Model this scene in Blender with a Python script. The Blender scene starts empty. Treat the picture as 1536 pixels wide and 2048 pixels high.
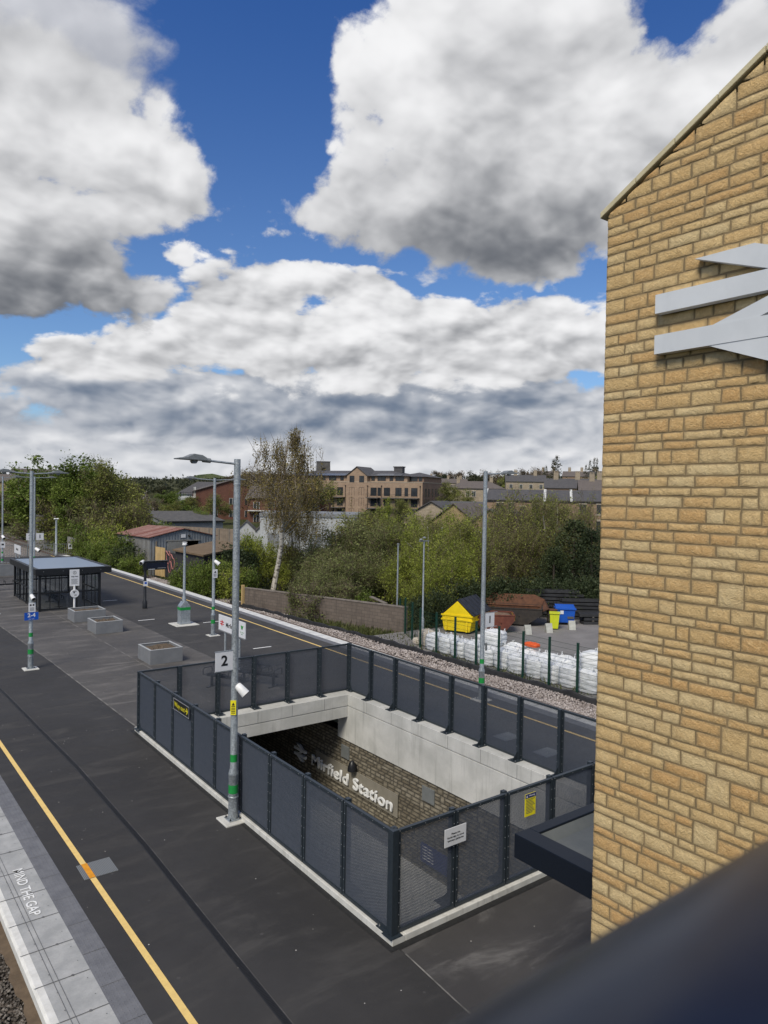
# Railway station platforms seen from the footbridge beside the lift tower.
import bpy, math, random
import numpy as np
from mathutils import Vector, Matrix

SC = bpy.context.scene
COL = SC.collection
R = math.radians
PI = math.pi

# ------------------------------------------------------------------ camera
# world: +Y runs along the platforms, +X across the station, z = 0 is the platform surface
cam_d = bpy.data.cameras.new("camera")
cam = bpy.data.objects.new("camera", cam_d)
COL.objects.link(cam)
cam.matrix_world = Matrix(((0.798818, 0.000209, -0.601572, 0.0),
                           (-0.601335, 0.028344, -0.798494, 0.0),
                           (0.016884, 0.999598, 0.022768, 7.0),
                           (0, 0, 0, 1)))
cam_d.sensor_fit = 'VERTICAL'
cam_d.sensor_height = 36.0
cam_d.lens = 25.226
cam_d.clip_start = 0.02
cam_d.clip_end = 9000
cam_d.dof.use_dof = True
cam_d.dof.focus_distance = 20.0
cam_d.dof.aperture_fstop = 8.0
SC.camera = cam

# ------------------------------------------------------------------ light and exposure
SC.view_settings.view_transform = 'Standard'
SC.view_settings.look = 'None'
SC.view_settings.exposure = 0.2
SC.view_settings.gamma = 1.0
SC.view_settings.use_curve_mapping = False
SC.cycles.max_bounces = 7
SC.cycles.diffuse_bounces = 3
SC.cycles.glossy_bounces = 3
SC.cycles.transparent_max_bounces = 12
SC.cycles.caustics_reflective = False
SC.cycles.caustics_refractive = False

SUN_EL, SUN_AZ = 48.0, -118.0          # degrees; azimuth from +Y towards +X
sun_d = bpy.data.lights.new("sun", 'SUN')
sun_d.energy = 2.9
sun_d.angle = R(22)
sun_d.color = (1.0, 0.93, 0.80)
sun = bpy.data.objects.new("sun", sun_d)
COL.objects.link(sun)
_sd = Vector((math.sin(R(SUN_AZ)) * math.cos(R(SUN_EL)), math.cos(R(SUN_AZ)) * math.cos(R(SUN_EL)), math.sin(R(SUN_EL))))
sun.rotation_euler = (-_sd).to_track_quat('-Z', 'Y').to_euler()


# ------------------------------------------------------------------ node helper
class NT:
    def __init__(s, tree):
        s.t = tree
        s.n = tree.nodes
        s.l = tree.links

    def put(s, sock, v):
        if v is None:
            return
        if hasattr(v, 'is_output') or isinstance(v, bpy.types.NodeSocket):
            s.l.new(v, sock)
        else:
            if sock.type == 'RGBA' and len(v) == 3:
                v = (*v, 1.0)
            sock.default_value = v

    def m(s, op, a, b=None, c=None, clamp=False):
        n = s.n.new('ShaderNodeMath')
        n.operation = op
        n.use_clamp = clamp
        for i, v in enumerate((a, b, c)):
            s.put(n.inputs[i], v)
        return n.outputs[0]

    def vm(s, op, a, b=None, c=None, scale=None):
        n = s.n.new('ShaderNodeVectorMath')
        n.operation = op
        for i, v in enumerate((a, b, c)):
            s.put(n.inputs[i], v)
        if scale is not None:
            s.put(n.inputs['Scale'], scale)
        return n.outputs['Value'] if op in ('DOT_PRODUCT', 'LENGTH', 'DISTANCE') else n.outputs['Vector']

    def mix(s, f, a, b, blend='MIX'):
        n = s.n.new('ShaderNodeMix')
        n.data_type = 'RGBA'
        n.blend_type = blend
        n.clamp_factor = True
        s.put(n.inputs[0], f)
        s.put(n.inputs[6], a)
        s.put(n.inputs[7], b)
        return n.outputs[2]

    def fmix(s, f, a, b):
        n = s.n.new('ShaderNodeMix')
        n.data_type = 'FLOAT'
        s.put(n.inputs[0], f)
        s.put(n.inputs[2], a)
        s.put(n.inputs[3], b)
        return n.outputs[0]

    def ss(s, v, a, b, lo=0.0, hi=1.0, kind='SMOOTHSTEP'):
        n = s.n.new('ShaderNodeMapRange')
        n.interpolation_type = kind
        s.put(n.inputs[0], v)
        for i, x in enumerate((a, b, lo, hi)):
            s.put(n.inputs[1 + i], x)
        return n.outputs[0]

    def noise(s, vec, scale, detail=4.0, rough=0.5, dist=0.0, out=0, lac=2.0, dim='3D'):
        n = s.n.new('ShaderNodeTexNoise')
        n.noise_dimensions = dim
        s.put(n.inputs['Vector'], vec)
        n.inputs['Scale'].default_value = scale
        n.inputs['Detail'].default_value = detail
        n.inputs['Roughness'].default_value = rough
        n.inputs['Distortion'].default_value = dist
        n.inputs['Lacunarity'].default_value = lac
        return n.outputs[out]

    def voro(s, vec, scale, feature='F1', detail=0.0, rnd=1.0, out='Distance', smooth=None, rough=0.5, dim='3D'):
        n = s.n.new('ShaderNodeTexVoronoi')
        n.voronoi_dimensions = dim
        n.feature = feature
        s.put(n.inputs['Vector'], vec)
        n.inputs['Scale'].default_value = scale
        n.inputs['Detail'].default_value = detail
        n.inputs['Roughness'].default_value = rough
        n.inputs['Randomness'].default_value = rnd
        if smooth is not None:
            n.inputs['Smoothness'].default_value = smooth
        return n.outputs[out]

    def sep(s, v):
        n = s.n.new('ShaderNodeSeparateXYZ')
        s.put(n.inputs[0], v)
        return n.outputs

    def comb(s, x, y, z):
        n = s.n.new('ShaderNodeCombineXYZ')
        for i, v in enumerate((x, y, z)):
            s.put(n.inputs[i], v)
        return n.outputs[0]

    def ramp(s, f, stops):
        n = s.n.new('ShaderNodeValToRGB')
        e = n.color_ramp.elements
        while len(e) < len(stops):
            e.new(0.5)
        for k, (p, c) in enumerate(stops):
            e[k].position = p
            e[k].color = (*c, 1.0)
        s.put(n.inputs[0], f)
        return n.outputs[0]


# ------------------------------------------------------------------ sky: Nishita blue with cumulus cloud over it
world = bpy.data.worlds.new("World")
SC.world = world
world.use_nodes = True


def build_sky():
    nt = NT(world.node_tree)
    nt.n.clear()
    out = nt.n.new('ShaderNodeOutputWorld')
    bg = nt.n.new('ShaderNodeBackground')
    nt.l.new(bg.outputs[0], out.inputs[0])
    STR = 0.1
    bg.inputs[1].default_value = STR
    sky = nt.n.new('ShaderNodeTexSky')
    sky.sky_type = 'NISHITA'
    sky.sun_disc = False
    sky.sun_elevation = R(SUN_EL)
    sky.sun_rotation = R(SUN_AZ)
    sky.altitude = 60
    sky.air_density = 1.0
    sky.dust_density = 0.6
    sky.ozone_density = 2.6
    tc = nt.n.new('ShaderNodeTexCoord')
    d = tc.outputs['Generated']
    x, y, z = nt.sep(d)
    az = nt.m('MULTIPLY', nt.m('ARCTAN2', x, y), 180 / PI)
    el = nt.m('MULTIPLY', nt.m('ARCSINE', z), 180 / PI)
    ae = nt.comb(az, el, 0.0)

    # cloud-sheet coordinates: smaller and flatter towards the horizon
    zc = nt.m('MAXIMUM', z, 0.0)
    inv = nt.m('DIVIDE', 1.0, nt.m('ADD', zc, 0.42))
    q = nt.vm('SCALE', nt.comb(x, y, nt.m('MULTIPLY', z, 0.9)), scale=inv)
    warp = nt.noise(q, 2.2, 3, 0.5, out=1, dim='2D')
    qw = nt.vm('MULTIPLY_ADD', nt.vm('SUBTRACT', warp, (0.5, 0.5, 0.5)), (0.10, 0.10, 0.10), q)

    def field(v, detail):
        n = nt.noise(v, 4.2, detail, 0.54, 0.0, dim='2D')
        b = nt.voro(v, 8.5, 'F1', 2.5, 1.0, rough=0.5, dim='2D')
        # billowy: noise plus inverted cells
        return nt.m('MULTIPLY_ADD', b, -0.34, nt.m('ADD', n, 0.16))
    F0 = field(qw, 8)
    L0 = field(qw, 4)
    up = nt.vm('ADD', nt.vm('SCALE', q, scale=-0.04), nt.vm('ADD', qw, (-0.025, 0.010, 0.0)))
    L1 = field(up, 4)
    relief = nt.m('SUBTRACT', L0, L1)                       # + on the upper, sunward side of a billow
    # low banks near the horizon, laid out by bearing and height so that the heaps stay upright
    p = nt.vm('MULTIPLY', ae, (0.024, 0.047, 0))
    pw = nt.vm('MULTIPLY_ADD', nt.vm('SUBTRACT', warp, (0.5, 0.5, 0.5)), (0.10, 0.06, 0.10), p)
    FB = field(pw, 8)
    LB0 = field(pw, 4)
    LB1 = field(nt.vm('ADD', pw, (-0.014, 0.034, 0.0)), 4)
    reliefB = nt.m('SUBTRACT', LB0, LB1)
    fineB = nt.noise(pw, 9.0, 5, 0.66, 0.0, dim='2D')
    fine = nt.noise(qw, 9.0, 6, 0.66, 0.0, dim='2D')

    def gauss(blobs):
        acc = 0.0
        for (a, e, ra, re, w) in blobs:
            v = nt.vm('MULTIPLY_ADD', ae, (1 / ra, 1 / re, 0), (-a / ra, -e / re, 0))
            g = nt.m('POWER', 0.36788, nt.vm('DOT_PRODUCT', v, v))
            acc = nt.m('MULTIPLY_ADD', g, w, acc)
        return acc

    LOW = (0.125, 0.165, 0.235)
    GREY, WHITE = (0.125, 0.135, 0.155), (0.80, 0.80, 0.81)

    FS = ((F0, relief, fine), (FB, reliefB, fineB))

    def over(col, blobs, light, base, amp=1.5, thr=0.5, soft=0.12, relk=1.1, opac=1.0, thick=0.0, grey=None, low=False):
        F0, relief, fine = FS[1] if low else FS[0]
        D = nt.m('MULTIPLY_ADD', nt.m('SUBTRACT', F0, 0.5), amp, gauss(blobs))
        D = nt.m('MULTIPLY_ADD', nt.m('SUBTRACT', fine, 0.5), 0.75, D)
        mask = nt.ss(D, thr, thr + soft)
        if opac < 1:
            mask = nt.m('MULTIPLY', mask, opac)
        v = nt.m('MULTIPLY_ADD', relief, relk, gauss(light) if light else 0.0)
        v = nt.m('ADD', v, base)
        v = nt.m('MULTIPLY_ADD', nt.m('SUBTRACT', fine, 0.5), 0.12, v)
        if thick:
            v = nt.m('MULTIPLY_ADD', nt.ss(D, thr, thr + 0.7), -thick, v)
        v = nt.ss(v, -0.42, 1.12)
        c = nt.vm('SCALE', nt.mix(v, grey or GREY, WHITE), scale=1 / STR)
        return nt.mix(mask, col, c)

    blue = nt.mix(nt.ss(el, 2, 45), nt.vm('MULTIPLY', sky.outputs[0], (0.72, 0.86, 1.02)), nt.vm('MULTIPLY', sky.outputs[0], (0.26, 0.56, 1.05)))
    c = blue
    # thin veil and far low decks
    c = over(c, [(10, 1, 70, 5, 0.8), (60, 2, 60, 6, 0.7), (130, 6, 70, 14, 0.55), (-60, 6, 60, 14, 0.55), (-150, 8, 80, 16, 0.55)],
             [(25, 2.0, 30, 1.6, 0.22), (55, 3.2, 12, 2.0, 0.16), (20, 6.2, 22, 1.8, -0.10), (44, 6.3, 9, 1.6, -0.12)],
             0.34, amp=0.9, thr=0.30, soft=0.4, relk=0.9, grey=LOW, low=True)
    c = over(c, [(22, 6.6, 30, 3.6, 0.9), (48, 7.2, 30, 3.6, 0.85), (80, 7, 18, 6, 0.6), (-20, 8, 20, 6, 0.5)],
             [(31, 8.3, 20, 1.2, -0.12), (21.8, 5.6, 18, 1.5, -0.14), (44, 6.0, 9, 1.3, -0.20), (15.3, 8.6, 4.4, 0.8, 0.42), (8.5, 7.0, 2.5, 0.5, 0.3), (51.3, 9.6, 5, 1.0, 0.30), (26, 3.4, 3, 0.8, 0.25), (56, 4.5, 6, 1.6, 0.16)],
             0.26, amp=1.3, thr=0.42, soft=0.25, relk=1.4, grey=LOW, low=True)
    # mid cumulus bank
    c = over(c, [(30, 12.6, 9, 4.2, 1.05), (42, 12.2, 9, 4.0, 1.0), (53, 11.6, 8, 4.0, 1.0), (21, 11.4, 8, 2.6, 0.95), (24.5, 14.6, 3.4, 2.2, 0.6), (13, 9.4, 7, 1.4, 0.6), (30, 17.0, 4.6, 1.3, 0.72), (36, 16.2, 2.2, 1.2, 0.5),
                 (72, 14, 12, 6, 0.8), (51, 16.9, 2.4, 0.8, 0.45)],
             [(31, 14.4, 5, 2.0, 0.20), (36.5, 13.0, 4.0, 1.8, 0.22), (53, 14.0, 7, 1.3, 0.26), (30, 17.2, 4.5, 0.9, 0.20), (48, 14.6, 2.5, 1.2, -0.25),
              (36, 10.6, 9, 1.2, -0.26), (48, 11.6, 4, 0.9, -0.1), (24, 11.4, 4, 1.2, 0.16), (23, 9.2, 7, 0.9, -0.14), (46, 9.4, 8, .8, 0.10)],
             0.54, amp=1.45, thr=0.46, soft=0.24, relk=1.5, low=True)
    # big left cloud
    c = over(c, [(9, 23.2, 10.8, 6.4, 1.2), (8, 15.0, 11, 4.6, 1.2), (20, 23.2, 4.6, 2.6, 0.70), (12, 27.2, 8, 2.6, 0.75), (20.5, 20.4, 4.0, 2.4, 0.55), (17, 14.2, 4.0, 2.6, 0.6), (-15, 25, 20, 14, 0.8)],
             [(19.8, 23.6, 3.6, 2.4, 0.24), (12, 24.6, 5, 2.0, 0.20), (11.5, 12.6, 10, 3.2, -0.58), (13, 17.4, 8, 2.4, -0.20), (6, 22, 5, 2, 0.06)],
             0.47, amp=1.6, thr=0.50, soft=0.30, relk=1.0)
    c = over(c, [(9.5, 30, 11, 6.0, 1.25), (16, 28, 5, 3, 0.45)], [(12, 27, 6, 2, 0.16)], 0.42, amp=1.3, thr=0.46, soft=0.5, relk=0.8, opac=0.85)
    c = over(c, [(20.2, 17.6, 3.6, 1.7, 0.95), (28.6, 19.4, 6, 0.8, 0.55), (25, 21.2, 2.2, 0.6, 0.4)], [(19.6, 18.3, 2.6, 0.9, 0.28), (20.5, 16.6, 3, .8, -0.14)], 0.60, amp=1.2, thr=0.52, soft=0.2, relk=1.2)
    # big right cloud
    c = over(c, [(41, 31.5, 7.6, 6.0, 1.2), (50.5, 31.5, 5, 3.5, 0.8), (45, 25, 9.8, 6.5, 1.2), (42, 20.8, 11.5, 2.7, 1.0), (33.5, 22.5, 3.0, 1.8, 0.5), (53, 21.5, 8, 4, 0.8), (47, 17.2, 4.6, 1.5, 0.9), (58, 26.5, 7, 3.4, 0.75), (66, 24, 12, 10, 0.8), (46, 42, 16, 8, 0.9)],
             [(37.5, 30.4, 5.0, 4.6, 0.36), (50, 32.5, 5, 3, 0.16), (36, 23.0, 3.4, 2.6, 0.20), (43.5, 19.2, 12, 2.6, -0.56), (47.5, 16.9, 5, 1.7, -0.24), (51, 24.5, 5.5, 4.0, -0.10), (43.5, 24, 4.5, 3.4, -0.20),
              (62, 27, 5, 3, 0.1), (54, 27.5, 3, 3, 0.16), (41.5, 30.0, 1.2, 1.4, -0.28)],
             0.50, amp=1.5, thr=0.53, soft=0.27, relk=1.0)
    # the rest of the sky, out of the photograph
    c = over(c, [(120, 40, 50, 30, 0.9), (-90, 45, 60, 30, 0.8), (180, 40, 50, 35, 0.8), (-150, 45, 40, 30, 0.8), (20, 75, 90, 22, 0.75)], None, 0.5, amp=1.6, thr=0.5, soft=0.2, relk=1.2)
    nt.l.new(c, bg.inputs[0])
    world.cycles.sampling_method = 'MANUAL'
    world.cycles.sample_map_resolution = 512


build_sky()


# ------------------------------------------------------------------ materials
MATS = {}


def principled(name, color=(0.5, 0.5, 0.5), rough=0.6, metal=0.0, spec=0.5):
    m = bpy.data.materials.new(name)
    m.use_nodes = True
    nt = NT(m.node_tree)
    b = nt.n['Principled BSDF']
    b.inputs['Base Color'].default_value = (*color, 1)
    b.inputs['Roughness'].default_value = rough
    b.inputs['Metallic'].default_value = metal
    b.inputs['Specular IOR Level'].default_value = spec
    MATS[name] = m
    return m, nt, b


def obj_co(nt):
    return nt.n.new('ShaderNodeTexCoord').outputs['Object']


def world_co(nt):
    return nt.n.new('ShaderNodeNewGeometry').outputs['Position']


def bump(nt, b, h, strength=0.3, dist=0.01):
    n = nt.n.new('ShaderNodeBump')
    n.inputs['Strength'].default_value = strength
    n.inputs['Distance'].default_value = dist
    nt.put(n.inputs['Height'], h)
    nt.l.new(n.outputs[0], b.inputs['Normal'])


def mat_speckle(name, c1, c2, scale=8.0, rough=0.6, metal=0.0, detail=5, bmp=0.0, bscale=None, co='obj', spec=0.4, grime=0.0):
    """two tones broken up by noise, with optional grain and grime"""
    m, nt, b = principled(name, c1, rough, metal, spec)
    v = obj_co(nt) if co == 'obj' else world_co(nt)
    f = nt.ss(nt.noise(v, scale, detail, 0.6), 0.3, 0.7)
    c = nt.mix(f, c1, c2)
    if grime:
        g = nt.ss(nt.noise(nt.vm('MULTIPLY', v, (6, 6, 0.7)), 1.0, 4, 0.6), 0.5, 0.8)
        c = nt.mix(nt.m('MULTIPLY', g, grime), c, (0.03, 0.028, 0.022))
    nt.l.new(c, b.inputs['Base Color'])
    if bmp:
        bump(nt, b, nt.noise(v, bscale or scale * 4, 4, 0.6), bmp, 0.01)
    return m


def asphalt(name, dark, light, scuff, scuff_amt, bmp=0.25):
    m, nt, b = principled(name, dark, 0.82, 0, 0.35)
    v = world_co(nt)
    big = nt.ss(nt.noise(v, 0.35, 5, 0.6, 0.4), 0.35, 0.7)
    c = nt.mix(big, dark, light)
    # scuffs and dried water marks, stretched across the platform
    sc = nt.noise(nt.vm('MULTIPLY', v, (0.55, 1.6, 1)), 0.9, 7, 0.66, 0.6)
    c = nt.mix(nt.m('MULTIPLY', nt.ss(sc, 0.48, 0.74), scuff_amt), c, scuff)
    # rolled lanes along the platform
    lane = nt.noise(nt.vm('MULTIPLY', v, (1.2, 0.05, 1)), 1.0, 2, 0.5)
    c = nt.mix(nt.ss(lane, 0.4, 0.65, 0, 0.25), c, tuple(k * 0.72 for k in dark))
    grain = nt.noise(v, 160, 2, 0.6)
    c = nt.mix(nt.ss(grain, 0.35, 0.7, 0.0, 0.75), c, tuple(k * 1.7 for k in light))
    # scattered pale chips
    chip = nt.voro(v, 3.1, 'F1')
    c = nt.mix(nt.ss(chip, 0.042, 0.026), c, (0.5, 0.48, 0.44))
    gum = nt.voro(v, 1.7, 'F1')
    c = nt.mix(nt.ss(gum, 0.06, 0.04, 0, 0.45), c, tuple(k * 2.6 for k in light))
    dust = nt.ss(nt.noise(v, 0.16, 3, 0.5), 0.45, 0.75)
    mott = nt.ss(nt.noise(v, 2.6, 6, 0.7, 0.5), 0.45, 0.75)
    c = nt.mix(nt.m('MULTIPLY', nt.m('ADD', nt.m('MULTIPLY', dust, 0.5), nt.m('MULTIPLY', mott, 0.35)), 0.6), c, tuple(k * 1.7 for k in light))
    nt.l.new(c, b.inputs['Base Color'])
    nt.l.new(nt.ss(sc, 0.4, 0.7, 0.72, 0.9), b.inputs['Roughness'])
    bump(nt, b, nt.noise(v, 90, 3, 0.7), bmp, 0.006)
    return m


def make_materials():
    asphalt('asphalt_new', (0.021, 0.020, 0.0195), (0.035, 0.0335, 0.0325), (0.085, 0.081, 0.077), 0.6)
    asphalt('asphalt_dark', (0.025, 0.0235, 0.023), (0.042, 0.040, 0.0385), (0.12, 0.114, 0.108), 0.6)
    asphalt('asphalt_grey', (0.044, 0.0415, 0.0395), (0.078, 0.073, 0.069), (0.24, 0.225, 0.21), 0.85)
    asphalt('asphalt_mid', (0.031, 0.029, 0.028), (0.052, 0.049, 0.047), (0.20, 0.19, 0.18), 0.9)
    asphalt('yard_surface', (0.11, 0.105, 0.10), (0.17, 0.16, 0.155), (0.26, 0.25, 0.24), 0.6)

    mat_speckle('seam', (0.24, 0.23, 0.21), (0.075, 0.072, 0.068), 2.2, 0.9, co='w', detail=7)
    mat_speckle('drain_metal', (0.028, 0.029, 0.032), (0.040, 0.041, 0.044), 30, 0.5, 0.4, co='w')
    mat_speckle('dark_gap', (0.006, 0.006, 0.007), (0.01, 0.01, 0.01), 30, 0.9, co='w')

    # platform edging
    m, nt, b = principled('coping_slab', (0.45, 0.46, 0.46), 0.8, 0, 0.3)
    v = world_co(nt)
    c = nt.mix(nt.ss(nt.noise(v, 2.2, 6, 0.65), 0.3, 0.7), (0.30, 0.305, 0.30), (0.42, 0.42, 0.41))
    c = nt.mix(nt.ss(nt.noise(v, 40, 3, 0.6), 0.45, 0.75, 0, 0.35), c, (0.27, 0.27, 0.27))
    nt.l.new(c, b.inputs['Base Color'])
    bump(nt, b, nt.noise(v, 60, 3, 0.6), 0.15, 0.004)
    mat_speckle('coping_pale', (0.66, 0.66, 0.64), (0.54, 0.54, 0.52), 3.0, 0.75, co='w')
    mat_speckle('nosing_white', (0.72, 0.71, 0.67), (0.58, 0.57, 0.53), 5, 0.6, co='w', bmp=0.1)
    mat_speckle('joint', (0.16, 0.16, 0.16), (0.10, 0.10, 0.10), 9, 0.9, co='w')
    mat_speckle('tactile_grey', (0.165, 0.168, 0.180), (0.125, 0.128, 0.140), 4, 0.75, co='w', bmp=0.15)
    m, nt, b = principled('yellow_paint', (0.75, 0.52, 0.16), 0.7, 0, 0.3)
    v = world_co(nt)
    f = nt.noise(v, 7, 7, 0.7)
    c = nt.mix(nt.ss(f, 0.35, 0.7), (0.80, 0.57, 0.20), (0.70, 0.49, 0.18))
    c = nt.mix(nt.ss(nt.noise(v, 26, 5, 0.7), 0.62, 0.74), c, (0.25, 0.19, 0.09))
    nt.l.new(c, b.inputs['Base Color'])
    mat_speckle('orange_paint', (0.78, 0.32, 0.012), (0.62, 0.25, 0.01), 9, 0.6, co='w')
    mat_speckle('text_paint', (0.80, 0.80, 0.78), (0.66, 0.66, 0.64), 20, 0.7, co='w')
    m, nt, b = principled('cover_plate', (0.2, 0.2, 0.2), 0.55, 0.5, 0.5)
    v = world_co(nt)
    s = nt.m('SINE', nt.m('MULTIPLY', nt.sep(v)[0], 240))
    nt.l.new(nt.mix(nt.ss(s, -0.4, 0.6), (0.17, 0.175, 0.17), (0.30, 0.31, 0.30)), b.inputs['Base Color'])

    # cast concrete with run marks
    m, nt, b = principled('concrete', (0.4, 0.4, 0.38), 0.85, 0, 0.25)
    v = world_co(nt)
    c = nt.mix(nt.ss(nt.noise(v, 0.9, 6, 0.6, 0.3), 0.3, 0.72), (0.44, 0.44, 0.415), (0.60, 0.595, 0.565))
    run = nt.noise(nt.vm('MULTIPLY', v, (5, 5, 0.35)), 1.3, 5, 0.6)
    c = nt.mix(nt.ss(run, 0.52, 0.75, 0, 0.5), c, (0.27, 0.27, 0.25))
    hole = nt.voro(v, 5.0, 'F1')
    c = nt.mix(nt.ss(hole, 0.035, 0.02), c, (0.16, 0.16, 0.15))
    c = nt.mix(nt.ss(nt.noise(v, 26, 4, 0.65), 0.5, 0.8, 0, 0.35), c, (0.33, 0.33, 0.31))
    nt.l.new(c, b.inputs['Base Color'])
    bump(nt, b, nt.noise(v, 30, 4, 0.6), 0.2, 0.006)
    mat_speckle('concrete_pale', (0.62, 0.61, 0.57), (0.50, 0.49, 0.45), 3.5, 0.8, co='w', bmp=0.15, grime=0.35)
    mat_speckle('concrete_dark', (0.13, 0.13, 0.125), (0.19, 0.19, 0.18), 2.0, 0.9, co='w')
    mat_speckle('bitumen', (0.012, 0.012, 0.012), (0.02, 0.02, 0.02), 9, 0.6, co='w')

    # steel and painted metal
    mat_speckle('navy_metal', (0.018, 0.026, 0.034), (0.026, 0.035, 0.044), 14, 0.42, 0.0, spec=0.5, bmp=0.04, bscale=200)
    mat_speckle('mesh_metal', (0.042, 0.052, 0.071), (0.056, 0.067, 0.088), 10, 0.5, 0.0, spec=0.5)
    mat_speckle('navy_rail', (0.003, 0.007, 0.020), (0.004, 0.009, 0.024), 40, 0.32, 0.0, spec=0.42)
    mat_speckle('navy_fascia', (0.006, 0.009, 0.016), (0.008, 0.012, 0.020), 40, 0.45, 0.0, spec=0.25)
    mat_speckle('black_metal', (0.010, 0.011, 0.013), (0.016, 0.017, 0.020), 14, 0.4, 0.0)
    m, nt, b = principled('galvanised', (0.4, 0.43, 0.45), 0.45, 0.55, 0.5)
    v = obj_co(nt)
    sp = nt.voro(v, 38, 'F1', out='Color')
    f = nt.ss(nt.sep(sp)[0], 0.0, 1.0)
    c = nt.mix(f, (0.30, 0.335, 0.36), (0.44, 0.475, 0.50))
    c = nt.mix(nt.ss(nt.noise(nt.vm('MULTIPLY', v, (3, 3, 0.6)), 2.0, 4, 0.6), 0.45, 0.75, 0, 0.5), c, (0.24, 0.265, 0.285))
    nt.l.new(c, b.inputs['Base Color'])
    nt.l.new(nt.fmix(f, 0.38, 0.6), b.inputs['Roughness'])
    mat_speckle('lamp_grey', (0.20, 0.215, 0.225), (0.26, 0.275, 0.28), 12, 0.45, 0.3)
    mat_speckle('bolt_steel', (0.5, 0.5, 0.5), (0.4, 0.4, 0.4), 12, 0.35, 0.8)
    mat_speckle('green_band', (0.012, 0.22, 0.045), (0.015, 0.26, 0.055), 12, 0.5)
    mat_speckle('white_enamel', (0.70, 0.71, 0.74), (0.64, 0.65, 0.68), 2, 0.35, grime=0.0)
    mat_speckle('white_plastic', (0.78, 0.78, 0.78), (0.70, 0.70, 0.70), 6, 0.4)
    mat_speckle('ink', (0.012, 0.012, 0.014), (0.016, 0.016, 0.018), 6, 0.5)
    mat_speckle('red_ink', (0.55, 0.02, 0.03), (0.5, 0.02, 0.03), 6, 0.5)
    mat_speckle('green_ink', (0.03, 0.30, 0.06), (0.03, 0.27, 0.06), 6, 0.5)
    mat_speckle('blue_sign', (0.008, 0.075, 0.42), (0.01, 0.085, 0.45), 6, 0.4)
    mat_speckle('navy_sign', (0.02, 0.03, 0.14), (0.025, 0.035, 0.16), 6, 0.4)
    mat_speckle('yellow_sign', (0.80, 0.70, 0.02), (0.75, 0.65, 0.02), 6, 0.45)
    mat_speckle('black_sign', (0.010, 0.012, 0.012), (0.014, 0.016, 0.016), 6, 0.35)
    mat_speckle('grey_grp', (0.165, 0.172, 0.182), (0.20, 0.206, 0.216), 2.5, 0.55, grime=0.15)
    mat_speckle('grp_rim', (0.40, 0.41, 0.41), (0.33, 0.34, 0.34), 4, 0.55)
    mat_speckle('soil', (0.075, 0.052, 0.033), (0.14, 0.105, 0.07), 14, 0.95, bmp=0.8, bscale=40)
    mat_speckle('roof_felt', (0.085, 0.095, 0.10), (0.12, 0.13, 0.13), 1.6, 0.7, co='w', bmp=0.25, bscale=18)
    mat_speckle('logo_white', (0.63, 0.655, 0.68), (0.57, 0.595, 0.62), 2.5, 0.4, co='w', grime=0.10)
    mat_speckle('letter_steel', (0.80, 0.81, 0.81), (0.74, 0.75, 0.75), 8, 0.35, 0.0)
    mat_speckle('sign_backing', (0.20, 0.185, 0.15), (0.24, 0.22, 0.18), 3, 0.6)
    mat_speckle('panel_steel', (0.26, 0.275, 0.275), (0.22, 0.235, 0.235), 3, 0.45, 0.4)

    # dressed sandstone, one tint per stone held in an attribute
    def stone(name, lo, mid, hi, mort, bs=0.55):
        m, nt, b = principled(name, mid, 0.9, 0, 0.2)
        at = nt.n.new('ShaderNodeAttribute')
        at.attribute_name = 'tint'
        t = nt.sep(at.outputs['Color'])
        v = world_co(nt)
        c = nt.ramp(t[0], [(0.0, lo), (0.5, mid), (1.0, hi)])
        n1 = nt.noise(v, 9, 6, 0.68, 0.5)
        c = nt.mix(nt.ss(n1, 0.35, 0.75, 0, 0.38), c, tuple(k * 0.62 for k in lo))
        c = nt.mix(nt.ss(nt.noise(v, 38, 5, 0.7), 0.5, 0.78, 0, 0.55), c, tuple(min(1, k * 1.35) for k in hi))
        c = nt.mix(t[1], c, mort)
        nt.l.new(c, b.inputs['Base Color'])
        h = nt.m('ADD', nt.noise(v, 24, 5, 0.7, 0.8), nt.m('MULTIPLY', nt.noise(v, 90, 4, 0.7), 0.4))
        bump(nt, b, h, bs, 0.03)
        return m
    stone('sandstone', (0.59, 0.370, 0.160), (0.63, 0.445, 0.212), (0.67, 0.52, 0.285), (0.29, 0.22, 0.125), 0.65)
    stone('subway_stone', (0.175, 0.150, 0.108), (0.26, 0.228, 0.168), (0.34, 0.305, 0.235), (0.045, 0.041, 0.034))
    mat_speckle('dark_mortar', (0.040, 0.036, 0.030), (0.055, 0.05, 0.042), 6, 0.95, co='w')
    mat_speckle('coping_stone', (0.56, 0.50, 0.33), (0.50, 0.44, 0.28), 4, 0.85, co='w', bmp=0.3, bscale=40)
    mat_speckle('render_wall', (0.26, 0.190, 0.100), (0.20, 0.15, 0.08), 4, 0.9, co='w')

    # track and ground
    def ballast(name, a, b_, c_):
        m, nt, b = principled(name, a, 0.95, 0, 0.2)
        at = nt.n.new('ShaderNodeAttribute')
        at.attribute_name = 'tint'
        t = nt.sep(at.outputs['Color'])
        v = world_co(nt)
        c = nt.ramp(t[0], [(0.0, a), (0.55, b_), (1.0, c_)])
        c = nt.mix(nt.ss(nt.noise(v, 0.8, 4, 0.6), 0.4, 0.7, 0, 0.45), c, a)
        nt.l.new(c, b.inputs['Base Color'])
        return m
    ballast('ballast_pale', (0.17, 0.14, 0.125), (0.36, 0.315, 0.29), (0.56, 0.51, 0.48))
    ballast('ballast_brown', (0.065, 0.057, 0.050), (0.135, 0.120, 0.107), (0.25, 0.228, 0.205))

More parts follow.
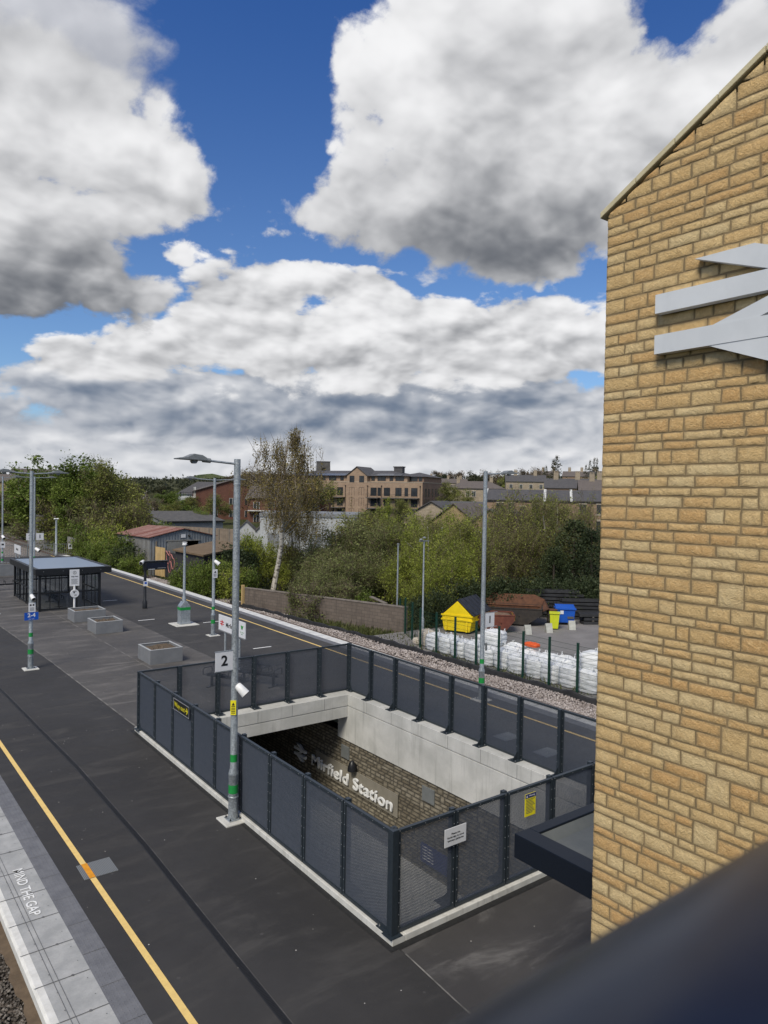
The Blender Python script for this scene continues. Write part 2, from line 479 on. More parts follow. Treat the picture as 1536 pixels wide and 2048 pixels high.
    def stonebed(name, a, b_):
        m, nt, b = principled(name, a, 0.95, 0, 0.2)
        v = world_co(nt)
        col = nt.voro(v, 15, 'F1', out='Color')
        dd = nt.voro(v, 15, 'F1')
        c = nt.mix(nt.sep(col)[0], a, b_)
        c = nt.mix(nt.ss(dd, 0.35, 0.7), c, tuple(k * 0.35 for k in a))
        nt.l.new(c, b.inputs['Base Color'])
        bump(nt, b, dd, -0.8, 0.04)
        return m
    mat_speckle('mud', (0.17, 0.125, 0.085), (0.12, 0.088, 0.06), 5, 0.95, co='w', bmp=0.5, bscale=30)
    stonebed('ballast_bed_pale', (0.20, 0.175, 0.16), (0.46, 0.415, 0.39))
    stonebed('ballast_bed_brown', (0.05, 0.042, 0.034), (0.15, 0.125, 0.105))
    m, nt, b = principled('earth', (0.06, 0.06, 0.03), 1.0, 0, 0.1)
    v = world_co(nt)
    f = nt.ss(nt.noise(v, 0.25, 7, 0.65), 0.35, 0.7)
    c = nt.mix(f, (0.040, 0.052, 0.017), (0.085, 0.080, 0.042))
    c = nt.mix(nt.ss(nt.noise(v, 2.4, 5, 0.7), 0.45, 0.75, 0, 0.7), c, (0.025, 0.03, 0.012))
    fields = nt.voro(v, 0.006, 'F1', out='Color')
    far = nt.ss(nt.vm('LENGTH', v), 320, 900)
    fc = nt.ramp(nt.sep(fields)[0], [(0.0, (0.05, 0.075, 0.024)), (0.4, (0.10, 0.13, 0.04)), (0.7, (0.07, 0.085, 0.032)), (1.0, (0.13, 0.14, 0.06))])
    fe = nt.voro(v, 0.006, 'DISTANCE_TO_EDGE')
    fc = nt.mix(nt.ss(fe, 0.045, 0.03), fc, (0.03, 0.038, 0.018))
    c = nt.mix(far, c, fc)
    nt.l.new(c, b.inputs['Base Color'])
    bump(nt, b, nt.noise(v, 3.0, 6, 0.7), 0.6, 0.15)
    mat_speckle('geotextile', (0.012, 0.012, 0.013), (0.028, 0.028, 0.028), 4, 0.7, co='w', bmp=0.5, bscale=12)
    mat_speckle('old_wall', (0.15, 0.125, 0.105), (0.215, 0.185, 0.16), 2.5, 0.9, co='w', grime=0.5)
    m, nt, b = principled('block_wall', (0.15, 0.13, 0.11), 0.9, 0, 0.2)
    v = obj_co(nt)
    bk = nt.n.new('ShaderNodeTexBrick')
    sx = nt.sep(v)
    nt.put(bk.inputs['Vector'], nt.comb(sx[0], sx[2], 0.0))
    bk.inputs['Scale'].default_value = 1.0
    bk.inputs['Brick Width'].default_value = 0.42
    bk.inputs['Row Height'].default_value = 0.2
    bk.inputs['Mortar Size'].default_value = 0.012
    nt.put(bk.inputs['Color1'], (0.165, 0.135, 0.112))
    nt.put(bk.inputs['Color2'], (0.135, 0.11, 0.092))
    nt.put(bk.inputs['Mortar'], (0.10, 0.085, 0.072))
    c = nt.mix(nt.ss(nt.noise(nt.vm('MULTIPLY', v, (2, 2, 0.5)), 1.5, 5, 0.65), 0.45, 0.75, 0, 0.6), bk.outputs[0], (0.07, 0.06, 0.05))
    nt.l.new(c, b.inputs['Base Color'])
    bump(nt, b, bk.outputs['Fac'], -0.4, 0.02)
    mat_speckle('rail_steel', (0.075, 0.045, 0.03), (0.12, 0.075, 0.05), 3, 0.6, 0.3, co='w')
    mat_speckle('sleeper', (0.16, 0.15, 0.14), (0.22, 0.21, 0.19), 3, 0.9, co='w')

    # yard things
    m, nt, b = principled('woven_bag', (0.72, 0.73, 0.74), 0.55, 0, 0.4)
    v = obj_co(nt)
    c = nt.mix(nt.ss(nt.noise(v, 3.0, 4, 0.6), 0.4, 0.7), (0.76, 0.775, 0.79), (0.62, 0.645, 0.66))
    c = nt.mix(nt.ss(nt.noise(v, 2.2, 4, 0.7), 0.6, 0.75, 0, 0.5), c, (0.42, 0.42, 0.40))
    nt.l.new(c, b.inputs['Base Color'])
    hh = nt.noise(nt.vm('MULTIPLY', v, (1.4, 1.4, 6.0)), 2.4, 5, 0.6, 1.2)
    bump(nt, b, hh, 0.45, 0.06)
    mat_speckle('strap_blue', (0.16, 0.22, 0.30), (0.2, 0.25, 0.32), 6, 0.7)
    mat_speckle('bag_beige', (0.40, 0.35, 0.28), (0.52, 0.47, 0.40), 4, 0.85, bmp=0.6, bscale=7)
    mat_speckle('orange_plastic', (0.75, 0.11, 0.02), (0.68, 0.10, 0.02), 6, 0.5)
    mat_speckle('yellow_skip', (0.80, 0.60, 0.008), (0.72, 0.53, 0.008), 2.2, 0.45, grime=0.10)
    mat_speckle('yellow_old', (0.48, 0.33, 0.02), (0.30, 0.18, 0.03), 3.5, 0.7, grime=0.5)
    mat_speckle('maroon_old', (0.10, 0.028, 0.020), (0.16, 0.05, 0.03), 3, 0.75, grime=0.4)
    mat_speckle('rust', (0.070, 0.032, 0.018), (0.115, 0.050, 0.025), 3.5, 0.9, bmp=0.3)
    mat_speckle('dark_steel', (0.022, 0.019, 0.017), (0.042, 0.034, 0.028), 3, 0.7)
    mat_speckle('black_rubber', (0.014, 0.015, 0.019), (0.028, 0.03, 0.036), 3, 0.5)
    mat_speckle('blue_plastic', (0.012, 0.095, 0.48), (0.012, 0.085, 0.42), 3, 0.4)
    mat_speckle('lime_plastic', (0.55, 0.60, 0.02), (0.48, 0.52, 0.02), 3, 0.5)
    mat_speckle('black_lumber', (0.020, 0.020, 0.022), (0.036, 0.036, 0.038), 3, 0.6, bmp=0.3)
    mat_speckle('timber_grey', (0.20, 0.175, 0.15), (0.14, 0.12, 0.10), 5, 0.9)
    mat_speckle('rubble', (0.22, 0.13, 0.08), (0.10, 0.075, 0.055), 9, 0.95, bmp=0.8, bscale=14)
    mat_speckle('green_post', (0.006, 0.036, 0.024), (0.008, 0.044, 0.028), 6, 0.45)
    mat_speckle('aframe_white', (0.46, 0.46, 0.42), (0.36, 0.36, 0.33), 4, 0.6)

    # sheds, fences, buildings
    def planks(name, c1, c2, period, axis=0, rough=0.85, dark=0.5, rib=True, stain=None):
        m, nt, b = principled(name, c1, rough, 0, 0.3)
        v = obj_co(nt)
        s = nt.sep(v)[axis]
        k = nt.m('FRACT', nt.m('DIVIDE', s, period))
        edge = nt.m('ABSOLUTE', nt.m('SUBTRACT', k, 0.5))
        cell = nt.m('FLOOR', nt.m('DIVIDE', s, period))
        wn = nt.n.new('ShaderNodeTexWhiteNoise')
        wn.noise_dimensions = '1D'
        nt.put(wn.inputs['W'], cell)
        c = nt.mix(wn.outputs[0], c1, c2)
        c = nt.mix(nt.ss(nt.noise(v, 1.6, 6, 0.65), 0.4, 0.75, 0, 0.6), c, stain or tuple(q * 0.6 for q in c2))
        c = nt.mix(nt.ss(edge, 0.44, 0.49, 0, dark), c, tuple(q * 0.3 for q in c1))
        nt.l.new(c, b.inputs['Base Color'])
        if rib:
            bump(nt, b, nt.m('SINE', nt.m('MULTIPLY', s, 2 * PI / period)), 0.5, 0.04)
        return m
    planks('tin_wall', (0.21, 0.235, 0.265), (0.17, 0.19, 0.215), 0.30, 0, 0.6, 0.5)
    planks('tin_side', (0.24, 0.24, 0.23), (0.18, 0.175, 0.165), 0.30, 1, 0.7, 0.6)
    planks('rust_roof', (0.20, 0.080, 0.058), (0.31, 0.185, 0.155), 0.75, 1, 0.8, 0.6, stain=(0.12, 0.035, 0.025))
    planks('fence_boards', (0.26, 0.21, 0.155), (0.20, 0.165, 0.125), 0.16, 0, 0.9, 0.6, False)
    planks('new_boards', (0.50, 0.345, 0.15), (0.56, 0.40, 0.20), 0.3, 0, 0.8, 0.4, False)
    planks('dark_boards', (0.030, 0.029, 0.031), (0.045, 0.043, 0.045), 0.3, 0, 0.8, 0.4, False)
    planks('fence_tan', (0.255, 0.20, 0.155), (0.21, 0.17, 0.13), 0.25, 0, 0.9, 0.5, False)
    mat_speckle('felt_brown', (0.135, 0.092, 0.052), (0.165, 0.115, 0.066), 1.0, 0.9)
    mat_speckle('felt_grey', (0.075, 0.072, 0.068), (0.11, 0.105, 0.10), 1.2, 0.85)
    mat_speckle('pale_render', (0.46, 0.475, 0.48), (0.37, 0.38, 0.385), 0.5, 0.7)
    mat_speckle('grey_block', (0.22, 0.23, 0.245), (0.18, 0.19, 0.20), 0.7, 0.8)

    def brick(name, c1, c2, mort, bw=0.45, rh=0.15):
        m, nt, b = principled(name, c1, 0.9, 0, 0.2)
        v = obj_co(nt)
        s = nt.sep(v)
        bk = nt.n.new('ShaderNodeTexBrick')
        nt.put(bk.inputs['Vector'], nt.comb(nt.m('ADD', s[0], s[1]), s[2], 0.0))
        bk.inputs['Scale'].default_value = 1.0
        bk.inputs['Brick Width'].default_value = bw
        bk.inputs['Row Height'].default_value = rh
        bk.inputs['Mortar Size'].default_value = 0.012
        nt.put(bk.inputs['Color1'], c1)
        nt.put(bk.inputs['Color2'], c2)
        nt.put(bk.inputs['Mortar'], mort)
        c = nt.mix(nt.ss(nt.noise(v, 0.5, 6, 0.65), 0.35, 0.7, 0, 0.4), bk.outputs[0], tuple(k * 0.7 for k in c2))
        nt.l.new(c, b.inputs['Base Color'])
        return m
    brick('brick_buff', (0.37, 0.265, 0.185), (0.29, 0.20, 0.14), (0.32, 0.26, 0.20))
    brick('brick_brown', (0.27, 0.18, 0.135), (0.21, 0.14, 0.105), (0.22, 0.175, 0.145))
    brick('brick_red', (0.165, 0.072, 0.050), (0.125, 0.055, 0.040), (0.14, 0.09, 0.07))
    brick('stone_terrace', (0.40, 0.335, 0.25), (0.32, 0.265, 0.195), (0.16, 0.135, 0.105), 0.6, 0.25)
    brick('stone_brown', (0.34, 0.24, 0.165), (0.27, 0.185, 0.125), (0.17, 0.13, 0.10), 0.55, 0.22)
    brick('stone_yellow', (0.36, 0.27, 0.145), (0.29, 0.215, 0.115), (0.24, 0.19, 0.12), 0.5, 0.2)
    mat_speckle('slate', (0.066, 0.064, 0.067), (0.088, 0.084, 0.085), 1.5, 0.75)
    mat_speckle('slate_brown', (0.105, 0.09, 0.082), (0.13, 0.11, 0.10), 1.5, 0.8)
    mat_speckle('solar_panel', (0.008, 0.011, 0.024), (0.010, 0.014, 0.030), 1.0, 0.2)
    mat_speckle('window_glass', (0.018, 0.022, 0.027), (0.035, 0.04, 0.045), 0.6, 0.12, spec=0.6)
    mat_speckle('trim_white', (0.62, 0.62, 0.60), (0.52, 0.52, 0.50), 2, 0.6)
    mat_speckle('trim_stone', (0.42, 0.36, 0.28), (0.36, 0.31, 0.24), 2, 0.8)
    mat_speckle('van_white', (0.72, 0.73, 0.75), (0.68, 0.69, 0.71), 2, 0.3)
    mat_speckle('pink_paint', (0.42, 0.17, 0.15), (0.36, 0.13, 0.12), 6, 0.7)

    # glazing: clear with a faint grey film
    m = bpy.data.materials.new('clear_glass')
    m.use_nodes = True
    nt = NT(m.node_tree)
    nt.n.remove(nt.n['Principled BSDF'])
    tr = nt.n.new('ShaderNodeBsdfTransparent')
    tr.inputs[0].default_value = (0.90, 0.92, 0.93, 1)
    gl = nt.n.new('ShaderNodeBsdfGlossy')
    gl.inputs['Roughness'].default_value = 0.06
    mx = nt.n.new('ShaderNodeMixShader')
    mx.inputs[0].default_value = 0.05
    nt.l.new(tr.outputs[0], mx.inputs[1])
    nt.l.new(gl.outputs[0], mx.inputs[2])
    nt.l.new(mx.outputs[0], nt.n['Material Output'].inputs[0])
    MATS['clear_glass'] = m

    m, nt, b = principled('polycarbonate', (0.5, 0.6, 0.74), 0.25, 0, 0.6)
    td = nt.n.new('ShaderNodeBsdfTranslucent')
    td.inputs[0].default_value = (0.62, 0.68, 0.76, 1)
    mx = nt.n.new('ShaderNodeMixShader')
    mx.inputs[0].default_value = 0.45
    nt.l.new(b.outputs[0], mx.inputs[1])
    nt.l.new(td.outputs[0], mx.inputs[2])
    nt.l.new(mx.outputs[0], nt.n['Material Output'].inputs[0])

    # leaves and bark
    def leaf(name, a, b_, c_, trans=0.25):
        m, nt, b = principled(name, a, 0.6, 0, 0.25)
        at = nt.n.new('ShaderNodeAttribute')
        at.attribute_name = 'tint'
        t = nt.sep(at.outputs['Color'])
        oi = nt.n.new('ShaderNodeObjectInfo')
        f = nt.m('ADD', nt.m('MULTIPLY', t[0], 0.8), nt.m('MULTIPLY', oi.outputs['Random'], 0.2))
        c = nt.ramp(f, [(0.0, a), (0.5, b_), (1.0, c_)])
        nt.l.new(c, b.inputs['Base Color'])
        td = nt.n.new('ShaderNodeBsdfTranslucent')
        nt.l.new(c, td.inputs[0])
        mx = nt.n.new('ShaderNodeMixShader')
        mx.inputs[0].default_value = trans
        nt.l.new(b.outputs[0], mx.inputs[1])
        nt.l.new(td.outputs[0], mx.inputs[2])
        nt.l.new(mx.outputs[0], nt.n['Material Output'].inputs[0])
        return m
    leaf('leaf_green', (0.060, 0.092, 0.016), (0.120, 0.170, 0.028), (0.195, 0.250, 0.045))
    leaf('leaf_olive', (0.108, 0.126, 0.027), (0.185, 0.202, 0.046), (0.275, 0.282, 0.074))
    leaf('leaf_lime', (0.128, 0.164, 0.022), (0.215, 0.252, 0.038), (0.310, 0.340, 0.062))
    leaf('leaf_grey', (0.095, 0.114, 0.034), (0.160, 0.182, 0.060), (0.240, 0.260, 0.100))
    leaf('leaf_dark', (0.015, 0.025, 0.010), (0.032, 0.046, 0.017), (0.065, 0.080, 0.030), 0.1)
    leaf('leaf_bronze', (0.130, 0.098, 0.028), (0.195, 0.155, 0.044), (0.260, 0.215, 0.066))
    leaf('twig_brown', (0.080, 0.062, 0.042), (0.125, 0.098, 0.066), (0.175, 0.138, 0.094), 0.05)
    leaf('blossom', (0.34, 0.30, 0.27), (0.46, 0.42, 0.40), (0.58, 0.54, 0.52))
    leaf('leaf_far', (0.040, 0.046, 0.024), (0.066, 0.072, 0.036), (0.098, 0.098, 0.054))
    leaf('grass_blade', (0.05, 0.065, 0.02), (0.085, 0.10, 0.03), (0.13, 0.13, 0.05))
    mat_speckle('bark', (0.052, 0.042, 0.032), (0.085, 0.070, 0.054), 6, 0.95)
    m, nt, b = principled('birch_bark', (0.5, 0.47, 0.42), 0.8, 0, 0.2)
    v = obj_co(nt)
    f = nt.noise(nt.vm('MULTIPLY', v, (1.5, 1.5, 3.0)), 2.2, 5, 0.7)
    nt.l.new(nt.mix(nt.ss(f, 0.5, 0.6), (0.46, 0.43, 0.38), (0.09, 0.075, 0.06)), b.inputs['Base Color'])


make_materials()


# ------------------------------------------------------------------ mesh building
class MB:
    """collects shapes and links them as ONE mesh object"""

    def __init__(s):
        s.v, s.f, s.mi = [], [], []

    def add(s, vs, fs, mi=0):
        o = len(s.v)
        s.v.extend([tuple(p) for p in vs])
        s.f.extend([tuple(i + o for i in f) for f in fs])
        s.mi.extend([mi] * len(fs))
        return s

    def box(s, x0, x1, y0, y1, z0, z1, mi=0):
        vs = [(x, y, z) for z in (z0, z1) for y in (y0, y1) for x in (x0, x1)]
        return s.add(vs, [(0, 2, 3, 1), (4, 5, 7, 6), (0, 1, 5, 4), (2, 6, 7, 3), (0, 4, 6, 2), (1, 3, 7, 5)], mi)

    def obox(s, c, ax, ay, az, mi=0):
        """box from a centre and three half-axis vectors"""
        c, ax, ay, az = map(Vector, (c, ax, ay, az))
        vs = [c + ax * i + ay * j + az * k for k in (-1, 1) for j in (-1, 1) for i in (-1, 1)]
        return s.add(vs, [(0, 2, 3, 1), (4, 5, 7, 6), (0, 1, 5, 4), (2, 6, 7, 3), (0, 4, 6, 2), (1, 3, 7, 5)], mi)

    def quad(s, a, b, c, d, mi=0):
        return s.add([a, b, c, d], [(0, 1, 2, 3)], mi)

    def prism(s, poly, d, mi=0):
        """flat polygon (3-D points, in order) pushed along vector d"""
        n = len(poly)
        d = Vector(d)
        a = [Vector(p) for p in poly]
        vs = a + [p + d for p in a]
        fs = [tuple(range(n - 1, -1, -1)), tuple(range(n, 2 * n))]
        fs += [(i, (i + 1) % n, n + (i + 1) % n, n + i) for i in range(n)]
        return s.add(vs, fs, mi)

    def tube(s, pts, rad, n=8, caps=True, mi=0):
        pts = [Vector(p) for p in pts]
        if not hasattr(rad, '__len__'):
            rad = [rad] * len(pts)
        o = len(s.v)
        vs, fs = [], []
        ref = None
        for i, p in enumerate(pts):
            t = (pts[min(i + 1, len(pts) - 1)] - pts[max(i - 1, 0)])
            t = t.normalized() if t.length > 1e-9 else Vector((0, 0, 1))
            if ref is None:
                ref = Vector((1, 0, 0)) if abs(t.x) < 0.8 else Vector((0, 1, 0))
            a = (ref - t * ref.dot(t)).normalized()
            ref = a
            bb = t.cross(a)
            for k in range(n):
                w = 2 * PI * k / n
                vs.append(p + (a * math.cos(w) + bb * math.sin(w)) * rad[i])
        for i in range(len(pts) - 1):
            for k in range(n):
                fs.append((i * n + k, i * n + (k + 1) % n, (i + 1) * n + (k + 1) % n, (i + 1) * n + k))
        if caps:
            fs.append(tuple(range(n - 1, -1, -1)))
            fs.append(tuple((len(pts) - 1) * n + k for k in range(n)))
        return s.add(vs, fs, mi)

    def lathe(s, prof, c=(0, 0, 0), n=16, mi=0):
        c = Vector(c)
        return s.tube([c + Vector((0, 0, z)) for r, z in prof], [max(r, 0.0005) for r, z in prof], n, True, mi)

    def ball(s, c, rx, ry=None, rz=None, n=12, m=8, mi=0):
        ry = ry or rx
        rz = rz or rx
        vs, fs = [], []
        for j in range(m + 1):
            t = PI * j / m
            for k in range(n):
                w = 2 * PI * k / n
                vs.append((c[0] + rx * math.sin(t) * math.cos(w), c[1] + ry * math.sin(t) * math.sin(w), c[2] - rz * math.cos(t)))
        for j in range(m):
            for k in range(n):
                fs.append((j * n + k, j * n + (k + 1) % n, (j + 1) * n + (k + 1) % n, (j + 1) * n + k))
        return s.add(vs, fs, mi)

    def build(s, name, mat, parent=None, smooth=False, bevel=0.0, loc=None, bseg=2):
        me = bpy.data.meshes.new(name)
        me.from_pydata(s.v, [], s.f)
        for k in (mat if isinstance(mat, (list, tuple)) else [mat]):
            me.materials.append(MATS[k])
        me.polygons.foreach_set('material_index', s.mi)
        if smooth:
            me.polygons.foreach_set('use_smooth', [True] * len(s.f))
        me.update()
        o = bpy.data.objects.new(name, me)
        COL.objects.link(o)
        if parent is not None:
            o.parent = parent
        if loc is not None:
            o.location = loc
        if smooth:
            try:
                me.set_sharp_from_angle(angle=R(38))
            except Exception:
                pass
        if bevel:
            b = o.modifiers.new('bevel', 'BEVEL')
            b.width = bevel
            b.segments = bseg
            b.limit_method = 'ANGLE'
            b.angle_limit = R(40)
        return o


def np_mesh(name, V, F, mat, parent=None, tint=None, smooth=False):
    """quad/tri mesh from arrays; tint = per-vertex (n,2) tone values"""
    me = bpy.data.meshes.new(name)
    k = F.shape[1]
    me.vertices.add(len(V))
    me.vertices.foreach_set('co', np.ascontiguousarray(V, dtype=np.float32).ravel())
    me.loops.add(F.size)
    me.loops.foreach_set('vertex_index', np.ascontiguousarray(F, dtype=np.int32).ravel())
    me.polygons.add(len(F))
    me.polygons.foreach_set('loop_start', np.arange(0, F.size, k, dtype=np.int32))
    me.polygons.foreach_set('loop_total', np.full(len(F), k, dtype=np.int32))
    if smooth:
        me.polygons.foreach_set('use_smooth', np.ones(len(F), dtype=bool))
    me.update(calc_edges=True)
    if tint is not None:
        at = me.color_attributes.new('tint', 'FLOAT_COLOR', 'POINT')
        c = np.ones((len(V), 4), dtype=np.float32)
        c[:, 0] = tint[:, 0]
        c[:, 1] = tint[:, 1]
        c[:, 2] = 0
        at.data.foreach_set('color', c.ravel())
    me.materials.append(MATS[mat])
    o = bpy.data.objects.new(name, me)
    COL.objects.link(o)
    if parent is not None:
        o.parent = parent
    return o


def tag(o, label=None, cat=None, group=None, kind=None):
    if label:
        o['label'] = label
    if cat:
        o['category'] = cat
    if group:
        o['group'] = group
    if kind:
        o['kind'] = kind
    return o


def thing(name, label, cat, loc=(0, 0, 0), rz=0.0, group=None):
    o = bpy.data.objects.new(name, None)
    o.empty_display_size = 0.2
    COL.objects.link(o)
    o.location = loc
    o.rotation_euler = (0, 0, rz)
    return tag(o, label, cat, group)


def structure(o, label=None, cat=None):
    return tag(o, label, cat, None, 'structure')


def dup(root, loc=None, rz=None, scale=None, label=None, group=None):
    r = root.copy()
    COL.objects.link(r)
    if loc is not None:
        r.location = loc
    if rz is not None:
        r.rotation_euler = (0, 0, rz)
    if scale is not None:
        r.scale = scale
    if label:
        r['label'] = label
    if group:
        r['group'] = group
    for ch in list(root.children):
        c = ch.copy()
        COL.objects.link(c)
        c.parent = r
        for g in list(ch.children):
            d = g.copy()
            COL.objects.link(d)
            d.parent = c
    return r


def text(body, size, mat, parent=None, loc=(0, 0, 0), rot=(0, 0, 0), depth=0.002, align='CENTER', name='lettering', bold=0.0, sx=1.0, spacing=1.0):
    cu = bpy.data.curves.new('lettering', 'FONT')
    cu.body = body
    cu.size = size
    cu.align_x = align
    cu.align_y = 'CENTER'
    cu.extrude = depth
    cu.offset = bold
    cu.space_character = spacing
    cu.resolution_u = 3
    tmp = bpy.data.objects.new('lettering', cu)
    COL.objects.link(tmp)
    bpy.context.view_layer.update()
    me = bpy.data.meshes.new_from_object(tmp.evaluated_get(bpy.context.evaluated_depsgraph_get()))
    bpy.data.objects.remove(tmp)
    bpy.data.curves.remove(cu)
    me.materials.clear()
    me.materials.append(MATS[mat])
    o = bpy.data.objects.new(name, me)
    COL.objects.link(o)
    o.location = loc
    o.rotation_euler = rot
    o.scale = (sx, 1, 1)
    if parent is not None:
        o.parent = parent
    return o


FACE_NEG_Y = (R(90), 0, 0)             # lettering upright, read from -Y
FACE_NEG_X = (R(90), 0, R(-90))        # lettering upright, read from -X


# ------------------------------------------------------------------ the platforms
def line(pts):
    ys = [p[0] for p in pts]
    xs = [p[1] for p in pts]

    def f(y):
        if y <= ys[0]:
            return xs[0]
        if y >= ys[-1]:
            return xs[-1]
        return float(np.interp(y, ys, xs))
    return f


def near(off):
    return lambda y: off - 0.018 * (y - 14.0)


SEAM_A = line([(-30, 6.6), (6.8, 6.77), (8.5, 6.87), (21, 6.95), (25, 6.87), (31.5, 6.75), (41, 6.38), (83, 5.2)])
SEAM_B = line([(20.9, 9.82), (28.5, 9.70), (42, 9.55), (83, 9.0)])
FAR = line([(-30, 18.9), (10, 19.02), (28, 19.22), (43, 19.48), (57, 19.62), (68, 19.55), (83, 19.35)])


def far(off):
    return lambda y: FAR(y) + off


DRAIN = line([(-30, 4.3), (8, 4.68), (14, 4.76), (19, 4.71), (28, 4.37), (45, 3.6), (83, 1.8)])
END_Y = 82.6
PIT = (6.80, 14.42, 8.62, 20.98)          # fenced stairwell, outside of its kerb


def strip(name, xa, xb, y0, y1, z, mat, step=1.0, thick=0.0, kind='structure'):
    fa = xa if callable(xa) else (lambda y: xa)
    fb = xb if callable(xb) else (lambda y: xb)
    n = max(1, int(math.ceil((y1 - y0) / step)))
    b = MB()
    vs, fs = [], []
    for i in range(n + 1):
        y = y0 + (y1 - y0) * i / n
        vs += [(fa(y), y, z), (fb(y), y, z)]
    for i in range(n):
        fs.append((2 * i, 2 * i + 1, 2 * i + 3, 2 * i + 2))
    if thick:
        o = len(vs)
        vs += [(x, y, zz - thick) for x, y, zz in vs]
        for i in range(n):
            fs.append((o + 2 * i, 2 * i, 2 * i + 2, o + 2 * i + 2))
            fs.append((2 * i + 1, o + 2 * i + 1, o + 2 * i + 3, 2 * i + 3))
        fs.append((0, o, o + 1, 1))
        fs.append((2 * n + 1, o + 2 * n + 1, o + 2 * n, 2 * n))
    b.add(vs, fs)
    o = b.build(name, mat)
    if kind:
        o['kind'] = kind
    return o


def build_platform():
    x0, x1, y0, y1 = PIT
    strip('platform_surface', near(2.82), SEAM_A, -30, END_Y, 0.0, 'asphalt_new')
    strip('platform_surface', SEAM_A, 12.2, -30, y0, 0.0, 'asphalt_mid')
    strip('platform_surface', 12.2, far(-0.95), -30, y0, 0.0, 'asphalt_dark')
    strip('platform_surface', x1, far(-0.95), y0, y1, 0.0, 'asphalt_dark')
    strip('platform_surface', SEAM_A, SEAM_B, y1, END_Y, 0.0, 'asphalt_grey')
    strip('platform_surface', SEAM_B, lambda y: 12.6 - 0.012 * (y - 21), y1, END_Y, 0.0, 'asphalt_grey')
    strip('platform_surface', lambda y: 12.6 - 0.012 * (y - 21), far(-0.95), y1, END_Y, 0.0, 'asphalt_dark')
    # joints between the paving passes
    strip('asphalt_seam', lambda y: SEAM_A(y) - 0.015, lambda y: SEAM_A(y) + 0.03 + 0.03 * math.sin(y * 3.1) * math.sin(y * 7.7 + 1), y1 + 0.2, END_Y, 0.004, 'seam', 0.4)
    strip('asphalt_seam', lambda y: SEAM_A(y) - 0.012, lambda y: SEAM_A(y) + 0.012, -30, y0 - 0.25, 0.004, 'seam', 0.6)
    strip('asphalt_seam', lambda y: SEAM_B(y) - 0.012, lambda y: SEAM_B(y) + 0.02 + 0.012 * math.sin(y * 2.3), y1 + 0.2, END_Y, 0.004, 'seam', 0.4)

    # tar sealing round the stairwell kerb
    strip('tar_seal', x0 - .10, x0 + .05, y0 - .10, y1 + .08, 0.005, 'bitumen')
    strip('tar_seal', x0 + .05, x1 + .06, y0 - .13, y0 + .05, 0.005, 'bitumen')

    # platform edge on the near track: nosing, slabs, tactile strip, line
    strip('coping_slabs', near(2.19), near(2.82), -30, END_Y, 0.004, 'coping_slab', thick=0.05)
    strip('coping_slabs', far(-0.56), far(-0.12), -30, END_Y, 0.004, 'coping_pale', thick=0.05)
    for nm, sgn, f in (('n', 1, near(2.06)), ('f', -1, FAR)):
        prof = [(0.13, 0.006), (0.035, 0.004), (0.0, -0.035), (0.0, -0.16), (0.13, -0.16)]
        b = MB()
        ys = np.arange(-30, END_Y + 0.01, 0.9)
        vs, fs = [], []
        for y in ys:
            for dx, dz in prof:
                vs.append((f(y) + sgn * dx, y, dz))
        m = len(prof)
        for i in range(len(ys) - 1):
            for k in range(m - 1):
                q = (i * m + k, i * m + k + 1, (i + 1) * m + k + 1, (i + 1) * m + k)
                fs.append(q if sgn > 0 else q[::-1])
        b.add(vs, fs)
        structure(b.build('edge_nosing', 'nosing_white'))
        # riser wall under the edge
        strip_v(lambda y: f(y) + sgn * 0.42, -30, END_Y, -1.3, -0.05, 'concrete_dark', 'platform_wall')
    strip('tactile_paving', near(2.82), near(3.16), -30, END_Y, 0.0045, 'tactile_grey')
    strip('tactile_paving', far(-0.95), far(-0.56), -30, END_Y, 0.0045, 'tactile_grey')
    strip('yellow_line', near(3.535), near(3.635), -30, 13.33, 0.006, 'yellow_paint')
    strip('yellow_line', near(3.535), near(3.635), 13.93, END_Y, 0.006, 'yellow_paint')
    strip('yellow_line', far(-1.72), far(-1.62), -30, END_Y, 0.006, 'yellow_paint')

    # joints of the slabs and tactile units
    b = MB()
    rng = random.Random(5)
    y = 13.43 - 0.885 * 40
    while y < END_Y:
        s = -0.018 * (y - 14)
        b.quad((2.065 + s, y - .007, .0115), (2.82 + s, y - .007, .0115), (2.82 + s, y + .007, .0115), (2.065 + s, y + .007, .0115))
        t = y + 0.40
        b.quad((2.82 + s, t - .005, .0095), (3.16 + s, t - .005, .0095), (3.16 + s, t + .005, .0095), (2.82 + s, t + .005, .0095))
        c = [(2.58 + s + .022 * math.cos(k * PI / 4), y + .022 * math.sin(k * PI / 4), .015) for k in range(8)]
        b.add(c, [tuple(range(8))])
        for px, py in ((2.30, .2), (2.30, .62), (2.72, .3), (2.72, .7)):
            c = [(px + s + .009 * math.cos(k * PI / 3), y + py + .009 * math.sin(k * PI / 3), .015) for k in range(6)]
            b.add(c, [tuple(range(6))])
        e = FAR(y)
        b.quad((e - .56, y - .006, .0115), (e - .005, y - .006, .0115), (e - .005, y + .006, .0115), (e - .56, y + .006, .0115))
        y += 0.885
    for off in (2.315, 2.385):
        f = near(off)
        for i in range(60):
            ya, yb = i - 10.0, i - 9.0
            b.quad((f(ya), ya, .0125), (f(ya) + .007, ya, .0125), (f(yb) + .007, yb, .0125), (f(yb), yb, .0125))
    structure(b.build('slab_joints', 'joint'))
    # blister studs
    f = near(0)
    vs, fs = [], []
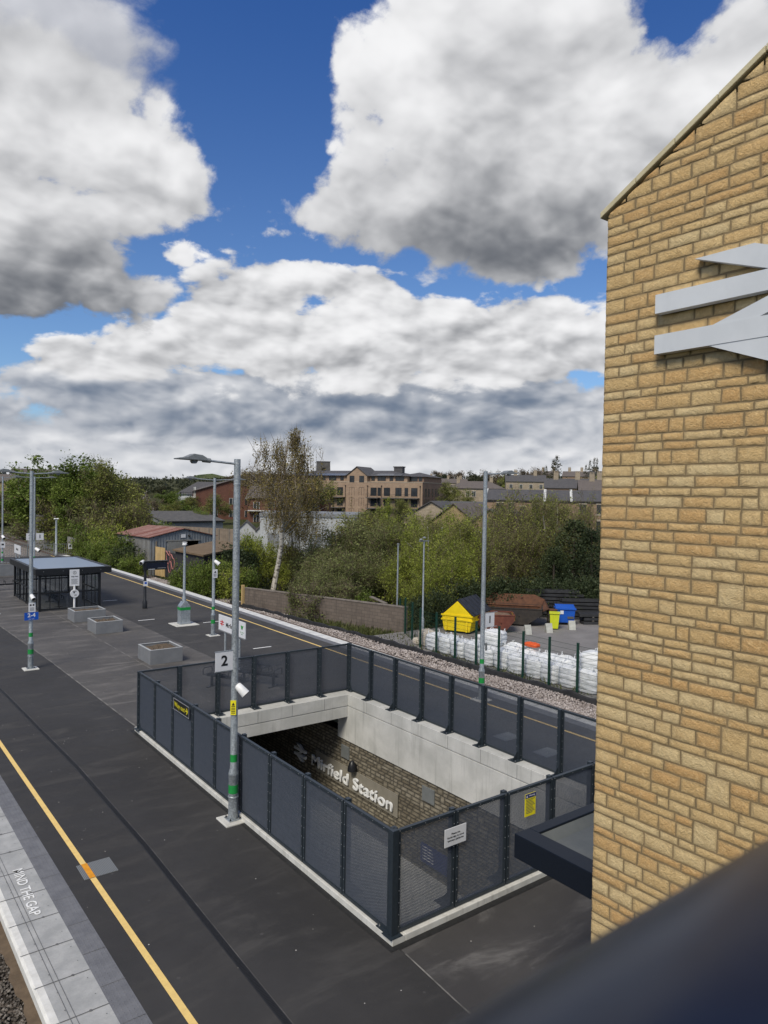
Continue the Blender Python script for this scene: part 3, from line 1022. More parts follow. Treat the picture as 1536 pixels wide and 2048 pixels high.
    for i in range(210):
        y = 6.0 + i * 0.0667
        for k in range(5):
            x = 2.855 + k * 0.0667 + f(y)
            o = len(vs)
            for (rr, zz) in ((.014, .0045), (.009, .0095)):
                vs += [(x + rr * math.cos(a * PI / 3), y + rr * math.sin(a * PI / 3), zz) for a in range(6)]
            fs += [(o + a, o + (a + 1) % 6, o + 6 + (a + 1) % 6, o + 6 + a) for a in range(6)]
            fs.append(tuple(o + 6 + a for a in range(6)))
    b = MB()
    b.add(vs, fs)
    structure(b.build('tactile_studs', 'tactile_grey'))
    # warning painted on the slabs, read by someone facing the platform
    o = text('MIND THE GAP', 0.235, 'text_paint', None, (2.53, 13.55, 0.0135), (0, 0, R(-90.0)), 0.0012, name='painted_warning', bold=0.003, sx=1.0)
    o.scale = (1.74 / max(o.dimensions.x, 0.1), 1, 1)
    o.rotation_euler = (0, 0, R(-91.0))
    structure(o)

    # slot drain
    strip('drain_channel', lambda y: DRAIN(y) - .055, lambda y: DRAIN(y) + .055, -30, END_Y, 0.004, 'drain_metal')
    b = MB()
    y = 6.0
    while y < 34:
        x = DRAIN(y)
        b.quad((x - .042, y, .008), (x + .042, y, .008), (x + .042, y + .009, .008), (x - .042, y + .009, .008))
        y += 0.03
    structure(b.build('drain_slots', 'dark_gap'))
    strip('drain_edge', lambda y: DRAIN(y) + .055, lambda y: DRAIN(y) + .064, -30, END_Y, 0.007, 'asphalt_grey', 1.0)

    # cover plates let into the surface
    b = MB().box(3.455, 4.055, 13.34, 13.93, -0.01, 0.007)
    for px, py in ((3.52, 13.40), (3.99, 13.40), (3.52, 13.87), (3.99, 13.87), (3.75, 13.64)):
        b.box(px - .018, px + .018, py - .012, py + .012, .007, .0095)
    pl = tag(b.build('access_cover', 'cover_plate'), 'grey steel access cover crossed by the orange stretch of the near platform line', 'access cover', 'access covers in the platform')
    MB().quad((3.545, 13.34, .0105), (3.65, 13.34, .0105), (3.645, 13.93, .0105), (3.54, 13.93, .0105)).build('line_marking', 'orange_paint', pl)
    for (x, y, s, lab) in ((15.53, 14.45, .33, 'pale steel access cover beyond the mesh fence, farther one of two'),
                           (15.5, 12.9, .33, 'pale steel access cover beyond the mesh fence, nearer the stone tower')):
        b = MB().box(x - s, x + s, y - s * .8, y + s * .8, -.01, .007)
        for k in (-1, 1):
            b.box(x + k * s * .8 - .02, x + k * s * .8 + .02, y - .015, y + .015, .007, .01)
        tag(b.build('access_cover', 'panel_steel'), lab, 'access cover', 'access covers in the platform')
    # worn white bay marks on the far side
    b = MB()
    for x, y in ((13.2, 38.9), (15.9, 36.5), (13.6, 47.0), (15.2, 29.2), (6.6, 45.0)):
        b.box(x - .45, x + .45, y - .05, y + .05, 0.003, .006)
    structure(b.build('painted_marks', 'text_paint'))


def strip_v(fx, y0, y1, z0, z1, mat, name):
    n = int((y1 - y0) / 2)
    vs, fs = [], []
    for i in range(n + 1):
        y = y0 + (y1 - y0) * i / n
        vs += [(fx(y), y, z0), (fx(y), y, z1)]
    for i in range(n):
        fs.append((2 * i, 2 * i + 1, 2 * i + 3, 2 * i + 2))
    structure(MB().add(vs, fs).build(name, mat))


build_platform()


# ------------------------------------------------------------------ track beds and ground
def stones(name, boxes, per_m2, size, mat, seed, zf):
    """angular track stones lying on a bed"""
    rng = np.random.default_rng(seed)
    P = []
    for (xa, xb, ya, yb) in boxes:
        n = int((xb - xa) * (yb - ya) * per_m2)
        x = rng.uniform(xa, xb, n)
        y = rng.uniform(ya, yb, n)
        P.append(np.stack([x, y, zf(x, y)], 1))
    P = np.concatenate(P)
    n = len(P)
    base = np.array([(1, 0, 0), (-1, 0, 0), (0, 1, 0), (0, -1, 0), (0, 0, 1), (0, 0, -1)], float)
    fac = np.array([(0, 2, 4), (2, 1, 4), (1, 3, 4), (3, 0, 4), (2, 0, 5), (1, 2, 5), (3, 1, 5), (0, 3, 5)])
    sc = size * rng.uniform(0.55, 1.25, (n, 1, 3)) * np.array([1, 1, .7])
    V = base[None] * sc * rng.uniform(.7, 1.3, (n, 6, 1))
    a, t = rng.uniform(0, 2 * PI, n), rng.uniform(-.6, .6, n)
    ca, sa, ct, st = np.cos(a), np.sin(a), np.cos(t), np.sin(t)
    x = V[..., 0] * ca[:, None] - V[..., 1] * sa[:, None]
    y = V[..., 0] * sa[:, None] + V[..., 1] * ca[:, None]
    z = V[..., 2]
    y2 = y * ct[:, None] - z * st[:, None]
    z2 = y * st[:, None] + z * ct[:, None]
    V = np.stack([x, y2, z2], -1) + P[:, None]
    F = (fac[None] + 6 * np.arange(n)[:, None, None]).reshape(-1, 3)
    tint = np.repeat(np.stack([rng.uniform(0, 1, n), np.zeros(n)], 1), 6, 0)
    return tag(np_mesh(name, V.reshape(-1, 3), F, mat, None, tint), None, None, None, 'stuff')


def bed_z(x, y):
    # far side ballast: level by the track, shoulder rising a little towards the fence
    return -1.02 + 0.14 * np.sin(y * .9 + x * 2.0) * .3 + np.clip((x - 22.0) * .05, 0, .12)


def build_ground():
    strip('ballast_bed', -6.0, near(2.6), -30, 130, -1.12, 'ballast_bed_brown', 10)
    strip('mud_strip', lambda y: near(2.18)(y) + .03 * math.sin(y * 5.3) + .02 * math.sin(y * 13), near(2.6), 4, 20, -1.06, 'mud', .1)
    stones('track_ballast', [(0.4, 2.3, 7.5, 16.5)], 420, .034, 'ballast_brown', 3, lambda x, y: -1.10 + .02 * np.sin(x * 9 + y * 5))
    strip('ballast_bed', far(-0.1), 23.45, -30, 60, -1.04, 'ballast_bed_pale', 2)
    strip('ballast_bed', far(-0.1), lambda y: 23.45 + (y - 60) * .01, 60, 200, -1.04, 'ballast_bed_pale', 6)
    stones('track_ballast', [(21.3, 23.3, 8.0, 24.0)], 330, .045, 'ballast_pale', 4, bed_z)
    stones('track_ballast', [(21.3, 23.25, 24.0, 66.0)], 150, .062, 'ballast_pale', 6, bed_z)
    # mud at the foot of the near platform wall
    # rails and sleepers
    for cx, nm in ((20.9, 'far'), (0.55, 'near')):
        f = (lambda y: FAR(y) + 1.55) if nm == 'far' else near(0.55)
        ymax = 200
        for s in (-.72, .72):
            b = MB()
            vs, fs = [], []
            ys = list(range(-30, ymax + 1, 4))
            for y in ys:
                x = rail_x(f, y) + s
                for dx, dz in ((-.085, -.98), (-.045, -.82), (.045, -.82), (.085, -.98)):
                    vs.append((x + dx, y, dz))
            for i in range(len(ys) - 1):
                for k in range(3):
                    fs.append((4 * i + k, 4 * i + k + 1, 4 * i + k + 5, 4 * i + k + 4))
            b.add(vs, fs)
            structure(b.build('rail', 'rail_steel'))
        if nm == 'far':
            b = MB()
            y = 62.0
            while y < 170:
                x = rail_x(f, y)
                b.box(x - 1.25, x + 1.25, y - .12, y + .12, -1.06, -.97)
                y += .68
            structure(b.build('sleepers', 'sleeper'))
    # ballast left of the far track where the lines run on beyond the platform ends
    strip('ballast_bed', 2.0, lambda y: FAR(min(y, 82)) - .1, END_Y + .1, 200, -1.06, 'ballast_bed_pale', 6)
    MBe = MB().box(near(2.1)(END_Y), FAR(END_Y) - .05, END_Y - .05, END_Y + .05, -1.3, -.004)
    structure(MBe.build('platform_wall', 'concrete_dark'))

    # black membrane edging on the far side of the ballast
    b = MB()
    rng = random.Random(8)
    ys = [8 + .45 * i for i in range(90)]
    vs, fs = [], []
    for i, y in enumerate(ys):
        w = .03 * math.sin(i * 1.7) + rng.uniform(-.02, .02)
        off = 0.0 if y < 30 else min(0.9, (y - 30) * -.055)
        for dx, dz in ((-.10, -1.0), (-.06, -.80 + w), (.03, -.76 + w), (.10, -.82), (.42, -.93), (.44, -1.1)):
            vs.append((23.42 + off + dx + w * .6, y, dz))
    for i in range(len(ys) - 1):
        for k in range(5):
            fs.append((6 * i + k, 6 * i + k + 1, 6 * i + k + 7, 6 * i + k + 6))
    b.add(vs, fs)
    tag(b.build('membrane_edging', 'geotextile', smooth=True), 'black plastic membrane rolled along the far edge of the pale ballast', 'edging')

    # yard surface beyond the fence
    strip('yard_surface', 23.6, 46, 4, 32.5, -.90, 'yard_surface', 3)

    # one ground sheet with a gap where the station stands, rising to the hills
    def gz(x, y):
        d = math.hypot(x, y)
        sm = lambda a, b_, t: (lambda k: k * k * (3 - 2 * k))(min(1, max(0, (t - a) / (b_ - a))))
        h = -1.25 + 2.6 * sm(85, 190, d) + 9.0 * sm(230, 520, d)
        a = math.degrees(math.atan2(x, y))
        side = sm(36, 46, a)                        # the hill behind the flats, right of the valley
        h += (9.5 * sm(300, 700, d)) * side + 1.0 * sm(300, 620, d) * (1 - side)
        h += 58 * sm(1500, 2600, d) * (.75 + .25 * math.sin(a * .55 + 1.0) + .12 * math.sin(a * 1.7)) * (1 - .75 * sm(33, 40, a))
        if x < 30 and y < 280:                      # the railway keeps level through the cutting
            k = max(sm(24, 30, x), sm(210, 280, y))
            h = -1.25 + (h + 1.25) * k
        h += 1.2 * math.sin(x * .021 + 2) * math.sin(y * .017) * sm(200, 500, d)
        return h
    global ground_z
    ground_z = gz
    xs = sorted(set([-3800, -2500, -1500, -900, -500, -250, -120, -60, -30, -5.9, 2.2, 18.9, 23.55] + list(range(30, 130, 10)) + list(range(130, 500, 20)) + list(range(500, 1300, 50)) + [1500, 1700, 2000, 2300, 2600, 3000, 3500, 4200]))
    ys = sorted(set([-600, -200, -90, -30, 33, 45, 60, 85] + list(range(95, 500, 15)) + list(range(500, 1300, 50)) + [1400, 1550, 1700, 1850, 2000, 2150, 2300, 2500, 2800, 3200, 3800, 4400]))
    vs = [(x, y, gz(x, y)) for y in ys for x in xs]
    fs = []
    n = len(xs)
    for j in range(len(ys) - 1):
        for i in range(n - 1):
            if ys[j] >= -30 and ys[j + 1] <= 85 and xs[i] >= -5.9 and xs[i + 1] <= 23.6:
                continue
            fs.append((j * n + i, j * n + i + 1, (j + 1) * n + i + 1, (j + 1) * n + i))
    structure(MB().add(vs, fs).build('ground', 'earth', smooth=True))


def rail_x(f, y):
    if y <= 82:
        return f(y)
    return f(82) + (y - 82) * .012 - .0006 * (y - 82) ** 2 * .2


ground_z = None
build_ground()


# ------------------------------------------------------------------ dressed stone walling
def stone_wall(u0, u1, v0, v1, place, mat, seed, tall=.105, short=.055, gap=.011, lens=(.13, .36), relief=.013, parent=None, top=None, nu=5, nv=3, name='stone_facing'):
    """courses of pitched-face stone; place(u, v, out) gives the 3-D point; top(u) cuts a sloping head"""
    rng = np.random.default_rng(seed)
    blocks = []
    v = v0
    while v < v1:
        md = (tall + short) * .48
        h1, h2 = ((tall, short), (short, tall), (md, md), (tall, md), (md, short))[int(rng.integers(0, 5))]
        lean = rng.normal(0, .22, 2)
        u = u0
        band = h1 + h2 + gap
        while u < u1:
            seg = min(u1 - u, rng.uniform(.7, 1.9))
            for ci, (va, hh) in enumerate(((v, h1), (v + h1 + gap, h2))):
                uu = u
                while uu < u + seg - .01:
                    L = rng.uniform(*lens) * (1.0 if hh == tall else 1.1)
                    if u + seg - (uu + L) < lens[0] * .7:
                        L = u + seg - uu
                    blocks.append((uu, uu + L - gap, va, va + hh, lean[ci]))
                    uu += L
            u += seg
            if u < u1 - .3 and rng.random() < .45:
                L = rng.uniform(.17, .27)
                blocks.append((u, u + L - gap, v, v + band, .25))
                u += L
        v += band + gap
    V, F, T = [], [], []
    o = 0
    idx = np.array([[j * (nu + 1) + i, j * (nu + 1) + i + 1, (j + 1) * (nu + 1) + i + 1, (j + 1) * (nu + 1) + i] for j in range(nv) for i in range(nu)])
    for (a, b_, c, d, ln) in blocks:
        if top is not None and c > max(top(a), top(b_)) - .01:
            continue
        g = float(np.clip(rng.normal(.5 + ln, .26), 0, 1))
        uu = np.array([0, .09, .35, .65, .91, 1.0]) if nu == 5 else np.linspace(0, 1, nu + 1)
        vv = np.array([0, .22, .78, 1.0]) if nv == 3 else np.linspace(0, 1, nv + 1)
        jit = .007
        for j in range(nv + 1):
            for i in range(nu + 1):
                edge = i in (0, nu) or j in (0, nv)
                pu = a + (b_ - a) * uu[i] + rng.uniform(-jit, jit) * .5
                pv = c + (d - c) * vv[j] + rng.uniform(-jit, jit) * .5
                if top is not None:
                    pv = min(pv, top(pu))
                V.append(place(pu, pv, rng.uniform(-.001, .002) if edge else rng.uniform(.2, 1.0) * relief))
                T.append((g, .55 if edge else 0.0))
        F.append(idx + o)
        o += (nu + 1) * (nv + 1)
    ob = np_mesh(name, np.array(V), np.concatenate(F), mat, parent, np.array(T), smooth=False)
    return ob


# ------------------------------------------------------------------ the fenced stairwell down to the subway
def build_stairwell():
    t = thing('stairwell', 'concrete sided stairwell opening in the platform leading down to the dark subway', 'stairwell', (0, 0, 0))
    x0, x1, y0, y1 = PIT
    XW = 13.92
    # kerb all round
    b = MB()
    b.box(x0, x0 + .26, y0, y1, -.06, .11)
    b.box(x0 + .26, x1, y0, y0 + .26, -.06, .109)
    b.build('kerb', 'concrete_pale', t, bevel=.012)
    b = MB()                                             # right retaining wall and its coping
    b.box(XW, x1, y0 + .26, y1, -.27, .112)
    b.box(XW + .03, x1 - .01, y0 + .26, y1 - .02, -.30, -.27)
    b.box(XW, x1 - .02, y0 + .26, y1 - .01, -1.5, -.30)
    b.build('retaining_wall', 'concrete', t, bevel=.006)
    b = MB()                                             # rear beam over the subway mouth
    YB = 20.36
    b.box(x0 + .26, XW, YB, y1, -.27, .111)
    b.box(x0 + .26, XW, YB + .03, y1 - .01, -.30, -.27)
    b.box(x0 + .26, XW, YB, y1 - .02, -.66, -.30)
    b.build('rear_beam', 'concrete', t, bevel=.006)
    for i in range(9):                                   # vertical shutter joints of the coping
        y = 9.9 + i * 1.335
        MB().box(XW - .002, XW + .01, y - .006, y + .006, -.265, .10).build('shutter_joint', 'joint', t)
    for i in range(5):
        x = 8.0 + i * 1.24
        MB().box(x - .006, x + .006, YB - .002, YB + .01, -.265, .10).build('shutter_joint', 'joint', t)
    b = MB()
    b.box(x0 + .02, x0 + .30, y0 + .27, y1, -4.3, -.062)      # left wall
    b.box(x0 + .30, XW, y0 + .0, y0 + .25, -4.3, -.062)       # near wall
    b.box(x0, x1, y1 + 13, y1 + 13.2, -4.3, -.6)
    b.box(x0 + .0, x0 + .2, y1, y1 + 13, -4.3, -.6)
    b.build('lower_wall', 'concrete', t)
    MB().box(x0, x1 + .3, y1 - .03, y1 + 13.2, -.66, -.35).build('subway_roof', 'concrete_dark', t)
    b = MB().box(x0, x1 + .5, y0, y1 + 13.2, -4.5, -4.3)
    for k in range(9):                                  # steps rising towards the near end
        b.box(11.2, XW, y0 + .25, y0 + .25 + (9 - k) * .33, -4.3 + k * .17, -4.3 + (k + 1) * .17)
    b.build('floor', 'concrete', t)
    MB().box(XW + .06, x1 + .3, y0, y1 + 13, -4.5, -1.5).build('wall_core', 'dark_mortar', t)
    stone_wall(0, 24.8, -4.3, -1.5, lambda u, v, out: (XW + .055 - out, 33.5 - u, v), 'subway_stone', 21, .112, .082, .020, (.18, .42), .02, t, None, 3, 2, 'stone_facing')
    # steel cover panels in the stone
    for (ya, yb, za, zb, lab) in ((16.35, 15.80, -2.14, -1.70, None), (20.75, 20.28, -2.15, -1.72, None)):
        b = MB().box(XW + .005, XW + .05, yb, ya, za, zb)
        b.box(XW - .004, XW + .006, yb + .06, yb + .10, (za + zb) / 2 - .02, (za + zb) / 2 + .02)
        b.build('cover_panel', 'panel_steel', t, bevel=.004)
    # station name on its backing panel
    s = thing('station_name_sign', 'raised silver station name lettering with double arrow on the subway stone wall', 'sign', (XW - .02, 20.1, -2.76))
    MB().box(.005, .04, -2.6, 2.3, -.38, .36).build('backing_panel', 'sign_backing', s, bevel=.004)
    o = text('Mirfield Station', .70, 'letter_steel', s, (-.05, 0.02, -.05), FACE_NEG_X, .028, 'CENTER', 'lettering', .006, spacing=1.05)
    k = 4.85 / max(o.dimensions.x, .1)
    o.scale = (k, .80, 1)
    arrow_logo(s, 'letter_steel', .0135, .0150, (-.075, 3.34, -.05), .09, 'double_arrow')
    # domed light beside it
    d = thing('dome_light', 'dark domed lantern above the raised lettering on the subway stone wall', 'light', (XW - .03, 19.86, -2.20))
    MB().lathe([(.16, -.16), (.155, -.05), (.12, .08), (.06, .17), (.02, .2)], (-.10, 0, 0), 14).build('shade', 'black_metal', d, smooth=True)
    MB().box(-.08, .03, -.06, .06, -.08, .08).build('bracket', 'black_metal', d)
    p = thing('poster_board', 'dark blue poster board on the subway wall seen through the near mesh fence', 'sign', (XW - .01, 15.73, -3.68))
    MB().box(-.03, .02, -.58, .58, -.28, .28).build('panel', 'navy_sign', p, bevel=.006)
    b = MB()
    for k in range(5):
        b.box(-.036, -.031, .05 - k * .02, .5, .19 - k * .09, .215 - k * .09)
    b.build('lettering', 'white_enamel', p)


def arrow_logo(parent, mat, su, sv, centre, depth, name):
    """two bars with opposed arrow barbs, drawn as one outline 62 x 39 units; su, sv metres per unit.
    u runs to -Y and the face looks to -X"""
    w = 3.3
    th = math.atan2(21.3, 45.0)
    dy = w / math.cos(th)                     # vertical half thickness of the diagonals
    sl = 21.3 / 45.0
    sl2 = -14.2 / 30.0
    up, lo = 12.4, 26.6
    # pieces as polygons in (u, v down)
    def diag(u0, v0, u1, v1, a=None):
        return [(u0, v0 - dy), (u1, v1 - dy), (u1, v1 + dy), (u0, v0 + dy)]
    polys = []
    polys.append([(1, up - w), (61, up - w), (61, up + w), (1, up + w)])
    polys.append([(1, lo - w), (61, lo - w), (61, lo + w), (1, lo + w)])
    # barb coming in from the upper left, cut level at the top
    def xat(v, off):
        return 46 + (v - (up + off)) / sl
    polys.append([(xat(0, dy), 0), (xat(0, -dy), 0), (46 + (0) + w * 1.9, up), (46, up + dy * .92), (xat(up, dy), up)])
    # return stroke and lower right barb
    polys.append([(16 - w * 1.9, lo), (46 - w * 1.0, up), (46 + w * 1.9, up), (16 + w * 1.9, lo)])
    def xb(v, off):
        return 16 + (v - (lo + off)) / sl
    polys.append([(16 - w * 1.9, lo), (16, lo - dy * .92), (xb(lo, -dy), lo), (xb(39, -dy), 39), (xb(39, dy), 39)])
    b = MB()
    cx, cy, cz = centre
    for i, p in enumerate(polys):
        q = [(cx + (i % 5) * .0015, cy - (u - 31) * su, cz - (v - 19.5) * sv) for u, v in p]
        # order so that the face looks to -X
        b.prism(q[::-1], (depth, 0, 0))
    return b.build(name, mat, parent, bevel=0)


build_stairwell()


# ------------------------------------------------------------------ mesh fence round the stairwell
def expanded_mesh(w, h, cw=.048, chh=.024, bar=.0061, t=.010):
    """diamond lattice of flat bars with real thickness, one mesh"""
    nx, nz = int(round(w / cw)), int(round(h / chh))
    cw, chh = w / nx, h / nz
    A = []
    for j in range(nz):
        for i in range(nx):
            x, z = i * cw, j * chh
            m = (x + cw / 2, z + chh / 2)
            A += [((x, z), m), (m, (x + cw, z)), ((x, z + chh), m), (m, (x + cw, z + chh))]
    A = np.array(A, float)
    p, q = A[:, 0], A[:, 1]
    n = len(A)
    hb = bar / 2
    V = np.zeros((n, 8, 3))
    for k, (pt, sz, yy) in enumerate([(p, -1, -1), (q, -1, -1), (q, 1, -1), (p, 1, -1), (p, -1, 1), (q, -1, 1), (q, 1, 1), (p, 1, 1)]):
        V[:, k, 0] = pt[:, 0]
        V[:, k, 2] = pt[:, 1] + sz * hb
        V[:, k, 1] = yy * t / 2
    F = np.array([(0, 1, 2, 3), (7, 6, 5, 4), (3, 2, 6, 7), (4, 5, 1, 0)])
    F = (F[None] + 8 * np.arange(n)[:, None, None]).reshape(-1, 4)
    return V.reshape(-1, 3), F


def mesh_run(label, loc, rz, n, pitch, corner_post=False, height=1.64):
    t = thing('mesh_fence', label, 'fence', loc, rz, 'mesh fence runs around the stairwell')
    z0 = .125
    fw = .055
    gap = .012
    w = pitch - 2 * gap
    # one frame, shared
    b = MB()
    b.box(0, fw, -.025, .025, 0, height)
    b.box(w - fw, w, -.025, .025, 0, height)
    b.box(fw, w - fw, -.024, .024, 0, fw)
    b.box(fw, w - fw, -.03, .03, height - .05, height)
    for zz in np.arange(.1, height, .19):
        for xx in (fw * .55, w - fw * .55):
            b.ball((xx, -.026, zz), .009, .006, .009, 6, 4, 1)
            b.ball((xx, .026, zz), .009, .006, .009, 6, 4, 1)
    for xx in np.arange(.25, w - .1, .3):
        b.ball((xx, -.031, height - .025), .008, .005, .008, 6, 4, 1)
    fr = b.build('panel_frame', ['navy_metal', 'bolt_steel'], t, loc=(gap, 0, z0))
    V, F = expanded_mesh(w - 2 * fw, height - .05 - fw)
    V = V + np.array([fw, 0.0, fw])
    inf = np_mesh('mesh_infill', V, F, 'mesh_metal', fr)
    for i in range(1, n):
        c = fr.copy()
        COL.objects.link(c)
        c.parent = t
        c.location = (gap + i * pitch, 0, z0)
        d = inf.copy()
        COL.objects.link(d)
        d.parent = c
    # posts stand on the inside of the panels
    b = MB()
    b.box(-.045, .045, .035, .115, .0, height + .015)
    b.box(-.04, .04, .03, .035, .05, height - .05)
    b.prism([(-.006, .115, .0), (-.006, .30, .0), (-.006, .30, .02), (-.006, .115, .24)], (.012, 0, 0))
    for zz in np.arange(.12, height, .22):
        b.ball((0.03, .117, zz), .008, .006, .008, 6, 4, 1)
    po = b.build('post', ['navy_metal', 'bolt_steel'], t, loc=(0, 0, z0))
    b = MB()
    b.box(-.13, .13, .02, .34, -.012, .004)
    for xx in (-.09, .09):
        for yy in (.07, .29):
            b.lathe([(.016, .004), (.016, .018), (.008, .018), (.008, .034)], (xx, yy, 0), 6, 1)
    bp = b.build('base_plate', ['navy_metal', 'bolt_steel'], po)
    for i in range(1, n + 1):
        if i == n and not corner_post:
            continue
        c = po.copy()
        COL.objects.link(c)
        c.parent = t
        c.location = (i * pitch, 0, z0)
        d = bp.copy()
        COL.objects.link(d)
        d.parent = c
    return t


def build_fences():
    mesh_run('navy mesh fence along the left of the stairwell, carrying the black way out sign', (6.87, 20.80, 0), R(-90), 9, 1.337)
    mesh_run('navy mesh fence across the near end of the stairwell beside the canopy', (6.93, 8.72, 0), 0, 6, 1.235, True)
    mesh_run('navy mesh fence along the right of the stairwell bolted to the concrete wall', (14.27, 8.77, 0), R(90), 9, 1.337)
    mesh_run('navy mesh fence across the far end of the stairwell in front of the benches', (14.27, 20.87, 0), R(180), 6, 1.235, True)
    # heavy square posts at the two outer corners
    for x, y, lab in ((6.88, 8.735, 'square navy corner post where the near and left mesh fences meet'),
                      (14.285, 20.86, 'square navy corner post at the far right of the mesh fences')):
        t = thing('corner_post', lab, 'post', (x, y, .11))
        MB().box(-.06, .06, -.06, .06, .012, 1.67).build('shaft', 'navy_metal', t, bevel=.006)
        MB().box(-.12, .12, -.12, .12, 0, .012).build('base_plate', 'navy_metal', t)


build_fences()


# ------------------------------------------------------------------ stone lift tower, its emblem, canopy and the footbridge rail
def build_tower():
    t = thing('lift_tower', 'tall honey coloured stone gable wall of the lift tower beside the footbridge', 'tower', (5.2, 1.8, 0))
    YE = 2.0                                   # local half width: far edge at y = 3.8
    EAVE, SL = 9.43, .56
    top = lambda u: EAVE + SL * (u if u < 2.0 else 4.0 - u) - .02
    stone_wall(0, 4.0, 0.0, 10.7, lambda u, v, out: (-out, YE - u, v), 'sandstone', 11, .104, .056, .013, (.12, .33), .009, t, top, 5, 3)
    # return face looking along the platforms
    stone_wall(0, 4.0, 0.0, 9.35, lambda u, v, out: (u + .0, YE + out - .0, v), 'sandstone', 12, .104, .056, .0105, (.2, .45), .014, t, None, 3, 2)
    b = MB()
    b.prism([(.002, -YE + .01, 0), (.002, YE - .006, 0), (.002, YE - .006, EAVE - .05), (.002, 0, EAVE + 2 * SL - .06), (.002, -YE + .01, EAVE - .05)], (3.9, 0, 0))
    b.build('core', 'render_wall', t)
    # raking coping in short lengths
    b = MB()
    n = 6
    a = math.atan(SL)
    dy, dz = math.cos(a), math.sin(a)
    L = 2.0 / math.cos(a) + .05
    for sgn in (1, -1):
        for i in range(n):
            s0 = -.05 + L * i / n
            s1 = -.05 + L * (i + 1) / n - .006
            p = [(-.028, sgn * (YE + .02 - s * dy), EAVE - .005 + s * dz + o) for s, o in ((s0, 0), (s1, 0), (s1, .052), (s0, .052))]
            b.prism(p if sgn < 0 else p[::-1], (.34, 0, 0))
    b.build('gable_coping', 'coping_stone', t, bevel=.006)
    b = MB()
    for sgn in (1, -1):
        p = [(.29, sgn * (YE + .1), EAVE - .10), (.29, 0, EAVE + SL * 2 + .0), (.29, 0, EAVE + SL * 2 + .06), (.29, sgn * (YE + .1), EAVE - .04)]
        b.prism(p if sgn < 0 else p[::-1], (3.6, 0, 0))
    b.build('roof', 'slate', t)

    g = thing('station_emblem', 'large pale double arrow emblem standing off the stone gable wall', 'sign', (5.2, 0, 0))
    # left end of the bars at y = 3.28; bars centred about z = 8.385
    arrow_logo(g, 'logo_white', .0288, .0224, (-.085, 3.28 - 30 * .0288, 8.385), .075, 'double_arrow')
    b = MB()
    for yy, zz in ((3.0, 8.54), (2.2, 8.54), (3.0, 8.225), (2.2, 8.225)):
        b.tube([(-.02, yy, zz), (.02, yy, zz)], .02, 8)
    b.build('stand_off', 'bolt_steel', g)

    c = thing('canopy', 'flat navy edged canopy with a grey felt roof tucked behind the stone tower', 'canopy', (6.6, 5.98, 0))
    zt, fh = 2.87, .30
    XE, YN = 7.6, -5.0
    b = MB()
    b.box(0, .26, YN, 0, zt - fh, zt)                       # left fascia (along the platforms)
    b.box(.26, XE, -.16, 0, zt - fh, zt - .001)               # far fascia
    b.build('fascia', 'navy_fascia', c, bevel=.008)
    b = MB().box(.26, XE, YN, -.16, zt - .20, zt - .12)
    for i in range(5):
        b.box(.26, XE, -1.2 - i * .9, -1.19 - i * .9, zt - .12, zt - .112)
    b.build('roof_deck', 'roof_felt', c)
    b = MB().prism([(.26, YN, zt - .12), (.36, YN, zt - .12), (.26, YN, zt - .03)], (0, -YN - .16, 0))
    b.prism([(.3, -.16, zt - .12), (.3, -.26, zt - .12), (.3, -.16, zt - .03)], (XE - .3, 0, 0))
    b.build('felt_upstand', 'roof_felt', c)
    MB().box(.05, XE, YN, -.05, zt - fh + .01, zt - fh + .03).build('soffit', 'black_metal', c)
    for y in (-.5, -3.6):
        MB().box(1.4, 1.52, y - .06, y + .06, 0, zt - fh).build('post', 'navy_metal', c)

    r = thing('footbridge_parapet', 'blurred navy handrail of the footbridge in the near right corner', 'parapet', (0, 0, 0))
    prof = [(.084 + .060 * math.cos(PI * k / 12), 6.839 + .047 * math.sin(PI * k / 12)) for k in range(12, -1, -1)] + [(.140, 6.815), (.028, 6.815)]
    MB().prism([(-3.0, y, z) for y, z in prof], (8.15, 0, 0)).build('handrail', 'navy_rail', r, smooth=True)
    MB().box(-3, 5.15, .075, .095, 5.55, 6.815).build('panel', 'navy_rail', r)
    b = MB()
    for x in (-2.4, -.9, 2.1, 3.6, 5.0):
        b.box(x - .03, x + .03, .03, .075, 5.5, 6.81)
    b.build('stanchion', 'navy_metal', r)
    MB2 = MB().box(-3, 5.15, -2.4, .12, 5.3, 5.5)
    structure(MB2.build('footbridge_deck', 'concrete_dark'))


build_tower()


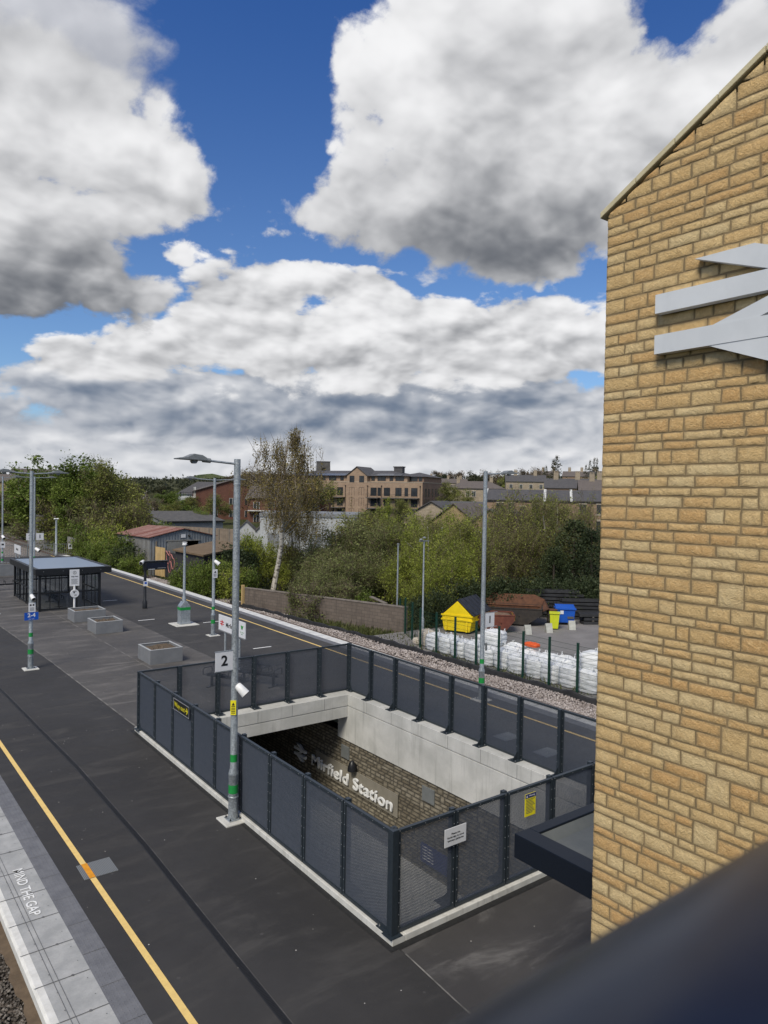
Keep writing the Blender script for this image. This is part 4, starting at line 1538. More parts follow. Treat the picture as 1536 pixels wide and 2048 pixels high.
# ------------------------------------------------------------------ lamp columns, signs and cameras
def lamp_column(label, x, y, arms, h=7.72, lower=1.03, bands=True, arm=1.32, g='lamp columns on the platforms', base=.27):
    t = thing('lamp_column', label, 'lamp post', (x, y, 0), 0, g)
    MB().lathe([(.102, .03), (.102, lower - .06), (.108, lower - .05), (.108, lower), (.076, lower + .10), (.074, 3.6), (.068, h)], (0, 0, 0), 16).build('pole', 'galvanised', t, smooth=True)
    b = MB().lathe([(.071, h - .55), (.075, h - .545), (.075, h - .52), (.071, h - .515)], (0, 0, 0), 16)
    b.lathe([(.11, .5), (.114, .505), (.114, .53), (.11, .535)], (0, 0, 0), 16)
    b.box(-.02, .02, -.118, -.10, .22, .42)
    b.build('collar', 'galvanised', t, smooth=True)
    if bands:
        b = MB().lathe([(.0755, lower + .24), (.0765, lower + .24), (.0765, lower + .40), (.0755, lower + .40)], (0, 0, 0), 16)
        b.lathe([(.1035, lower - .43), (.1045, lower - .43), (.1045, lower - .25), (.1035, lower - .25)], (0, 0, 0), 16)
        b.build('green_band', 'green_band', t, smooth=True)
    b = MB().box(-.14, .14, -.14, .14, .03, .05)
    for i in (-1, 1):
        for j in (-1, 1):
            b.lathe([(.02, .05), (.02, .07), (.01, .07), (.01, .10)], (i * .11, j * .11, 0), 6, 1)
    b.build('base_plate', ['galvanised', 'ink'], t)
    MB().box(-base, base, -base, base, -.02, .03).build('pad', 'concrete_pale', t, bevel=.012)
    for s in arms:
        z = h - .10
        a = MB().tube([(s * .06, 0, z), (s * (arm - .62), 0, z + .045)], .024, 8)
        ao = a.build('arm', 'galvanised', t, smooth=True)
        e = arm - .62
        b = MB().tube([(s * (e - .10), 0, z + .04), (s * (e + .08), 0, z + .05)], .05, 10)
        top = [(e + .02, .09), (e + .12, .145), (e + .30, .165), (e + .44, .10), (e + .64, .068), (e + .64, .045), (e + .02, .030)]
        b.prism([(s * px, -.13, z + pz) for px, pz in (top if s > 0 else top[::-1])], (0, .26, 0))
        b.prism([(s * px, -.05, z + pz) for px, pz in ([(e + .18, .03), (e + .34, .03), (e + .30, -.03), (e + .22, -.03)] if s > 0 else [(e + .22, -.03), (e + .30, -.03), (e + .34, .03), (e + .18, .03)])], (0, .1, 0))
        b.build('lantern', 'lamp_grey', t, bevel=.012)
    return t


def plate_sign(name, label, loc, w, h, mat, rot=0.0, cat='sign', group=None, frame=None, th=.012):
    """upright board facing local -Y"""
    t = thing(name, label, cat, loc, rot, group)
    MB().box(-w / 2, w / 2, -th / 2, th / 2, -h / 2, h / 2).build('board', mat, t, bevel=.002)
    if frame:
        b = MB()
        for z in (-h / 2 - .008, h / 2 - .008):
            b.box(-w / 2 - .01, w / 2 + .14, -.01, .012, z, z + .016)
        b.build('bracket', frame, t)
    return t


def dome_camera(label, loc, aim, parent_side=(0, 0, 0), s=1.0):
    """bullet camera on a short arm; aim = direction it looks along"""
    t = thing('cctv_camera', label, 'camera', loc, 0, 'white security cameras on the columns')
    d = Vector(aim).normalized()
    c = Vector((0, 0, 0))
    b = MB().tube([c - d * .11 * s, c - d * .09 * s, c + d * .06 * s, c + d * .13 * s], [.05 * s, .068 * s, .082 * s, .085 * s], 14)
    b.build('housing', 'white_plastic', t, smooth=True)
    MB().tube([c + d * .128 * s, c + d * .14 * s], .07 * s, 14).build('lens', 'ink', t)
    MB().tube([c - d * .06 * s, Vector(parent_side)], .022 * s, 8).build('bracket', 'white_plastic', t, smooth=True)
    return t


def build_lamps():
    lamp_column('tallest looking galvanised lamp column beside the left mesh fence, single arm to the left', 6.66, 14.03, (-1,))
    lamp_column('galvanised lamp column with two arms carrying the blue 2-4 sign', 5.83, 30.5, (-1, 1))
    lamp_column('galvanised two armed lamp column right of the square based camera mast', 14.48, 33.0, (-1, 1), arm=1.6)
    lamp_column('galvanised lamp column behind the mesh fence carrying the number 1 sign', 17.6, 17.6, (1,), h=7.9, arm=1.5)
    lamp_column('distant two armed lamp column at the far left beyond the shelter, beside the far planter', 11.33, 71.6, (-1, 1), h=8.15, arm=1.7)
    lamp_column('distant two armed lamp column rising behind the shelter roof, carrying the 2 and 1 boards', 12.75, 65.5, (-1, 1), h=8.1, arm=1.7)

    # number 2
    s = plate_sign('platform_number_sign', 'white square sign with black number 2 on the nearest lamp column', (6.405, 14.0, 3.46), .41, .42, 'white_enamel', 0, group='platform number signs', frame='galvanised')
    text('2', .30, 'ink', s, (0, -.009, 0), FACE_NEG_Y, .001, bold=.008)
    s = plate_sign('platform_number_sign', 'white square sign with black number 1 on the lamp column behind the mesh fence', (17.90, 17.56, 2.76), .44, .50, 'white_enamel', 0, group='platform number signs', frame='galvanised')
    text('1', .34, 'ink', s, (0, -.009, 0), FACE_NEG_Y, .001, bold=.010)
    for dx, ch, lab in ((-.38, '2', 'small distant white board with 2 on the column behind the shelter, left of its pair'), (.38, '1', 'small distant white board with 1 on the column behind the shelter, right of its pair')):
        s = plate_sign('platform_number_sign', lab, (12.78 + dx, 65.40, 3.08), .58, .58, 'white_enamel', R(0), group='platform number signs')
        text(ch, .42, 'ink', s, (0, -.009, 0), FACE_NEG_Y, .001, bold=.012)
    # blue car marker sign and notice on the second column
    s = plate_sign('car_stop_sign', 'blue sign with white 2-4 on the left lamp column', (5.83, 30.39, 2.085), .50, .30, 'blue_sign')
    text('2-4', .21, 'white_enamel', s, (0, -.009, .035), FACE_NEG_Y, .001, bold=.006)
    text('Car stop', .055, 'white_enamel', s, (0, -.009, -.105), FACE_NEG_Y, .001)
    s = plate_sign('notice', 'small white security notice above the blue 2-4 sign', (5.85, 30.39, 2.43), .25, .36, 'white_enamel')
    b = MB()
    for k in (-.05, .05):
        b.tube([(k, -.0085, .09), (k, -.0065, .09)], .035, 12)
    for k in range(4):
        b.box(-.08, .08, -.008, -.006, -.02 - k * .035, -.008 - k * .035)
    b.build('print', 'ink', s)
    s = plate_sign('notice', 'white security notice on the two armed column by the far platform edge', (14.5, 32.88, 3.05), .25, .42, 'white_enamel')
    b = MB().prism([(-.07, -.008, .04), (.07, -.008, .04), (0.03, -.008, .13), (-.02, -.008, .10)], (0, .002, 0))
    for k in range(4):
        b.box(-.08, .08, -.008, -.006, -.02 - k * .04, -.005 - k * .04)
    b.build('print', 'ink', s)
    s = plate_sign('warning_label', 'narrow yellow electrical warning label on the nearest lamp column', (6.60, 13.955, 2.45), .12, .31, 'yellow_sign', R(-35))
    b = MB().prism([(-.035, -.008, .05), (.035, -.008, .05), (0, -.008, .115)], (0, .002, 0))
    for k in range(5):
        b.box(-.04, .04, -.008, -.006, .02 - k * .035, .036 - k * .035)
    b.build('print', 'ink', s)
    s = plate_sign('notice', 'small grey box label on the column with the number 1 sign', (17.69, 17.5, 1.85), .10, .26, 'panel_steel')

    dome_camera('white camera halfway up the nearest lamp column, tilted down to the right', (6.76, 13.93, 2.83), (.55, -.5, -.75), (-.08, .08, .03), 1.15)
    dome_camera('white camera on the left lamp column above its notice', (5.85, 30.36, 2.84), (.2, -.6, -.5), (0, .1, .02))
    dome_camera('white camera on the two armed column by the far platform edge', (14.58, 32.88, 3.60), (.5, -.4, -.5), (-.06, .1, .0), 1.2)
    dome_camera('tiny white camera on the distant column behind the shelter', (12.95, 65.4, 2.0), (.6, -.6, -.5), (-.15, .1, 0), 1.8)
    dome_camera('tiny white camera on the distant column at the far left', (11.35, 71.4, 2.75), (.2, -.6, -.5), (0, .15, 0), 1.6)
    dome_camera('white camera at the left end of the black departure board', (14.22, 42.72, 2.80), (-.6, -.6, -.3), (.15, .1, 0.03), 1.4)
    s = plate_sign('notice', 'tiny white notice on the distant column at the far left', (11.33, 71.45, 2.05), .38, .55, 'white_enamel')
    for k in range(3):
        pass
    MB().box(-.1, .1, -.009, -.006, -.05, .1).build('print', 'ink', s)

    # square based camera mast
    t = thing('camera_mast', 'slim galvanised camera mast on a square green banded base and pale pad', 'mast', (14.42, 36.62, 0))
    MB().box(-.62, .62, -.62, .62, -.02, .035).build('pad', 'concrete_pale', t, bevel=.02)
    b = MB().box(-.27, .27, -.22, .22, .035, .98)
    b.box(-.29, .29, -.235, .235, .035, .12)
    b.prism([(-.27, -.22, .98), (.27, -.22, .98), (.10, -.22, 1.22), (-.10, -.22, 1.22)], (0, .44, 0))
    b.build('base_cabinet', 'galvanised', t, bevel=.01)
    MB().box(-.275, .275, -.225, .225, .78, .93).build('green_band', 'green_band', t)
    b = MB().lathe([(.11, 1.2), (.11, 1.4), (.07, 1.55), (.062, 4.2)], (0, 0, 0), 12)
    b.build('pole', 'galvanised', t, smooth=True)
    b = MB().ball((0, 0, 4.24), .13, .13, .10, 14, 8)
    b.box(-.10, .10, -.10, .10, 4.34, 4.37)
    b.build('camera_head', 'white_plastic', t, smooth=True)
    MB().ball((.09, -.06, 4.20), .075, .075, .07, 10, 6).build('lens', 'ink', t, smooth=True)

    # mast off the platform end
    t = thing('camera_mast', 'short grey mast with white head just off the far platform end', 'mast', (19.05, 86.3, -1.0))
    MB().lathe([(.15, 0), (.15, 1.0), (.11, 1.05), (.10, 4.7)], (0, 0, 0), 10).build('pole', 'galvanised', t, smooth=True)
    b = MB().ball((-.12, 0, 4.78), .15, .14, .08, 10, 6)
    b.ball((.14, 0, 4.78), .15, .14, .08, 10, 6)
    b.build('camera_head', 'white_plastic', t, smooth=True)

    # departure board
    t = thing('departure_board', 'black departure board with dark screen on a single black post', 'display', (14.42, 42.8, 0))
    b = MB().lathe([(.14, 0), (.14, .42), (.085, .5), (.08, 2.72)], (0, 0, 0), 12)
    b.build('post', 'black_metal', t, smooth=True)
    MB().lathe([(.0815, 1.0), (.083, 1.0), (.083, 1.2), (.0815, 1.2)], (0, 0, 0), 12).build('green_band', 'green_band', t)
    b = MB().box(-.1, 1.32, -.13, .13, 2.30, 2.80)
    b.box(-.12, 1.36, -.16, .16, 2.80, 2.85)
    b.build('cabinet', 'black_metal', t, bevel=.015)
    MB().box(.03, 1.26, -.138, -.13, 2.40, 2.74).build('screen', 'solar_panel', t)
    MB().box(.15, .55, -.142, -.139, 2.335, 2.365).build('lettering', 'white_enamel', t)
    MB().box(.70, 1.2, -.142, -.139, 2.40, 2.412).build('lettering', 'white_enamel', t)
    s = plate_sign('notice', 'small white notice with blue symbol on the black departure board post', (14.42, 42.69, 1.5), .26, .30, 'white_enamel')
    MB().box(-.07, .07, -.009, -.006, -.02, .1).build('print', 'blue_sign', s)

    # help point board
    t = thing('help_point_sign', 'white help point board with i symbol and a round dial below on a white post', 'sign', (10.68, 43.85, 0))
    MB().lathe([(.06, 0), (.06, 1.5)], (0, 0, 0), 10).build('post', 'white_plastic', t, smooth=True)
    b = MB().box(-.26, .26, -.03, .03, 1.47, 2.42)
    b.build('board', 'white_enamel', t, bevel=.006)
    b = MB()
    n = 20
    for k in range(n):
        a0, a1 = 2 * PI * k / n, 2 * PI * (k + 1) / n
        b.quad(*[(math.cos(a) * r, -.033, 2.24 + math.sin(a) * r) for a, r in ((a0, .075), (a1, .075), (a1, .095), (a0, .095))])
    for k in range(7):
        b.box(-.19 + .02 * (k % 2), .19 - .03 * (k % 3), -.033, -.031, 1.86 - k * .045, 1.873 - k * .045)
    b.build('print', 'ink', t)
    text('i', .13, 'ink', t, (0, -.034, 2.24), FACE_NEG_Y, .001, bold=.006)
    text('Help Point', .085, 'ink', t, (0, -.034, 2.02), FACE_NEG_Y, .001, bold=.003)
    MB().tube([(0, -.10, 1.04), (0, .02, 1.04)], .235, 20).build('dial', 'white_enamel', t)
    b = MB()
    b.tube([(-.04, -.105, 1.10), (-.04, -.10, 1.10)], .045, 10)
    b.box(-.11, .10, -.104, -.10, 1.16, 1.19)
    b.box(-.02, .10, -.104, -.10, .93, .97)
    b.build('print', 'ink', t)
    # running-in board between two posts, seen from the left
    def running_in(loc, L, h, zt, label, big):
        t = thing('station_name_board', label, 'sign', loc, R(-90), 'station name boards')
        MB().box(-L / 2, L / 2, -.02, .02, zt - h, zt).build('board', 'white_enamel', t, bevel=.004)
        MB().box(-L / 2 - .02, L / 2 + .02, -.03, .03, zt - h - .04, zt - h).build('frame', 'grey_grp', t)
        for x in (-L * .27, L * .27):
            MB().lathe([(.045, 0), (.045, zt - h)], (x, .03, 0), 10).build('post', 'galvanised', t, smooth=True)
        if big:
            text('Mirfield', h * .42, 'ink', t, (-.12, -.023, zt - h * .55), FACE_NEG_Y, .001, bold=.004)
            arrow = arrow_flat(t, 'red_ink', .0062, (-L / 2 + .34, -.022, zt - h * .5))
            b = MB()
            for pts in ([(-.12, .08), (-.06, .08), (-.03, -.02), (-.06, -.10)], [(-.05, .08), (.01, .08), (.04, -.02), (.0, -.10)], [(.05, .08), (.12, .08), (.02, -.10), (.0, -.04)]):
                q = [(L / 2 - .26 + u, -.0235, zt - h * .36 + v) for u, v in pts]
                b.add(q, [(0, 1, 2, 3)])
            b.build('emblem', 'green_ink', t)
            for k, wd in enumerate(('West Yorkshire', 'Metro')):
                text(wd, .055, 'green_ink', t, (L / 2 - .26, -.023, zt - h * .66 - k * .075), FACE_NEG_Y, .001)
        else:
            text('Mirfield', h * .42, 'ink', t, (0, -.023, zt - h * .5), FACE_NEG_Y, .001, bold=.004)
        return t
    running_in((12.45, 26.55, 0), 2.45, .62, 1.97, 'white station name board with green W end panel above the number 2 sign', True)
    running_in((11.6, 66.2, 0), 2.6, .7, 2.35, 'distant white station name board left of the column behind the shelter', False)

    # signs on the mesh fences
    s = plate_sign('way_out_sign', 'black sign with yellow way out lettering and arrow on the left mesh fence', (6.815, 17.42, 1.55), 1.06, .30, 'black_sign', R(-90))
    text('Way out', .185, 'yellow_sign', s, (-.10, -.009, 0), FACE_NEG_Y, .001, bold=.0, spacing=1.06)
    b = MB()
    b.box(.28, .44, -.0095, -.007, -.012, .012)
    b.prism([(.37, -.0095, .085), (.345, -.0095, .065), (.415, -.0095, 0), (.455, -.0095, 0)], (0, .0025, 0))
    b.prism([(.455, -.0095, 0), (.415, -.0095, 0), (.345, -.0095, -.065), (.37, -.0095, -.085)], (0, .0025, 0))
    b.build('arrow', 'yellow_sign', s)
    b = MB()
    for z in (-.142, .136):
        b.box(-.52, .52, -.008, -.0055, z, z + .006)
    for x in (-.52, .514):
        b.box(x, x + .006, -.008, -.0055, -.142, .142)
    b.build('border', 'white_enamel', s)
    s = plate_sign('footbridge_notice', 'white notice asking people to use the footbridge, on the near mesh fence', (8.12, 8.655, 1.378), .48, .30, 'white_enamel')
    for k, wd in enumerate(('Please use', 'footbridge to move', 'between platforms')):
        text(wd, .047, 'ink', s, (0, -.009, .05 - k * .052), FACE_NEG_Y, .0008)
    s = plate_sign('warning_notice', 'yellow warning notice with dark blue header on the near mesh fence', (9.955, 8.655, 1.445), .28, .41, 'yellow_sign')
    MB().box(-.14, .14, -.010, -.0065, .13, .205).build('header', 'navy_sign', s)
    text('Warning', .045, 'white_enamel', s, (.03, -.0115, .167), FACE_NEG_Y, .0008)
    MB().prism([(-.12, -.0115, .145), (-.075, -.0115, .145), (-.0975, -.0115, .19)], (0, .001, 0)).build('symbol', 'white_enamel', s)
    b = MB()
    for k in range(10):
        b.box(-.115, .115 - .02 * (k * 7 % 4), -.0085, -.0062, .095 - k * .027, .104 - k * .027)
    b.build('print', 'felt_grey', s)


def arrow_flat(parent, mat, u, c):
    """small double arrow facing local -Y"""
    w = 3.2
    sl = 21.3 / 45.0
    dyy = w / math.cos(math.atan(sl))
    up, lo = 12.4, 26.6
    polys = [[(1, up - w), (61, up - w), (61, up + w), (1, up + w)], [(1, lo - w), (61, lo - w), (61, lo + w), (1, lo + w)],
             [(20, 0), (34, 0), (52, up), (46, up + 3), (40, up)], [(10, lo), (40, up), (52, up), (22, lo)], [(10, lo), (16, lo - 3), (22, lo), (42, 39), (28, 39)]]
    b = MB()
    for i, p in enumerate(polys):
        q = [(c[0] + (a - 31) * u, c[1] - .0004 * i - .002, c[2] - (v - 19.5) * u) for a, v in p]
        b.add(q, [tuple(range(len(q)))])
    return b.build('double_arrow', mat, parent)


build_lamps()


# ------------------------------------------------------------------ shelter, planters, benches
def planter(loc, label, w=1.5, d=1.35, h=.58, rz=0.0, seed=0):
    t = thing('planter', label, 'planter', loc, rz, 'grey box planters on the platform')
    b = MB()
    th = .06
    b.box(-w / 2, w / 2, -d / 2, -d / 2 + th, 0, h)
    b.box(-w / 2, w / 2, d / 2 - th, d / 2, 0, h)
    b.box(-w / 2, -w / 2 + th, -d / 2 + th, d / 2 - th, 0, h)
    b.box(w / 2 - th, w / 2, -d / 2 + th, d / 2 - th, 0, h)
    b.build('box', 'grey_grp', t, bevel=.008)
    b = MB()
    r0, r1 = .005, .075
    for (xa, xb, ya, yb) in ((-w / 2 - r0, w / 2 + r0, -d / 2 - r0, -d / 2 + r1), (-w / 2 - r0, w / 2 + r0, d / 2 - r1, d / 2 + r0),
                             (-w / 2 - r0, -w / 2 + r1, -d / 2 + r1, d / 2 - r1), (w / 2 - r1, w / 2 + r0, -d / 2 + r1, d / 2 - r1)):
        b.box(xa, xb, ya, yb, h, h + .018)
    b.build('rim', 'grp_rim', t)
    rng = random.Random(seed)
    n = 10
    vs, fs = [], []
    for j in range(n + 1):
        for i in range(n + 1):
            vs.append((-w / 2 + th + (w - 2 * th) * i / n, -d / 2 + th + (d - 2 * th) * j / n, h - .09 + rng.uniform(-.035, .035)))
    for j in range(n):
        for i in range(n):
            fs.append((j * (n + 1) + i, j * (n + 1) + i + 1, (j + 1) * (n + 1) + i + 1, (j + 1) * (n + 1) + i))
    MB().add(vs, fs).build('soil', 'soil', t)
    b = MB()
    for k in range(9):
        x, y = rng.uniform(-w * .35, w * .35), rng.uniform(-d * .35, d * .35)
        b.tube([(x, y, h - .12), (x + rng.uniform(-.1, .1), y + rng.uniform(-.1, .1), h + rng.uniform(-.02, .12))], [.008, .004], 4)
    b.build('dead_stems', 'bark', t)
    return t


def metal_bench(loc, rz, label, n=3, s=1.0):
    t = thing('metal_bench', label, 'bench', loc, rz, 'black metal platform benches')
    w = .56
    L = n * w
    b = MB()
    for i in range(n):
        x0 = -L / 2 + i * w + .03
        x1 = x0 + w - .06
        for k in range(7):
            y = -.20 + k * .065
            b.tube([(x0, y, .44 + .01 * math.sin(k)), (x1, y, .44 + .01 * math.sin(k))], .008, 5)
        b.tube([(x0, -.22, .46), (x0, .22, .43)], .011, 5)
        b.tube([(x1, -.22, .46), (x1, .22, .43)], .011, 5)
    b.build('seat', 'black_metal', t)
    b = MB()
    for i in range(n):
        x0 = -L / 2 + i * w + .03
        x1 = x0 + w - .06
        for k in range(6):
            z = .50 + k * .065
            y = .23 + k * .022
            b.tube([(x0, y, z), (x1, y, z)], .008, 5)
        b.tube([(x0, .21, .46), (x0, .36, .86), (x1, .36, .86), (x1, .21, .46)], .012, 5)
    b.build('backrest', 'black_metal', t)
    for i in range(n + 1):
        x = -L / 2 + i * w
        b = MB().tube([(x, -.25, .45), (x, -.25, .64), (x, -.18, .68), (x, .20, .66), (x, .26, .55)], .016, 6)
        b.build('armrest', 'black_metal', t)
    MB().box(-L / 2, L / 2, -.04, .04, .36, .41).build('beam', 'black_metal', t)
    for x in (-L / 2 + .2, L / 2 - .2):
        b = MB().box(x - .035, x + .035, -.035, .035, .02, .37)
        b.box(x - .05, x + .05, -.25, .25, 0, .03)
        b.build('leg', 'black_metal', t)
    return t


def build_platform_furniture():
    planter((10.55, 29.35, 0), 'grey box planter of bare soil nearest the mesh fence', 1.36, 1.5, .58, 0, 1)
    planter((10.45, 36.9, 0), 'grey box planter of bare soil, middle one of the three by the shelter', 1.3, 1.5, .58, 0, 2)
    planter((10.55, 40.7, 0), 'grey box planter of pale dry soil right in front of the shelter', 1.62, 1.4, .58, 0, 3)
    planter((10.5, 65.2, 0), 'distant grey planter at the left edge beyond the shelter', 1.5, 1.5, .95, 0, 4)

    # waiting shelter
    t = thing('waiting_shelter', 'black framed glass waiting shelter with pale blue flat roof', 'shelter', (8.98, 44.6, 0))
    W, D, H = 3.3, 7.4, 2.12
    o = .28
    b = MB()
    rw = .20
    z0, z1 = H, H + .36
    for (xa, xb, ya, yb) in ((-o, W + o + .35, -o, -o + rw), (-o, W + o + .35, D + o - rw, D + o), (-o, -o + rw, -o + rw, D + o - rw), (W + o + .35 - rw, W + o + .35, -o + rw, D + o - rw)):
        b.box(xa, xb, ya, yb, z0, z1)
    b.build('roof_fascia', 'black_metal', t, bevel=.012)
    MB().box(-o + rw, W + o + .35 - rw, -o + rw, D + o - rw, z1 - .10, z1 - .04).build('roof_panel', 'polycarbonate', t)
    b = MB()
    for k in range(4):
        b.ball((.15 + k * 1.05, -o - .004, z0 + .2), .018, .01, .018, 6, 4)
    b.build('fixing', 'bolt_steel', t)
    c = MB()
    px = [(0, 0), (W / 2 + .35, 0), (W, 0), (0, D / 2), (0, D), (W, D), (W / 2 + .2, D), (W, D / 2), (0, D * .78)]
    for k, (x, y) in enumerate(px):
        r = .065 if k in (0, 2, 4, 5) else .05
        MB().box(x - r, x + r, y - r, y + r, 0, H).build('post', 'black_metal', t)
    b = MB()
    for z in (.10, 1.05, 2.04):
        hh = .045
        b.box(.06, W - .06, -.03, .03, z - hh, z + hh)
        b.box(-.03, .03, .06, D - .06, z - hh, z + hh)
        b.box(W - .03, W + .03, .06, D * .5, z - hh, z + hh)
        b.box(.06, W - .06, D - .03, D + .03, z - hh, z + hh)
    for x in (.55, 1.05, 2.45, 2.85):
        b.box(x - .02, x + .02, -.025, .025, .1, 2.0)
        b.box(x - .02, x + .02, D - .025, D + .025, .1, 2.0)
    for k in range(1, 8, 2):
        y = D * k / 8
        b.box(-.025, .025, y - .02, y + .02, .1, 2.0)
        if k < 5:
            b.box(W - .025, W + .025, y - .02, y + .02, .1, 2.0)
    b.build('glazing_bars', 'black_metal', t)
    for (xa, xb, ya, yb) in ((.05, W - .05, -.005, .005), (-.005, .005, .05, D - .05), (.05, W - .05, D - .005, D + .005), (W - .005, W + .005, .05, D / 2)):
        MB().box(xa, xb, ya, yb, .12, 2.02).build('glass_pane', 'clear_glass', t)
    metal_bench((10.3, 47.2, 0), R(90), 'row of metal seats inside the glass shelter', 5)
    metal_bench((9.2, 55.4, 0), R(0), 'distant metal bench standing behind the shelter at left', 3)
    metal_bench((10.95, 23.75, 0), R(-62), 'black metal bench behind the mesh fence, left of the nearest lamp column', 3)
    metal_bench((12.15, 23.6, 0), R(118), 'black metal bench behind the mesh fence, right of the nearest lamp column', 3)
    # cabinet behind the shelter glass
    # railing across the platform end
    t = thing('end_railing', 'grey metal railing across the far end of the platform behind the shelter', 'railing', (0, 0, 0))
    x0, x1 = 5.0, 20.6
    b = MB()
    for z in (.12, 1.2):
        b.box(x0, x1, END_Y - .12, END_Y - .08, z - .02, z + .02)
    n = int((x1 - x0) / .22)
    for i in range(n + 1):
        x = x0 + (x1 - x0) * i / n
        b.box(x - .012, x + .012, END_Y - .11, END_Y - .09, .02, 1.28)
    b.build('bars', 'panel_steel', t)
    for i in range(7):
        x = x0 + (x1 - x0) * i / 6
        MB().box(x - .04, x + .04, END_Y - .14, END_Y - .06, 0, 1.35).build('post', 'panel_steel', t)
    s = plate_sign('notice', 'small white notice on the grey railing at the platform end', (19.6, END_Y - .2, .95), .40, .6, 'white_enamel')
    MB().box(-.1, .1, -.009, -.006, -.1, .15).build('print', 'ink', s)


build_platform_furniture()


# ------------------------------------------------------------------ beyond the far track: wall, yard, sheds
def pol(px_az, d):
    """point on the ground plan from a compass bearing (degrees from +Y) and a distance in metres"""
    return d * math.sin(R(px_az)), d * math.cos(R(px_az))


def wall_run(name, label, a, b_, z0, z1a, z1b, th, mat, cat='wall', cap=None):
    a, b_ = Vector((*a, 0)), Vector((*b_, 0))
    L = (b_ - a).length
    rz = math.atan2(b_.y - a.y, b_.x - a.x)
    t = thing(name, label, cat, (a.x, a.y, 0), rz)
    MB().prism([(0, -th / 2, z0), (L, -th / 2, z0), (L, -th / 2, z1b), (0, -th / 2, z1a)], (0, th, 0)).build('wall', mat, t)
    if cap:
        MB().prism([(-.02, -th / 2 - .03, z1a), (L + .02, -th / 2 - .03, z1b), (L + .02, -th / 2 - .03, z1b + .06), (-.02, -th / 2 - .03, z1a + .06)], (0, th + .06, 0)).build('coping', cap, t)
    return t, L


def bag_mesh(seed, w=.92, h=.92):
    rng = np.random.default_rng(seed)
    nu, nv = 36, 22
    V, F = [], []
    ph = rng.uniform(0, 6, 12)
    for j in range(nv + 1):
        t = j / nv
        for i in range(nu):
            a = 2 * PI * i / nu
            # squared-off plan
            ca, sa = math.cos(a), math.sin(a)
            p = 3.6
            r = (abs(ca) ** p + abs(sa) ** p) ** (-1 / p)
            if t < .1:
                s = .80 + .2 * math.sin(t / .1 * PI / 2)
                z = h * .0 + t * .7 * h
            elif t < .82:
                k = (t - .1) / .72
                s = 1.0 + .075 * math.sin(k * PI) + .022 * math.sin(k * 17 + ph[0] + 1.6 * math.sin(a * 2 + ph[1])) + .014 * math.sin(k * 31 + ph[2] + 2 * math.sin(a * 3 + ph[3]))
                z = .07 * h + k * .80 * h
            else:
                k = (t - .82) / .18
                s = (1 - k) * (.98 + .05 * math.sin(a * 5 + ph[4]) * k) + .02
                z = .87 * h + .15 * h * math.sin(k * PI / 2) * (1 + .35 * math.sin(a * 3 + ph[5]) * (1 - k)) + .03 * math.sin(a * 7 + ph[6] + k * 6)
            s += .012 * math.sin(a * 9 + ph[7] + t * 5) + rng.uniform(-.006, .006)
            V.append((w / 2 * r * s * ca, w / 2 * r * s * sa, z + rng.uniform(-.006, .006)))
    for j in range(nv):
        for i in range(nu):
            F.append((j * nu + i, j * nu + (i + 1) % nu, (j + 1) * nu + (i + 1) % nu, (j + 1) * nu + i))
    return np.array(V), np.array(F)


